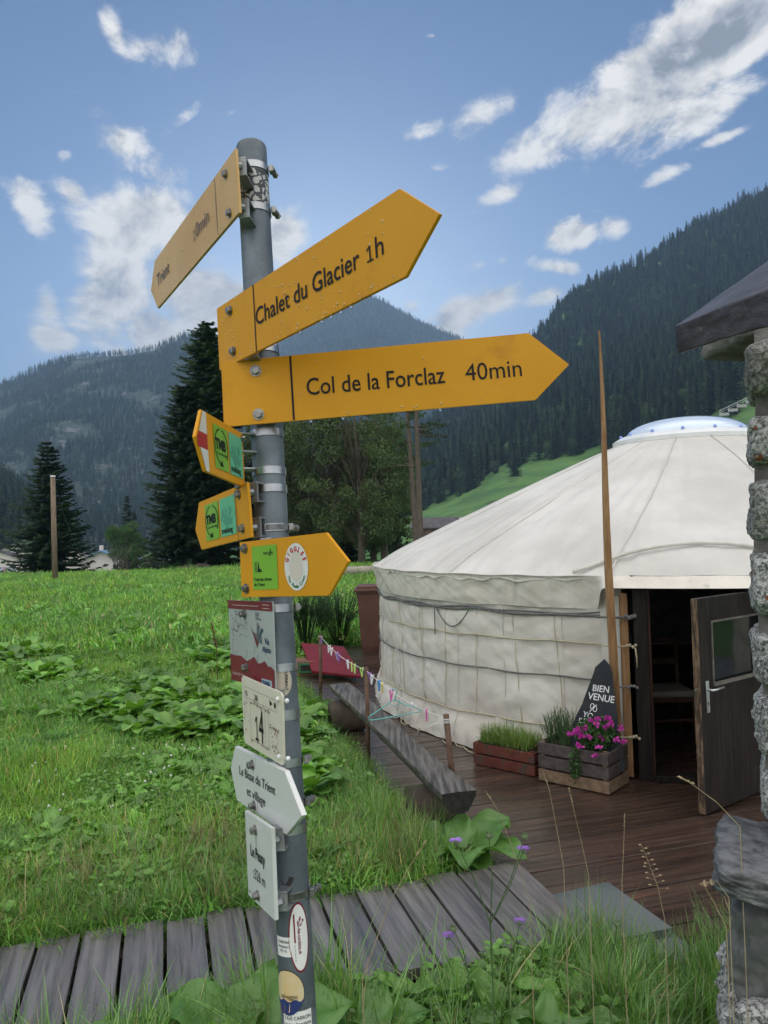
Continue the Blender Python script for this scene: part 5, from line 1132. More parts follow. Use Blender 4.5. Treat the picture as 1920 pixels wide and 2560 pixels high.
mb = MB(); mb.add([Mp(.001, -.030, .0007), Mp(.0035, -.022, .0007), Mp(.0045, -.015, .0007), Mp(.0028, -.022, .0007), Mp(.0035, -.029, .0007)], [(0, 1, 2, 3, 4)]); mb.build('flame_print', mat('flame_print', (.7, .5, .3), rough=.4), st)
MB().add([Mp(-.018, -.030, .0007), Mp(-.006, -.032, .0007), Mp(-.006, -.020, .0007), Mp(-.018, -.018, .0007)], [(0, 1, 2, 3)]).build('orange_patch', mat('orange_print', (.35, .12, .04), rough=.4), st)
# bottom taxi label
Mp = sticker_at(743, 2537); st = rect_patch(Mp, .0255, .0185).build('taxi_label', mstk, post, True)
for v, t_, s_ in ((.006, 'TAXI CARRON', .0078), (-.003, 'toutes directions', .0076), (-.012, '079 342 42 12', .0078)): ptext(st, Mp, t_, 0, v, s_, sx=.9, bold=.01)
# beige oval with capital letters, mostly behind the map plate
Mp = sticker_at(700, 1700); st = oval_patch(Mp, .022, .028).build('beige_sticker', mat('beige_sticker', (.50, .43, .34), rough=.4), post, True); ptext(st, Mp, 'SUPERMAUT', .0085, .0, .0075, bold=.02, rot=-math.pi / 2)
# dark tape remains
Mp = sticker_at(716, 2190); MB().add([Mp(u, v) for u, v in ((-.010, .004), (.006, .008), (.013, .006), (.010, -.002), (.006, -.006), (.004, -.012), (.000, -.005), (-.009, -.004))], [tuple(range(8))]).build('tape_remains', mat('tape_remains', (.03, .026, .022), rough=.7), post)
# ================================================================== stone pillar with plank and ledge
mgran = bpy.data.materials.new('speckled_granite'); mgran.use_nodes = True; gq = NG(mgran.node_tree); bq = gq.n['Principled BSDF']; tcq = gq.node('ShaderNodeTexCoord').outputs['Object']
n1_ = gq.noise(tcq, 75, 5, .7, .6); n2_ = gq.noise(tcq, 5, 5, .6); n3_ = gq.noise(tcq, 15, 3, .5)
sp = gq.ss(gq.m('ADD', n1_, gq.m('MULTIPLY', gq.m('SUBTRACT', n2_, .5), .25)), .40, .62)
c_ = gq.mix(sp, (.08, .08, .08), (.60, .60, .58)); c_ = gq.mix(gq.ss(gq.noise(tcq, 2.3, 4, .6), .50, .66), c_, gq.mix(sp, (.12, .12, .11), (.42, .41, .38)))
c_ = gq.mix(gq.ss(n3_, .665, .69), c_, (.26, .085, .03)); gq.put(bq.inputs['Base Color'], c_); bq.inputs['Roughness'].default_value = .85
bn = gq.node('ShaderNodeBump'); bn.inputs['Strength'].default_value = .9; bn.inputs['Distance'].default_value = .008; gq.put(bn.inputs['Height'], gq.noise(tcq, 55, 8, .75)); gq.put(bq.inputs['Normal'], bn.outputs[0])
mmort = mat('rough_mortar', (.15, .14, .13), (.24, .23, .215), scale=14, rough=.95, bump=.9, bscale=60, bdist=.01)
mledge = mat('dark_ledge_stone', (.045, .047, .05), (.19, .195, .20), scale=16, detail=9, rough=.5, bump=.8, bscale=22, bdist=.012, stretch=(1, 1, 2.5), c3=(.25, .25, .25), c3scale=30, c3lo=.66, c3hi=.74)
mdst = mat('lichened_dark_stone', (.085, .09, .09), (.17, .17, .16), scale=7, detail=8, rough=.7, bump=.5, bscale=14, bdist=.012, c3=(.26, .09, .03), c3scale=5.5, c3lo=.60, c3hi=.66)
def rock(c, sz, seed, lvl=4, amp=.10, sharp=.55, M=None, fine=.02, ex=7):
    bm = bmesh.new(); bmesh.ops.create_cube(bm, size=1.0); bmesh.ops.subdivide_edges(bm, edges=bm.edges[:], cuts=lvl * 5, use_grid_fill=True); vs = []; of = Vector((seed * 3.7, seed * 1.3, 0))
    for v in bm.verts:
        p = v.co * 2; q = Vector([math.copysign(abs(k) ** 1.0, k) for k in p]); l4 = (abs(q.x) ** ex + abs(q.y) ** ex + abs(q.z) ** ex) ** (1 / ex); q = q / l4 * .5
        q = Vector((q.x * sz[0], q.y * sz[1], q.z * sz[2])); n_ = q.normalized(); ms_ = min(sz)
        q += n_ * ms_ * (amp * mn.noise(q / ms_ * 1.6 + of) - amp * .8 * abs(mn.noise(q / ms_ * 2.7 + of)) + amp * .5 * mn.noise(q / ms_ * 4 + of) + fine * 2 * mn.noise(q / ms_ * 11 + of) + fine * mn.noise(q / ms_ * 25 + of)); vs.append((M @ q if M else q) + Vector(c))
    bm.verts.index_update(); fs = [[v.index for v in f.verts] for f in bm.faces]; bm.free(); return MB().add(vs, fs)
wx = 1.0; base = G(1960, 3000, .05); 
pil = thing('stone_pillar', 'rough granite and mortar pillar filling the right edge with orange lichen spots', 'pillar', (1.35, 2.45, 0))
def SP(px, py, z=2.3): return P(px, py, z)
def stone_px(x0, y0, y1, w_px, seed, m_, z=2.25, dep=.36, name='stone', amp=.10, dx=0):
    a, b = P(x0, y0, z), P(x0, y1, z); h = (a - b).length; wd = w_px * z / F; c = (a + b) / 2 + Vector((.90, -.436, 0)) * (wd / 2 + .012) + Vector((.436, .90, 0)) * (dep / 2); rock(c, (wd, dep, h * 1.04), seed, amp=amp, M=Matrix.Rotation(R(-25.8), 3, 'Z')).build(name, m_, pil, True)
core = MB(); a = P(1900, 790, 2.30); b = P(1925, 2500, 2.30)
for i in range(9):
    pass
pts = [(1884, 760), (1888, 1010), (1886, 1180), (1884, 1365), (1896, 1558), (1908, 1728), (1914, 1912), (1920, 2060), (1930, 2300), (1930, 2700), (1930, 3100)]
nv_ = len(pts); 
for px_, py_ in pts:
    p = P(px_, py_, 2.30); core.v += [tuple(p), tuple(p + Vector((.75, -.36, 0))), tuple(p + Vector((.98, .14, 0))), tuple(p + Vector((0.26, .5, 0)))]
core.f = [(i * 4 + k, i * 4 + (k + 1) % 4, (i + 1) * 4 + (k + 1) % 4, (i + 1) * 4 + k) for i in range(nv_ - 1) for k in range(4)] + [(0, 1, 2, 3)]; core.mi = [0] * len(core.f); co = core.build('mortar_core', mmort, pil)
rows = [(1850, 850, 985, 330, 1), (1856, 1040, 1158, 300, 2), (1862, 1205, 1350, 330, 3), (1866, 1384, 1545, 300, 4), (1869, 1588, 1716, 280, 5), (1880, 1748, 1896, 330, 6), (1892, 1930, 2062, 300, 7)]
for k, (x0, y0, y1, w_, sd) in enumerate(rows):
    stone_px(x0, y0, y1, w_ * .55, sd, mgran); stone_px(x0 + w_ * .58, y0 - 12, y1 + 8, w_ * .6, sd + 20, mgran, z=2.24); stone_px(x0 + w_ * 1.22, y0 + 6, y1 - 6, w_ * .7, sd + 40, mgran, z=2.24)
MBk = rock(P(1872, 795, 2.36) + Vector((.2, .16, 0)), (.46, .36, .14), 77, amp=.08).build('mortar_cap', mmort, pil, True)
# ledge slab, dark stone, pale foot stone
c = P(2015, 2228, 2.10); rock(c + Vector((.10, .10, -.005)), (.56, .46, .085), 31, ex=12, amp=.20, M=Matrix.Rotation(R(-25), 3, 'Z') @ Matrix.Rotation(.12, 3, 'Y'), fine=.05).build('ledge_stone', mledge, pil, True, 'dark flat ledge stone jutting out of the pillar')
c = P(2012, 2420, 2.15); rock(c + Vector((.06, .12, 0)), (.40, .40, .32), 32, amp=.10, fine=.035, M=Matrix.Rotation(R(-25), 3, 'Z')).build('stone', mdst, pil, True, 'smooth dark stone with orange lichen under the ledge')
c = P(2035, 2650, 2.12); rock(c + Vector((.06, .10, 0)), (.50, .45, .34), 33, amp=.14, fine=.04, M=Matrix.Rotation(R(-25), 3, 'Z')).build('stone', mgran, pil, True, 'pale rough stone at the foot of the pillar')
c = P(2040, 2930, 2.2); rock(c + Vector((.1, .12, 0)), (.6, .5, .42), 34, amp=.12, M=Matrix.Rotation(R(-25), 3, 'Z')).build('stone', mgran, pil, True)
# wooden capping plank
mplank = mat('weathered_capping', (.030, .026, .032), (.075, .068, .078), scale=8, detail=9, rough=.42, bump=.9, bscale=26, bdist=.01, stretch=(1, .6, 1), c3=(.17, .165, .17), c3scale=16, c3lo=.6, c3hi=.7)
TLf, TRf, BRf, BLf = P(1688, 815, 1.95), P(2100, 655, 1.55), P(2100, 760, 1.55), P(1696, 884, 1.95)
bk = Vector((.16, .50, .16)); q = [TLf, TRf, BRf, BLf]; q2 = [P(1694, 811, 2.25), P(2100, 525, 1.80), P(2100, 762, 1.80), P(1702, 878, 2.25)]
bm = bmesh.new(); vv = [bm.verts.new(v) for v in q + q2]
for f in ((3, 2, 1, 0), (4, 5, 6, 7), (0, 1, 5, 4), (1, 2, 6, 5), (2, 3, 7, 6), (3, 0, 4, 7)): bm.faces.new([vv[i] for i in f])
bmesh.ops.recalc_face_normals(bm, faces=bm.faces); bmesh.ops.subdivide_edges(bm, edges=bm.edges[:], cuts=16, use_grid_fill=True)
for v in bm.verts: v.co += Vector((1, .3, 1)) * (.006 * mn.noise(v.co * 14) + .004 * mn.noise(v.co * 40))
bm.verts.index_update(); mb = MB().add([v.co.copy() for v in bm.verts], [[v.index for v in f.verts] for f in bm.faces]); bm.free(); mb.build('capping_plank', mplank, pil, True, 'dark weathered plank capping the pillar and jutting out to the left')

# ================================================================== background trees
def tree(name, px, py, z, crown, trunk, label, mc, extra=None, gh=None, group=None):
    b = P(px, py, z); t = thing(name, label, 'tree', b, group); 
    trunk.v = [tuple(Vector(v) + b) for v in trunk.v]; trunk.build('trunk', bark, t, True)
    crown.v = [tuple(Vector(v) + b) for v in crown.v]; crown.build('crown', mc, t); return t
tree('spruce', 124, 1440, 60, conifer(10.7, 3.9, 30, 12, 8, 101, droop=.24, twig=.40, nt=8, tw=.13, narrow=.72, start=.05, jit=.35), trunk_mb(10.6, .22), 'dark symmetrical spruce behind the bare wooden pole at the left', mneedle)
tree('spruce', 322, 1436, 130, conifer(13.6, 2.9, 26, 9, 4, 102, droop=.3, twig=.5, nt=3, tw=.25, narrow=.85), trunk_mb(13.4, .3), 'distant dark spruce rising behind the round green tree', mneedle)
tree('spruce', 338, 1436, 138, conifer(11.6, 2.4, 24, 9, 4, 103, droop=.3, twig=.5, nt=3, tw=.25, narrow=.85), trunk_mb(11.4, .3), 'distant spruce with a lower top, right behind the round green tree', mneedle)
tree('spruce', 388, 1430, 150, conifer(8.5, 1.9, 18, 8, 3, 104, droop=.3, twig=.6, nt=3, tw=.3), trunk_mb(8.3, .2), 'slim far spruce between the round tree and the big conifers', mneedle)
tree('spruce', 476, 1448, 52, conifer(13.3, 3.3, 46, 13, 7, 105, droop=.34, twig=.44, nt=9, tw=.16, narrow=.42, start=.08), trunk_mb(13, .34), 'broad dark conifer left of the signpost with drooping branches', mneedle)
tree('larch', 528, 1448, 56, conifer(19.0, 3.8, 54, 11, 7, 106, droop=.40, twig=.46, nt=8, tw=.18, narrow=.40, start=.12, sparse=.1), trunk_mb(18.6, .36), 'tallest larch behind the yellow signs, lighter than its dark neighbour', mneedle2)
def broadleaf(h, rad, blobs_n, leaves, size, seed, trunk_r, base=.3, vert=1.0, mi=0, spread=1.0, bs=(.22, .40)):
    rd = random.Random(seed); mb = MB(); tk = MB(); top = Vector((rd.uniform(-.3, .3), 0, h * .8)); tk.tube([(0, 0, -.3), (0.05, 0, h * .3), (.0, .05, h * .55), top], [trunk_r * 1.3, trunk_r, trunk_r * .6, trunk_r * .2], 8)
    for _ in range(blobs_n):
        a = rd.uniform(0, 6.28); zz = rd.uniform(base, .95) * h; k = math.sin(math.pi * min(1, max(0.05, (zz / h - base * .7) / (1.05 - base * .7)))) ** .6; r = rad * k * rd.uniform(.25, .85) * spread; c = Vector((r * math.cos(a), r * math.sin(a), zz))
        s_ = rad * rd.uniform(*bs); leafcloud(mb, c, (s_, s_, s_ * .75 * vert), leaves // blobs_n, size, rd, mi, .4, edge=.35)
        tk.tube([(0, 0, zz * .55), tuple(c * .5 + Vector((0, 0, zz * .38))), tuple(c)], [trunk_r * .16, trunk_r * .10, trunk_r * .04], 5)
    return mb, tk
mleafd = leafmat('broad_leaves', (.035, .085, .022), (.055, .12, .032), scale=.8, rough=.6, trans=.2); mleafo = leafmat('olive_leaves', (.050, .082, .028), (.085, .12, .04), scale=.6, rough=.6, trans=.25)
c_, t_ = broadleaf(7.6, 2.7, 26, 15000, .085, 201, .16, base=.34); tree('broadleaf_tree', 318, 1440, 98, c_, t_, 'rounded bright green tree standing before the white house', mleafd)
c_, t_ = broadleaf(3.4, 1.4, 10, 900, .045, 202, .05, base=.3, spread=1.2)
for k in range(16): a = k * .39; t_.tube([(0, 0, 0), (.6 * math.cos(a), .6 * math.sin(a), 1.6), (1.3 * math.cos(a + .2), 1.3 * math.sin(a + .2), 3.1)], [.035, .025, .008], 5)
tree('shrub', 300, 1444, 74, c_, t_, 'half bare dark shrub in front of the white house wall', leafmat('dark_shrub_leaves', (.025, .045, .02), (.04, .06, .025), rough=.6))
c_, t_ = broadleaf(2.6, 1.15, 12, 2600, .06, 203, .05, base=.12); tree('shrub', 352, 1448, 68, c_, t_, 'low yellowish bush right of the white house', mleafo)
# wood behind the pole
for k, (px_, h_, r_, zz, sd, nm, m_, lb) in enumerate([
    (712, 12.6, 2.6, 58, 301, 'c', mneedle2, 'dark larch directly right of the signpost pole'), (775, 12.9, 3.0, 52, 302, 'b', mleafo, 'loose olive birch behind the yurt side of the signpost'), (838, 12.2, 2.9, 50, 303, 'b', mleafo, 'feathery olive tree in the centre of the wood'),
    (905, 12.6, 3.0, 47, 304, 'b', mleafo, 'birch with a pale crooked stem in the wood left of the yurt'), (962, 11.8, 2.2, 50, 305, 'b', mleafo, 'rightmost leafy tree of the wood beside the two bare trunks'), (690, 12.0, 2.4, 55, 309, 'b', mleafo, 'birch partly hidden by the signpost pole, lighter than the conifers'), (935, 12.0, 2.6, 56, 310, 'b', mleafd, 'greener tree between the crooked birch and the rightmost leafy tree'), (992, 10.6, 1.8, 55, 311, 'b', mleafo, 'slender small birch just left of the two bare larch trunks'), (800, 10.8, 2.8, 62, 312, 'b', mleafd, 'green tree filling the back of the wood'), (650, 13.4, 2.8, 64, 306, 'c', mneedle, 'dark conifer hidden behind the signpost pole'),
    (742, 10.5, 2.4, 66, 307, 'c', mneedle, 'shadowy conifer at the back of the wood near the pole'), (870, 11.5, 2.6, 66, 308, 'c', mneedle, 'shadowy conifer at the back of the wood near the yurt')]):
    if nm == 'c': cr, tk = conifer(h_, r_, 36, 10, 6, sd, droop=.38, twig=.45, nt=7, tw=.16, narrow=.5, start=.15, sparse=.1), trunk_mb(h_, .24)
    else:
        cr, tk = broadleaf(h_, r_ * 1.2, 90, 17000, .075, sd, .2, base=.2, vert=1.1, spread=1.15, bs=(.12, .26))
    tree('larch' if nm == 'c' else 'birch', px_, 1450 if zz < 60 else 1446, zz, cr, tk, lb, m_)
for k, (px_, zz, h_, lean, lb) in enumerate([(1056, 44, 12.2, -.035, 'left of the two tall bare larch trunks beside the yurt roof'), (1062, 40, 10.6, .0, 'right of the two tall bare larch trunks beside the yurt roof')]):
    px_ = (1046, 1054)[k]; b = P(px_, 1440, zz); t = thing('larch', lb, 'tree', b, 'two bare larches'); pts = [b + Vector((lean * q * h_, 0, q * h_)) for q in np.linspace(-.02, 1, 8)]; MB().tube(pts, [.2, .165, .155, .145, .135, .12, .09, .05], 10).build('trunk', bark, t, True)
    rd = random.Random(40 + k); cr = MB()
    for q in range(15):
        f = rd.uniform(.52, .99); o_ = b + Vector((lean * f * h_, 0, f * h_)); a = rd.choice([0, 0, math.pi, .8, -.7, 2.4]) + rd.uniform(-.4, .4); L = rd.uniform(.8, 2.3) * (1.25 - f * .6); e = o_ + Vector((L * math.cos(a), L * math.sin(a), rd.uniform(-.25, .35))); MB_ = cr.tube([o_, (o_ + e) / 2 + Vector((0, 0, -.15)), e], [.05, .035, .01], 5, mi=1)
        for _ in range(90): tt = rd.uniform(.3, 1.05); p = o_ + (e - o_) * tt + Vector((rd.gauss(0, .12), rd.gauss(0, .12), rd.gauss(-.04, .06))); s_ = rd.uniform(.05, .12); an = rd.uniform(0, 6.28); cr.add([p, p + Vector((s_ * math.cos(an), s_ * math.sin(an), -.02)), p + Vector((s_ * .4 * math.cos(an + 1), s_ * .4 * math.sin(an + 1), -s_))], [(0, 1, 2)])
    cr.build('crown', [mneedle2, bark], t)
# trees on the hillside meadow
def on_hill(px, py):
    best = None
    kn = prof_right(px); zs = [k[0] for k in kn]; ys = [k[1] for k in kn]
    z = np.interp(-py, [-y for y in ys], zs); return P(px, py, z), z
for k, (px_, py_, hpx, nm, lb) in enumerate([(1288, 1204, 70, 'spruce', 'lone dark spruce standing on the green hillside meadow'), (1106, 1252, 56, 'broadleaf_tree', 'round pale tree at the lower edge of the hillside forest'), (1165, 1228, 52, 'broadleaf_tree', 'bushy dark tree at the hillside forest edge'), (1062, 1268, 46, 'broadleaf_tree', 'small pale tree between the bare trunks and the hillside'), (1240, 1190, 40, 'broadleaf_tree', 'small round tree next to the lone hillside spruce')]):
    b, z = on_hill(px_, py_); hh = hpx * z / F
    if nm == 'spruce': cr, tk = conifer(hh, hh * .34, 24, 9, 4, 400 + k, droop=.3, twig=.6, nt=4, tw=.5, narrow=.6, start=.02), trunk_mb(hh, .35)
    else: cr, tk = broadleaf(hh, hh * .36, 18, 3600, .32, 400 + k, .3, base=.22)
    t = thing(nm, lb, 'tree', b); tk.v = [tuple(Vector(v) + b) for v in tk.v]; tk.build('trunk', bark, t); cr.v = [tuple(Vector(v) + b) for v in cr.v]; cr.build('crown', mneedle if nm == 'spruce' else leafmat('hill_leaves', (.035, .07, .03), (.05, .095, .04), scale=.1, rough=.7, trans=.1), t)
# ================================================================== far buildings, road, car, people
def block(t, c, ux, L, D, H, mw, mr, ridge_up, over=.5, along=True, flat_n=None):
    """walls with gables on the ends of ux; roof slabs as parts"""
    uy = Vector((-ux.y, ux.x, 0)); q = lambda a, b, z: c + ux * a + uy * b + Vector((0, 0, z)); a, b = L / 2, D / 2
    MB().add([q(-a, -b, 0), q(a, -b, 0), q(a, b, 0), q(-a, b, 0), q(-a, -b, H), q(a, -b, H), q(a, b, H), q(-a, b, H), q(0, -b, H + ridge_up), q(0, b, H + ridge_up)], [(0, 1, 5, 8, 4), (2, 3, 7, 9, 6), (1, 2, 6, 5), (3, 0, 4, 7)]).build('wall', mw, t)
    for s_ in (-1, 1):
        e = q(s_ * (a + over), 0, H - over * ridge_up / a) - c; vs = []
        for z in (0.02, .22): vs += [q(0, -b - over, H + ridge_up + z), q(s_ * (a + over), -b - over, H - over * ridge_up / a + z), q(s_ * (a + over), b + over, H - over * ridge_up / a + z), q(0, b + over, H + ridge_up + z)]
        MB().add(vs, [(0, 1, 2, 3), (7, 6, 5, 4), (0, 4, 5, 1), (1, 5, 6, 2), (2, 6, 7, 3), (3, 7, 4, 0)]).build('roof', mr, t)
mwall = mat('white_render', (.62, .56, .54), (.68, .62, .60), scale=.6, rough=.9); mblue = mat('blue_metal_roof', (.10, .20, .34), (.14, .25, .40), scale=.5, rough=.35); mdr = mat('dark_slate_roof', (.06, .055, .06), (.10, .09, .095), scale=1, rough=.7); mwin = mat('far_window', (.03, .035, .045), rough=.15); mchal = mat('chalet_wood', (.09, .055, .035), (.14, .09, .06), scale=1, rough=.8)
c = P(277, 1432, 170); t = thing('house', 'white house with low pitched blue metal roof beyond the meadow', 'house', c); block(t, c, Vector((1, .05, 0)).normalized(), 10.6, 12, 2.6, mwall, mblue, 2.3, over=1.0)
for x in (-3, 3.2): MB().box(c + Vector((x, -6.03, 1.5)), (1.1, .05, .9)).build('window', mwin, t)
MB().box(c + Vector((-1.2, -2, 5.4)), (.7, .7, 1.5)).build('chimney', mwall, t)
for k, (px_, zz, L, H, up, mw, mr, lb) in enumerate([(10, 165, 9, 2.4, 2.0, mwall, mdr, 'small chalet with dark grey roof at the far left edge behind the car'), (60, 240, 12, 5, 2.4, mwall, mdr, 'white village house seen through the big spruce'), (170, 250, 14, 4, 2.2, mwall, mdr, 'wide pale village house behind the big spruce and the bare pole'), (395, 230, 9, 2.2, 1.6, mchal, mdr, 'low brown hut between the round tree and the big conifers'), (790, 120, 10, 3.0, 2.0, mchal, mdr, 'brown chalet glimpsed between the trunks of the wood'), (700, 110, 7, 2.2, 1.4, mwall, mdr, 'pale shed glimpsed behind the signpost pole')]):
    c = P(px_, 1420 if zz > 200 else 1430, zz); t = thing('house', lb, 'house', c); block(t, c, Vector((1, .3 * (-1) ** k, 0)).normalized(), L, L * .8, H, mw, mr, up)
    uy = Vector((-(.3 * (-1) ** k), 1, 0)).normalized()
    for x in (-L * .25, L * .25): MB().box(c + Vector((1, .3 * (-1) ** k, 0)).normalized() * x - uy * (L * .4 + .04), (.9, .06, 1.0), Matrix.Rotation(math.atan2(.3 * (-1) ** k, 1), 3, 'Z')).build('window', mwin, t)
    for o_ in t.children:
        if o_.name.startswith('window'): o_.location.z += H * .5
for k, (px_, py_, L, lb) in enumerate([(1116, 1322, 12, 'grey roofed barn at the foot of the hillside, the upper of two'), (1085, 1338, 9, 'dark little barn at the foot of the hillside, the lower of two')]):
    c = P(px_ + (20 if k == 0 else 5), 1338 if k == 0 else 1345, 190 if k == 0 else 165); t = thing('barn', lb, 'barn', c); block(t, c, Vector((.35, .94, 0)), L * .55, L, 2.4, mchal, mat('grey_barn_roof', (.20, .20, .21), (.26, .26, .27), scale=1, rough=.6) if k == 0 else mdr, 1.8)
# road and car
def road_pts(a, b, wd, n=24):
    return a, b
rdm = mat('asphalt', (.14, .14, .145), (.18, .18, .185), scale=2, rough=.8)
mb = MB(); R0, R1 = [], []
line = [(-62, 66), (-66, 90), (-62, 118), (-48, 138), (-44, 150), (-60, 175), (-100, 230), (-160, 330)]
for i in range(len(line)):
    a = Vector((*line[max(0, i - 1)], 0)); b = Vector((*line[min(len(line) - 1, i + 1)], 0)); d = (b - a).normalized(); n_ = Vector((-d.y, d.x, 0)) * 4.5; p = Vector((*line[i], 0))
    for s_ in (-1, 1): q = p + n_ * s_; mb.v.append((q.x, q.y, ground_h(q.x, q.y) + .12))
mb.f = [(2 * i, 2 * i + 1, 2 * i + 3, 2 * i + 2) for i in range(len(line) - 1)]; mb.mi = [0] * len(mb.f); struct(mb.build('road', rdm))
cc = P(6, 1436, 134); cc.z = ground_h(cc.x, cc.y) + .12
car = thing('parked_car', 'silver car on the road at the far left edge', 'car', cc); msil = mat('silver_car_paint', (.42, .47, .54), (.45, .5, .56), rough=.25, metal=.4, coat=.6); mcg = mat('car_glass', (.02, .025, .03), rough=.05); mty = mat('tyre', (.02, .02, .02), rough=.9)
def car_body():
    prof_ = [(-2.1, .35), (-2.15, .75), (-1.9, .98), (-1.1, 1.05), (-.55, 1.5), (.9, 1.52), (1.7, 1.08), (2.1, .95), (2.12, .4)]; mb = MB(); n = len(prof_)
    for y, k in ((-.86, .93), (-.78, 1.0), (.78, 1.0), (.86, .93)):
        for x, z in prof_: mb.v.append((x * (1 if abs(y) < .8 else .985), y * (1 if z < 1.1 else .84), z * (1 if abs(y) < .8 else .99)))
    for j in range(3): mb.f += [(j * n + i, j * n + i + 1, (j + 1) * n + i + 1, (j + 1) * n + i) for i in range(n - 1)] + [(j * n + n - 1, j * n, (j + 1) * n, (j + 1) * n + n - 1)]
    mb.f += [tuple(range(n)), tuple(reversed(range(3 * n, 4 * n)))]; mb.mi = [0] * len(mb.f); return mb
Mc = Matrix.Rotation(R(62), 3, 'Z')
def cp(mb): mb.v = [tuple(cc + Mc @ Vector(v)) for v in mb.v]; return mb
cp(car_body()).build('body', msil, car)
for s_ in (-1, 1):
    cp(MB().add([(-.98, s_ * .80, 1.08), (-.5, s_ * .735, 1.44), (.8, s_ * .735, 1.46), (1.4, s_ * .79, 1.1)], [(0, 1, 2, 3)])).build('side_window', mcg, car)
    for x in (-1.35, 1.3): w_ = cp(MB().tube([(x, s_ * .70, .33), (x, s_ * .89, .33)], .33, 16)).build('wheel', mty, car); cp(MB().tube([(x, s_ * .88, .33), (x, s_ * .90, .33)], .19, 12)).build('rim', malu, w_)
    cp(MB().box((-2.13, s_ * .6, .72), (.06, .34, .16))).build('headlight', mstk, car)
cp(MB().add([(-1.13, -.70, 1.07), (-1.13, .70, 1.07), (-.60, .62, 1.48), (-.60, -.62, 1.48)], [(0, 1, 2, 3)])).build('windscreen', mcg, car); cp(MB().box((-2.16, 0, .5), (.04, 1.0, .2))).build('grille', mty, car)
def skin_body(pts, edges, radii, name, m_, parent=None):
    me = bpy.data.meshes.new(name); me.from_pydata([tuple(p) for p in pts], edges, []); o = bpy.data.objects.new(name, me); COL.objects.link(o); sk = o.modifiers.new('skin', 'SKIN')
    bm = bmesh.new(); bm.from_mesh(me); ly = bm.verts.layers.skin.verify()
    for v, r_ in zip(bm.verts, radii): v[ly].radius = (r_, r_) if not hasattr(r_, '__len__') else r_
    bm.verts.ensure_lookup_table(); bm.verts[0][ly].use_root = True; bm.to_mesh(me); bm.free(); sb = o.modifiers.new('sub', 'SUBSURF'); sb.levels = 2; sb.render_levels = 2
    dg = bpy.context.evaluated_depsgraph_get(); dg.update(); m2 = bpy.data.meshes.new_from_object(o.evaluated_get(dg)); o.modifiers.clear(); o.data = m2; m2.materials.clear(); m2.materials.append(m_); m2.polygons.foreach_set('use_smooth', [True] * len(m2.polygons))
    if parent: o.parent = parent
    return o
def walker(px, py, z, yaw, cloth, legs, packc, label, sc=1.0):
    b = P(px, py, z); b.z = ground_h(b.x, b.y) + .13
    J = [(0, 0, .95), (0, 0, 1.15), (0, .02, 1.38), (0, .03, 1.50), (0, .04, 1.60), (0, .05, 1.74), (.18, .02, 1.42), (.23, .04, 1.15), (.22, .18, .95), (-.18, .02, 1.42), (-.23, -.02, 1.15), (-.22, .06, .92), (.09, 0, .90), (.10, .13, .50), (.10, .05, .08), (.10, .18, .04), (-.09, 0, .90), (-.10, -.04, .50), (-.10, -.24, .14), (-.10, -.12, .05)]
    E = [(0, 1), (1, 2), (2, 3), (3, 4), (4, 5), (2, 6), (6, 7), (7, 8), (2, 9), (9, 10), (10, 11), (0, 12), (12, 13), (13, 14), (14, 15), (0, 16), (16, 17), (17, 18), (18, 19)]
    r_ = [(.15, .11), (.14, .10), (.15, .11), .055, (.085, .10), (.06, .07), .06, .045, .035, .06, .045, .035, .09, .065, .045, .04, .09, .065, .045, .04]
    t = thing('person', label, 'person', b, 'two walkers on the road'); Mz = Matrix.Rotation(yaw, 4, 'Z'); bd_ = skin_body([Mz @ Vector(p) for p in J], E, r_, 'body', cloth, t); bd_.data.materials.append(legs); bd_.data.materials.append(mat('skin_tone', (.45, .28, .2), rough=.6))
    for p in bd_.data.polygons:
        z_ = p.center.z; p.material_index = 1 if z_ < .92 else (2 if z_ > 1.5 else 0)
    MB().box(b + Mz @ Vector((0, -.19, 1.25)), (.32, .20, .48), Mz.to_3x3(), bev=.05).build('backpack', packc, t); MB().sphere(b + Mz @ Vector((0, .03, 1.70)), .105, 12, 8).build('hair', mat('dark_hair', (.04, .03, .02), rough=.8), t, True)
walker(47, 1432, 130, .5, mat('dark_jacket', (.04, .05, .07), rough=.8), mat('dark_trousers', (.03, .03, .035), rough=.8), mat('blue_pack', (.05, .08, .14), rough=.7), 'walker with a backpack on the road, nearer to the car')
walker(63, 1432, 126, .2, mat('black_jacket', (.03, .03, .035), rough=.8), mat('dark_trousers', (.03, .03, .035), rough=.8), mat('green_pack', (.05, .08, .05), rough=.7), 'walker with a backpack on the road, further right beside the sign post')
# posts, pole, wires, fences
mpw = mat('old_pole_wood', (.15, .11, .075), (.24, .18, .13), scale=3, rough=.85, stretch=(6, 6, .6), bump=.4, bscale=20)
b = G(138, 1456, 0); b = P(138, 1456, 35); t = thing('utility_pole', 'bare wooden pole in the meadow in front of the left spruce', 'pole', b); tp_ = P(132, 1192, 35.0)
MB().tube([b - Vector((0, 0, .4)), tp_], [.13, .105], 12).build('pole', mpw, t, True); MB().tube([tp_, tp_ + Vector((0, 0, .06))], [.12, .11], 12).build('cap', mstk, t)
wv = [tp_ * (1 - q) + P(212, 1402, 60) * q - Vector((0, 0, 1.0 * math.sin(math.pi * q) * .6)) for q in np.linspace(0, 1, 14)]
o = MB().tube([v - Vector((0, 0, .05)) for v in wv], .012, 4).build('guy_wire', mat('dark_wire', (.03, .05, .04), rough=.6), None, True); recenter(o, tp_); tag(o, 'thin wire sagging from the bare wooden pole towards the white house', 'wire')
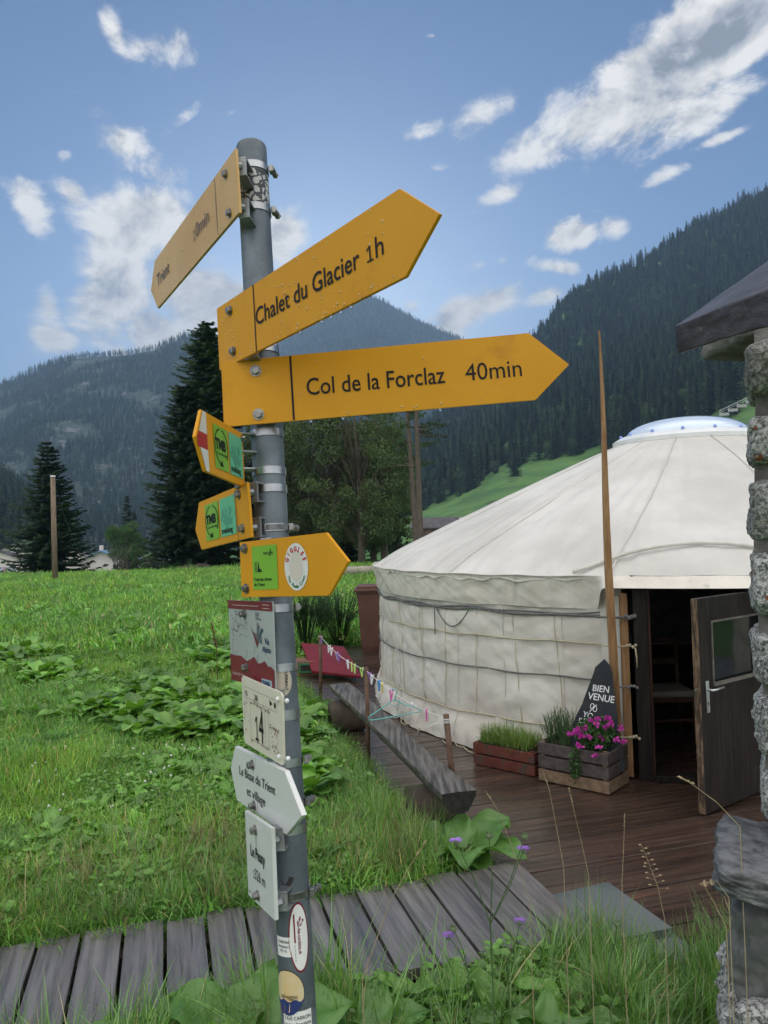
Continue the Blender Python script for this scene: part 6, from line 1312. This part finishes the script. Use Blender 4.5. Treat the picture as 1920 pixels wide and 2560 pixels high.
for k, (px_, z) in enumerate([(8, 112), (14, 112), (24, 114), (52, 118), (71, 120)]):
    b = P(px_, 1438, z); b.z = ground_h(b.x, b.y) + .1; o = MB().tube([b, b + Vector((0, 0, 1.3))], .05, 6).build('marker_stake', mat('orange_stake', (.55, .12, .04), rough=.6)); recenter(o, b); tag(o, 'thin orange marker stake at the roadside', 'stake', 'orange roadside stakes')
b = P(75, 1440, 110); b.z = ground_h(b.x, b.y) + .1; t = thing('traffic_sign', 'grey post at the roadside right of the walkers', 'sign post', b); MB().tube([b, b + Vector((0, 0, 2.0))], .07, 8).build('post', mstk, t); MB().box(b + Vector((0, -.02, 1.8)), (.35, .05, .35)).build('plate', malu, t)
t = thing('wooden_fence', 'low wooden rail fence at the far edge of the meadow beside the bush', 'fence', P(330, 1448, 50))
fp = [P(px_, 1452, 50) for px_ in (262, 290, 322, 360, 400, 430)]
for p in fp: MB().tube([p - Vector((0, 0, .3)), p + Vector((0, 0, .62))], .05, 6).build('post', mpw, t)
for a, b in zip(fp, fp[1:]): MB().tube([a + Vector((0, 0, .5)), b + Vector((0, 0, .5))], .022, 5).build('rail', mpw, t)
t = thing('wooden_fence', 'dark plank fence under the trees behind the signpost', 'fence', P(560, 1448, 48)); fp = [P(px_, 1444, 47) for px_ in range(500, 1010, 42)]
for p in fp: MB().tube([p - Vector((0, 0, .3)), p + Vector((0, 0, .72))], .06, 6).build('post', mdark, t)
for a, b in zip(fp, fp[1:]):
    for h_ in (.3, .6): d = (b - a).normalized(); MB().box((a + b) / 2 + Vector((0, -.07, h_)), ((b - a).length, .03, .14), Matrix.Rotation(math.atan2(d.y, d.x), 3, 'Z')).build('rail', mdark, t)
for k, (px_, py_, z, s_) in enumerate([(250, 1448, 52, .55), (238, 1450, 50, .35), (262, 1449, 51, .4), (445, 1450, 47, .8), (485, 1449, 49, 1.2), (268, 1452, 49, .3)]):
    b = P(px_, py_, z); o = rock(b + Vector((0, 0, s_ * .35)), (s_ * 1.5, s_, s_ * .8), 60 + k, lvl=2, amp=.25).build('boulder', mat('meadow_rock', (.10, .09, .08), (.2, .19, .18), scale=3, rough=.9), None, True) if k < 3 or k == 5 else rock(b + Vector((0, 0, s_ * .35)), (s_ * 1.5, s_, s_ * .9), 60 + k, lvl=2, amp=.3).build('boulder', mat('earth_heap', (.06, .045, .035), (.1, .08, .06), scale=3, rough=1), None, True)
    recenter(o, b); tag(o, ['grey boulder before the white house wall', 'small boulder left of the house wall boulders', 'boulder nearest the dark shrub', 'brown heap at the meadow edge left of the conifers', 'dark heap at the foot of the broad conifer', 'smallest stone beside the shrub'][k], 'boulder' if k not in (3, 4) else 'heap')
b = P(900, 1436, 32); o = MB().tube([b + Vector((-.7, 0, .14)), b + Vector((.9, .3, .16))], [.2, .17], 12).build('felled_log', mat('pale_log', (.3, .27, .22), (.36, .32, .27), scale=3, rough=.9), None, True); recenter(o, b); tag(o, 'pale felled log lying at the meadow edge left of the yurt', 'log')
# retaining wall road with railing, high on the right
b0_, z0_ = on_hill(1800, 1042); 
t = thing('guard_rail', 'white guard rail of the mountain road above the yurt roof', 'guard rail', P(1830, 1040, 372)); mgr_ = mat('rail_white', (.5, .52, .52), rough=.5)
ra = [P(1800 + k * 22, 1038 - k * 10.5, 372 - k) for k in range(14)]
for a in ra: MB().tube([a, a + Vector((0, 0, 2.3))], .11, 5).build('post', mgr_, t)
MB().tube([a + Vector((0, 0, 2.2)) for a in ra], .16, 5).build('rail', mgr_, t); MB().tube([a + Vector((0, 0, 1.2)) for a in ra], .08, 5).build('rail', mgr_, t)
wv = MB(); 
for a in ra: wv.v += [tuple(a + Vector((0, 0, .2))), tuple(a + Vector((0, 0, -1.2)))]
wv.f = [(2 * i, 2 * i + 2, 2 * i + 3, 2 * i + 1) for i in range(len(ra) - 1)]; wv.mi = [0] * len(wv.f)
w2 = MB()
for i in range(len(ra) - 1): d = (ra[i + 1] - ra[i]); w2.box((ra[i] + ra[i + 1]) / 2 + Vector((0, .3, -.5)), (d.length * 1.02, .5, 1.4), Matrix.Rotation(math.atan2(d.y, d.x), 3, 'Z'))
w2.build('retaining_wall', mat('pale_concrete', (.35, .35, .34), (.42, .42, .41), scale=1, rough=.9), t)
# ================================================================== grass and plants
mg1 = leafmat('meadow_grass', (.145, .32, .065), (.215, .42, .10), scale=2.0, rough=.45, inst=.45, island=.4, c3=(.36, .31, .16), wet=.6, patch=True)
mg2 = leafmat('verge_grass', (.135, .27, .065), (.21, .37, .10), scale=2.0, rough=.38, inst=.25, island=.4, c3=(.34, .28, .14), wet=.8)
mdock = leafmat('dock_leaves', (.14, .30, .045), (.21, .40, .075), scale=1.5, rough=.38, inst=.3, island=.3, trans=.3, wet=.7)
def clump(n, hmin, hmax, rad, w_, lean, seed, seg=3):
    rd = random.Random(seed); mb = MB()
    for _ in range(n):
        a = rd.uniform(0, 6.28); r = rad * math.sqrt(rd.random()); blade(mb, (r * math.cos(a), r * math.sin(a), -.01), rd.uniform(hmin, hmax), w_ * rd.uniform(.7, 1.3), rd.uniform(.2, 1) * lean, rd.uniform(0, 6.28), .9, seg)
    return mb
short = [template('grass_tuft', clump(52, .02, .085, .13, .007, .09, 500 + k), mg1) for k in range(4)] + [template('grass_tuft', clump(30, .05, .15, .10, .007, .14, 510 + k, 4), mg1) for k in range(2)]
farg = [template('grass_patch', clump(60, .05, .16, .45, .020, .14, 520 + k, 2), mg1) for k in range(3)]
longt = [template('long_grass_tuft', clump(26, .14, .46, .07, .0075, .30, 530 + k, 7), mg2) for k in range(5)]
def free(x, y, m_=.0):
    if 2.5 < y < 14.5 and inpoly(x, y, DECK): return False
    u, v = walk_uv(x, y)
    if -.03 + m_ < v < WALKN + .03 - m_ and u < .75: return False
    if (x - CX) ** 2 + (y - CY) ** 2 < (YR + .15) ** 2: return False
    if x > .92 and 2.1 < y < 3.0: return False
    return True
def sprinkle(n, px0, px1, zlo, zhi, zpow=1.0):
    out_ = []
    while len(out_) < n:
        t = rng.random(); z = zlo * (zhi / zlo) ** (t ** zpow); px = px0 + (px1 - px0) * rng.random(); x = (px - 960) / F * z; y = z
        if free(x, y): out_.append((x, y, ground_h(x, y)))
    return np.array(out_)
def put(name, tm, pts, smin, smax, label, hs=None):
    n = len(pts); r = np.zeros((n, 3)); r[:, 2] = rng.random(n) * 6.28; r[:, 0] = rng.normal(0, .16, n); r[:, 1] = rng.normal(0, .16, n); s = smin + (smax - smin) * rng.random(n)
    # taller and shorter patches
    k = np.array([.45 + 1.1 * max(0, .5 + .9 * mn.noise(Vector((p[0] * .7, p[1] * .7, 4)))) for p in pts]); s3 = np.stack([s, s, s * k], 1)
    return scatter(name, tm, pts, r, s3, rng.integers(0, len(tm), n), label=label)
put('meadow_grass', short, sprinkle(17500, -1000, 1250, 3.4, 15, .85), .8, 1.5, 'green meadow grass left of the boardwalk and the deck')
put('distant_meadow_grass', farg, np.concatenate([sprinkle(9000, -300, 1150, 13, 46, .8)]), .8, 1.7, 'far meadow grass running to the trees')
# long tufts: verge in front of the boardwalk, fringe along its far edge, fringe along the deck
P_ = []
rd = random.Random(12)
def verge(n, ulo, uhi, vlo, vhi):
    for _ in range(n):
        u, v = rd.uniform(ulo, uhi), vlo + (vhi - vlo) * rd.random(); p = uv2w(u, v)
        if p.y > .55 and not (p.x > .95 and p.y < 3.0 and p.y > 2.1): P_.append((p.x, p.y, ground_h(p.x, p.y)))
verge(560, -2.6, .95, WALKN + .22, 2.6); verge(300, -.30, .05, WALKN - .05, WALKN + .9); verge(430, .05, 1.0, WALKN + .22, WALKN + 1.1); verge(330, -4.2, -1.6, WALKN + .02, WALKN + .75); verge(80, -4, -2.5, WALKN, 2.2); verge(60, -1.62, -1.25, WALKN + .0, WALKN + .35)
BL = [(590, 2.85), (730, 2.95), (880, 2.9), (1330, 2.85), (330, 2.95), (480, 2.8)]
P_ = [p for p in P_ if min(math.hypot(p[0] - (a - 960) / F * z, p[1] - z + .12) for a, z in BL[:4] + BL[5:]) > .20]
V1 = np.array(P_); P_ = []; verge(330, -4.5, -.05, -.50, -.03); V2 = np.array(P_); P_ = []
for i in range(len(DECK)):
    a, b = DECK[i], DECK[(i + 1) % len(DECK)]
    if a[0] < .6 and b[0] < 1.0 and a[1] < 12:
        for _ in range(int(95 * math.hypot(b[0] - a[0], b[1] - a[1]))):
            t = rd.random(); x = a[0] + (b[0] - a[0]) * t - rd.uniform(.02, .45); y = a[1] + (b[1] - a[1]) * t - rd.uniform(-.1, .1)
            if free(x, y) : P_.append((x, y, ground_h(x, y)))
V3 = np.array(P_)
put('verge_grass', longt, V1, .6, 1.12, 'long wet grass growing in front of the boardwalk')
dryg = [template('dry_grass_tuft', clump(20, .10, .30, .09, .005, .26, 560 + k, 6), leafmat('straw', (.22, .19, .08), (.34, .29, .14), rough=.6, trans=.2, tcol=(1, 1, .8))) for k in range(2)]
P_ = []; verge(110, -3.2, -.3, -.9, -.05); verge(60, -2.4, .8, WALKN + .2, 2.2); put('dry_grass', dryg, np.array(P_), .7, 1.2, 'straw coloured dead grass mixed into the fringe')
put('fringe_grass', longt, np.concatenate([V2, V3]), .35, .75, 'longer grass fringing the boardwalk and the deck')
# low leafy weeds (clover, lady's mantle) in the verge
def weed(seed, n=26, s=.022, r=.14):
    rd = random.Random(seed); mb = MB()
    for _ in range(n):
        a = rd.uniform(0, 6.28); q = r * math.sqrt(rd.random()); h = rd.uniform(.03, .14); c = Vector((q * math.cos(a), q * math.sin(a), h)); mb.tube([(c.x * .5, c.y * .5, 0), tuple(c)], .0012, 3, False); k = rd.choice([5, 6]); R_ = s * rd.uniform(.6, 1.3); tl = Vector((rd.gauss(0, .3), rd.gauss(0, .3), 1)).normalized(); ax = tl.cross(Vector((1, 0, 0))).normalized(); ay = tl.cross(ax); vs = [c]
        for j in range(k * 2): rr = R_ * (1 if j % 2 else .72); vs.append(c + (ax * math.cos(j * math.pi / k) + ay * math.sin(j * math.pi / k)) * rr + tl * rr * .18)
        mb.add(vs, [(0, 1 + j, 1 + (j + 1) % (2 * k)) for j in range(2 * k)])
    return mb
weeds = [template('low_weed', weed(600 + k), mdock) for k in range(3)]
wp = [tuple(uv2w(rd.uniform(-2.6, .9), rd.uniform(WALKN + .05, 2.5))) for _ in range(420)] + [tuple(uv2w(rd.uniform(-4.5, -.1), rd.uniform(-.7, -.05))) for _ in range(40)]
wp = np.array([(x, y, ground_h(x, y)) for x, y, _ in wp if not (x > .95 and 2.1 < y < 3.0)]); n = len(wp); r = np.zeros((n, 3)); r[:, 2] = rng.random(n) * 6; pts_ = sprinkle(1500, -300, 900, 4.2, 14, .9); pts_ = pts_[np.array([mn.noise(Vector((p[0] * .8, p[1] * .8, 11))) > .05 for p in pts_])]; n2_ = len(pts_); r2_ = np.zeros((n2_, 3)); r2_[:, 2] = rng.random(n2_) * 6; scatter('meadow_weeds', weeds, pts_, r2_, rng.uniform(.45, .9, n2_), rng.integers(0, 3, n2_), label='clover and low weeds spread through the meadow grass'); scatter('low_weeds', weeds, wp, r, rng.uniform(.6, 1.0, n), rng.integers(0, 3, n), label='low leafy weeds among the grass by the boardwalk')
# broad-leaved plants
def big_leaf(mb, base, L, W, az, el, droop, fold=.25, wav=.08, seed=0, n=9, m=6, petiole=.35, mi=0):
    rd = random.Random(seed); ca, sa = math.cos(az), math.sin(az); pts = []; x = 0; z = 0; ang = el; st = L * (1 + petiole) / (n + 4); path = [(0, 0)]
    for i in range(n + 4): x += st * math.cos(ang); z += st * math.sin(ang); ang -= droop / (n + 4) * (.5 + i / (n + 4)); path.append((x, z))
    mb.tube([Vector(base) + Vector((ca * a, sa * a, b)) for a, b in path[:5]], [W * .035] * 4 + [W * .02], 5, False)
    o = len(mb.v); ph_ = rd.uniform(0, 6)
    for i in range(n + 1):
        t = i / n; a, b = path[4 + i]; wd = W * (math.sin(math.pi * (t * .92 + .08) ** .75) ** .8) * (1 if i < n else .02) / 2
        for j in range(m + 1):
            s = (j / m - .5) * 2; y = s * wd; zz = b + abs(s) * wd * fold + wav * W * math.sin(t * 9 + s * 5 + ph_) * abs(s) - .025 * W * math.cos(t * 26) * (1 - abs(s)) * (abs(s) > .1)
            mb.v.append((base[0] + ca * a - sa * y, base[1] + sa * a + ca * y, base[2] + zz))
    for i in range(n):
        for j in range(m): mb.f.append((o + i * (m + 1) + j, o + i * (m + 1) + j + 1, o + (i + 1) * (m + 1) + j + 1, o + (i + 1) * (m + 1) + j)); mb.mi.append(mi)
def plant(nl, L, W, seed, el=(.5, 1.15), droop=(1.0, 1.9)):
    rd = random.Random(seed); mb = MB()
    for k in range(nl): big_leaf(mb, (rd.uniform(-.02, .02), rd.uniform(-.02, .02), 0), L * rd.uniform(.6, 1.1), W * rd.uniform(.7, 1.1), k * 2.4 + rd.uniform(-.4, .4), rd.uniform(*el), rd.uniform(*droop), seed=seed * 31 + k, wav=.10)
    return mb
# field plants as individuals
protos = []
for k in range(4):
    o = plant(8 + k % 3, .27, .16, 700 + k).build('broadleaf_plant', mdock, None, True); tag(o, 'one of the broad-leaved dock plants growing in patches across the meadow', 'plant', 'dock plants in the meadow'); protos.append(o)
spots = []; rd = random.Random(21)
cl = [(600, 1790, 200, 60, 56), (420, 1760, 130, 45, 24), (560, 1660, 70, 40, 12), (240, 1560, 120, 20, 24), (370, 1600, 120, 25, 22), (60, 1540, 70, 40, 14), (100, 1700, 90, 30, 14), (250, 1790, 110, 25, 16), (60, 1655, 60, 15, 8), (420, 1480, 250, 10, 40), (540, 1490, 90, 8, 16), (700, 1850, 60, 90, 12), (750, 1950, 50, 70, 8), (500, 1830, 100, 25, 14)]
for cx_, cy_, rx, ry, n_ in cl:
    for _ in range(n_):
        px_, py_ = cx_ + rd.gauss(0, rx * .5), cy_ + rd.gauss(0, ry * .5)
        p = G(px_, max(1462, py_), .08)
        if free(p.x, p.y) and p.y < 30 and p.y > 4.5: spots.append(p)
spots = spots[:290]
for i, p in enumerate(spots):
    o = protos[i] if i < 4 else protos[i % 4].copy()
    if i >= 4: COL.objects.link(o)
    o.location = (p.x, p.y, ground_h(p.x, p.y)); o.rotation_euler = (rd.uniform(-.1, .1), rd.uniform(-.1, .1), rd.uniform(0, 6.28)); s_ = rd.uniform(.7, 1.35) * (1.0 if p.y < 9 else 1.0); o.scale = (s_, s_, s_ * .9)
dt = [template('leafy_weed', plant(6, .15, .085, 720 + k), mdock) for k in range(3)]
q_ = sprinkle(2600, -500, 1000, 4.3, 34, .9); q_ = q_[np.array([fbm(p[0] * .45, p[1] * .30, 3, 17) > .12 for p in q_])]; n_q = len(q_); r_q = np.zeros((n_q, 3)); r_q[:, 2] = rng.random(n_q) * 6.28
scatter('leafy_ground_cover', dt, q_, r_q, rng.uniform(.55, 1.25, n_q), rng.integers(0, 3, n_q), label='leafy ground cover running through the meadow between the dock plants')
q_ = np.array([(x, y, ground_h(x, y)) for x, y, _ in [tuple(uv2w(rd.uniform(-2.6, .9), rd.uniform(WALKN + .12, 1.9))) for _ in range(120)] if not (x > .95 and 2.1 < y < 3.0)]); n_q = len(q_); r_q = np.zeros((n_q, 3)); r_q[:, 2] = rng.random(n_q) * 6.28
scatter('leafy_verge_weeds', dt, q_, r_q, rng.uniform(.8, 1.6, n_q), rng.integers(0, 3, n_q), label='leafy weeds among the grass in front of the boardwalk')
# the large plant at the end of the boardwalk
mbig = leafmat('butterbur_leaves', (.085, .20, .04), (.13, .27, .06), scale=3, rough=.42, inst=.0, island=.15, trans=.25, wet=.6)
def lone(name, loc, leaves, m_, label, cat='plant'):
    mb = MB(); 
    for k, (L, W, az, el, dr) in enumerate(leaves): big_leaf(mb, loc, L, W, az, el, dr, seed=k + int(loc[0] * 100), n=14, m=10, wav=.09)
    o = mb.build(name, m_, None, True); recenter(o, loc); tag(o, label, cat); return o
b = G(1160, 2150, .06)
lone('butterbur', b, [(.30, .34, .5, .85, 1.1), (.34, .30, 2.9, .65, 1.1), (.30, .22, 3.6, .6, 1.2), (.32, .26, -.5, .7, 1.4), (.28, .24, -1.6, .8, 1.4), (.24, .2, 1.6, .9, .9), (.26, .2, -2.3, .6, 1.3), (.30, .22, .3, .5, 1.3), (.22, .18, -1.1, .4, 1.2)], mbig, 'large plant with wrinkled round leaves at the corner of boardwalk and deck')
for k, (px_, z, lv, lb) in enumerate([(480, 2.8, [(.28, .24, 2.2, .8, 1.2), (.28, .22, -.6, .7, 1.2), (.26, .22, -1.9, .7, 1.2), (.24, .2, .8, 1.0, 1.2)], 'large leaves at the bottom edge left of the signpost foot'), (590, 2.85, [(.34, .30, 2.6, .8, 1.1), (.34, .28, .3, .8, 1.1), (.30, .26, 1.4, 1.1, 1.2), (.30, .28, -1.0, .7, 1.2), (.30, .26, -2.4, .7, 1.2)], 'broad-leaved plant with huge leaves at the bottom left of the signpost'),
                                     (730, 2.95, [(.26, .22, 2.9, .75, 1.2), (.24, .2, 1.9, 1.0, 1.3), (.24, .2, 3.6, .5, 1.2)], 'broad leaves at the very foot of the signpost'),
                                     (880, 2.9, [(.22, .17, .4, .9, 1.3), (.20, .15, 2.4, .9, 1.2), (.2, .15, 1.2, 1.2, 1.2)], 'broad leaves right of the signpost foot'),
                                     (1330, 2.85, [(.18, .10, 1.5, 1.2, .9), (.18, .1, 2.6, 1.0, 1.1), (.17, .09, .3, 1.0, 1.1), (.16, .1, -2, .9, 1)], 'dock plant in the grass in front of the slabs'), (330, 2.95, [(.2, .15, 1.0, .9, 1.2), (.2, .14, 3.0, .8, 1.3), (.18, .14, -1, .8, 1.3)], 'broad leaves in the grass at the lower left')]):
    x = (px_ - 960) / F * z; lone('butterbur', Vector((x, z, ground_h(x, z) + .02)), lv, mbig, lb)
for k, (px_, py_, lb, L) in enumerate([(762, 1985, 'plant with upright leaves right of the pole beside the white double-pointed sign', .26), (775, 2150, 'plant with a single round leaf right of the lower pole', .2), (775, 1830, 'leafy plant right of the pole near the bench', .22), (640, 1830, 'leafy plant left of the pole behind the number plate', .24)]):
    b = G(px_, py_ + 35, .06); b.z = ground_h(b.x, b.y); r_ = random.Random(k); lone('butterbur', b, [(L * r_.uniform(.7, 1.1), L * .6, r_.uniform(0, 6.28), r_.uniform(.7, 1.3), r_.uniform(.9, 1.6)) for _ in range(7)], mbig, lb)
# shrubs behind the red board
mwee = leafmat('weed_leaves', (.030, .075, .02), (.05, .11, .03), rough=.5)
for k, (px_, py_, z, w_, h_, lb) in enumerate([(765, 1655, 13.2, .5, 1.15, 'tall drooping weed bush behind the red board'), (850, 1640, 13.6, .55, 1.1, 'dark weed bush between the red board and the bin'), (805, 1648, 14.4, .5, .8, 'low weed bush between two taller ones behind the red board')]):
    b = P(px_, py_, z); b.z = ground_h(b.x, b.y); mb = MB(); r_ = random.Random(80 + k)
    for _ in range(70):
        a = r_.uniform(0, 6.28); q = w_ * r_.random(); tp2 = b + Vector((q * math.cos(a), q * math.sin(a), h_ * r_.uniform(.6, 1.05))); md_ = b + Vector((q * .5 * math.cos(a), q * .5 * math.sin(a), h_ * .5)); en = tp2 + Vector((.15 * math.cos(a), .15 * math.sin(a), -.1)); mb.tube([b + (md_ - b) * .0, md_, tp2, en], [.006, .005, .003, .001], 4, False)
        for _ in range(34): t = r_.uniform(.2, 1); p = md_ + (tp2 - md_) * t if t < .8 else tp2 + (en - tp2) * (t - .8) * 5; an = r_.uniform(0, 6.28); blade(mb, p, .01, .022, .07, an, 1.5, 2)
    o = mb.build('weed_bush', mwee); recenter(o, b); tag(o, lb, 'bush')
# scabious flowers and grass stalks near the viewer
mviol = leafmat('violet_petals', (.36, .16, .62), (.45, .24, .70), rough=.6, trans=.3, tcol=(1.1, .9, 1.2), island=.2); mstem = mat('green_stem', (.05, .09, .03), (.08, .13, .05), scale=20, rough=.6); mbud = mat('green_bud', (.10, .15, .07), (.16, .2, .1), scale=60, rough=.8)
mdry = mat('dry_stalk', (.30, .23, .13), (.42, .34, .21), scale=20, rough=.8)
def c5(x, y): return 900 + x / 1.6265, 1950 + y / 1.6265
def scab(name, heads_, foot, z, label):
    """heads_: list of (px, py, kind); the stem joins at a node"""
    b = P(*c5(*foot), z); b.z = ground_h(b.x, b.y); t = thing('scabious', label, 'flower', b); node = P(*c5(530, 585), z) if foot[0] == 540 else P(*c5(foot[0], (foot[1] + heads_[0][1]) / 2), z)
    MB().tube([b, (b + node) / 2 + Vector((.005, 0, 0)), node], [.0022, .002, .0018], 5).build('stem', mstem, t)
    for hx, hy, kd in heads_:
        h = P(*c5(hx, hy), z); MB().tube([node, (node + h) / 2 + Vector((.006, 0, .0)), h], [.0016, .0013, .001], 5).build('stem', mstem, t); r_ = random.Random(int(hx)); mb = MB()
        if kd == 'f':
            for k in range(26): a = k * 2.4; q = .002 + .008 * (k / 26); p = h + Vector((q * math.cos(a), q * math.sin(a) * .9, .003 - q * .2)); an = a; e = Vector((math.cos(an), math.sin(an), r_.uniform(.2, .5))) * .0065; sd_ = Vector((-math.sin(an), math.cos(an), 0)) * .003; mb.add([p - sd_ * .4, p + sd_ * .4, p + e + sd_, p + e * 1.15, p + e - sd_], [(0, 1, 2, 3, 4)])
            mb.build('flower_head', mviol, t); MB().sphere(h - Vector((0, 0, .004)), .006, 8, 6).build('calyx', mbud, t, True)
        else: 
            mb.sphere(h, .0085, 12, 8, (1, 1, .8))
            for k in range(30): a = r_.uniform(0, 6.28); e_ = r_.uniform(-.3, 1.3); d_ = Vector((math.cos(a) * math.cos(e_), math.sin(a) * math.cos(e_), math.sin(e_))); mb.tube([h + d_ * .007, h + d_ * .012], .0006, 3)
            mb.build('bud', mbud, t, True)
scab('a', [(525, 228, 'b'), (390, 250, 'f'), (665, 283, 'f'), (670, 230, 'b')], (540, 960), 1.75, 'tall branching scabious with two violet flowers and round buds before the boardwalk')
scab('b', [(650, 575, 'f')], (600, 900), 1.9, 'low violet scabious right of the tall branching one')
scab('c', [(360, 635, 'f'), (380, 605, 'b')], (440, 930), 1.85, 'low violet scabious left of the tall branching one')
scab('d', [(1045, 585, 'b')], (1010, 900), 2.0, 'pale scabious seed head above the grass before the grey slab')
def stalk(pts, z, label, kind='ear', group='dry grass stalks'):
    P3 = [P(*c5(*q), z) for q in pts]; b = P3[0]; gz = ground_h(b.x, b.y); foot = Vector((b.x, b.y, gz)) if b.z - gz > .02 else b; t = thing('grass_stalk', label, 'grass stalk', foot, group); MB().tube([foot] + P3, [.0014] + list(np.linspace(.0013, .0006, len(P3))), 4).build('stem', mdry, t)
    e, d_ = P3[-1], (P3[-1] - P3[-2]).normalized(); mb = MB(); r_ = random.Random(int(pts[0][0]))
    if kind == 'ear':
        for k in range(12): p = e - d_ * (k * .004); a = r_.uniform(0, 6.28); mb.add([p, p + Vector((.003 * math.cos(a), .003 * math.sin(a), .006)), p + d_ * .009, p - Vector((.002 * math.cos(a), 0, -.002))], [(0, 1, 2, 3)])
    elif kind == 'open':
        for k in range(16):
            p = e - d_ * (k * .009); s_ = (1 if k % 2 else -1); q = p + Vector((s_ * (.006 + k * .0012), r_.uniform(-.01, .01), .004)); mb.tube([p, q], .0005, 3); mb.sphere(q, .0028, 6, 4, (1.8, 1, .8))
    elif kind == 'star':
        for k in range(14): a = k * .45; mb.tube([e, e + Vector((.009 * math.cos(a), .006 * math.sin(a * 2), .007 * math.sin(a) + .003))], .0008, 3)
    mb.build('ear', mdry, t)
stalk([(930, 390), (900, 250), (850, 40)], 2.4, 'dry stalk standing before the planted crates, second from the left'); stalk([(828, 350), (800, 200), (770, 40), (745, -30)], 2.5, 'dry stalk before the planted crates, leftmost of the row'); stalk([(1065, 420), (1072, 280), (1076, 145)], 2.4, 'straight brown stalk in the middle of the deck view')
stalk([(1240, 570), (1210, 430), (1175, 340), (1148, 270)], 2.3, 'stalk with an open drooping panicle above the grey slab', 'open'); stalk([(1490, 600), (1440, 500), (1397, 425)], 1.9, 'stalk with star-shaped dry head left of the pillar', 'star'); stalk([(1545, 190), (1450, 90), (1340, 10), (1300, -8)], 2.1, 'dry stalk bending left from the ledge towards the open door'); stalk([(1500, 480), (1450, 410), (1425, 420)], 2.0, 'small star-headed dry stalk beside the ledge stone', 'star')
stalk([(10, 810), (120, 500), (190, 370), (265, 255)], 2.0, 'long pale stalk leaning right before the boardwalk near the pole', 'ear'); stalk([(690, 480), (640, 330), (560, 120), (515, 55)], 2.6, 'thin stalk behind the big wrinkled leaves', 'ear')
def c4x(x, y): return x / 1.728, 2000 + y / 1.728
for k, (bx, by2, tx, ty) in enumerate([(640, 800, 600, 390), (1200, 700, 1140, 540)]):
    pass
# white clover flowers and one dock seed spike
mcl = mat('clover_white', (.6, .6, .55), rough=.8); rd = random.Random(9)
cp_ = MB()
c0_ = None
proto = None
for k in range(46):
    px_, py_ = rd.uniform(40, 520), rd.uniform(1890, 2060); p = G(px_, py_, .08)
    if not free(p.x, p.y): continue
    if proto is None:
        mb = MB(); mb.sphere((0, 0, .10), .010, 8, 6); mb.tube([(0, 0, 0), (0, 0, .1)], .001, 3, mi=1); proto = mb.build('clover_flower', [mcl, mstem]); tag(proto, 'one of the small white clover heads dotted over the near meadow', 'flower', 'white clover in the meadow'); o = proto
    else: o = proto.copy(); COL.objects.link(o)
    o.location = (p.x, p.y, ground_h(p.x, p.y)); o.scale = [rd.uniform(.7, 1.1)] * 3
p = G(545, 1640, .1); p = P(543, 1640, 9.5); b = Vector((p.x, p.y, ground_h(p.x, p.y))); t = thing('dock_spike', 'reddish brown dock seed spike standing in the meadow left of the map plate', 'plant', b); tp3 = P(529, 1556, 9.5); MB().tube([b, P(541, 1620, 9.5), tp3], [.006, .005, .002], 5).build('stem', mat('dock_stem', (.10, .06, .03), rough=.8), t)
mb = MB(); r_ = random.Random(3)
for _ in range(160): q = r_.random(); c = P(541, 1620, 9.5) * (1 - q) + tp3 * q; leafcloud(mb, c + Vector((r_.gauss(0, .012), r_.gauss(0, .012), 0)), (.006, .006, .006), 1, .011, r_)
mb.build('seed_heads', mat('dock_seed_brown', (.10, .04, .025), (.15, .06, .035), scale=20, rough=.9), t)
HAZE_D = 0.00023
# ================================================================== haze
HZ = MB(); HZ.box((0, 2600, 560), (11000, 11400, 1280)); ho = HZ.build('haze', None or bpy.data.materials.new('haze_air')); ho['kind'] = 'stuff'; ho['label'] = 'thin bluish morning haze filling the valley'
hm = ho.data.materials[0]; hm.use_nodes = True; gg = NG(hm.node_tree); gg.n.remove(gg.n['Principled BSDF'])
pv = gg.node('ShaderNodeVolumePrincipled'); pv.inputs['Color'].default_value = (.42, .66, 1.0, 1); pv.inputs['Density'].default_value = HAZE_D; pv.inputs['Anisotropy'].default_value = 0.0
gg.l.new(pv.outputs[0], gg.n['Material Output'].inputs['Volume']); hm.cycles.homogeneous_volume = True
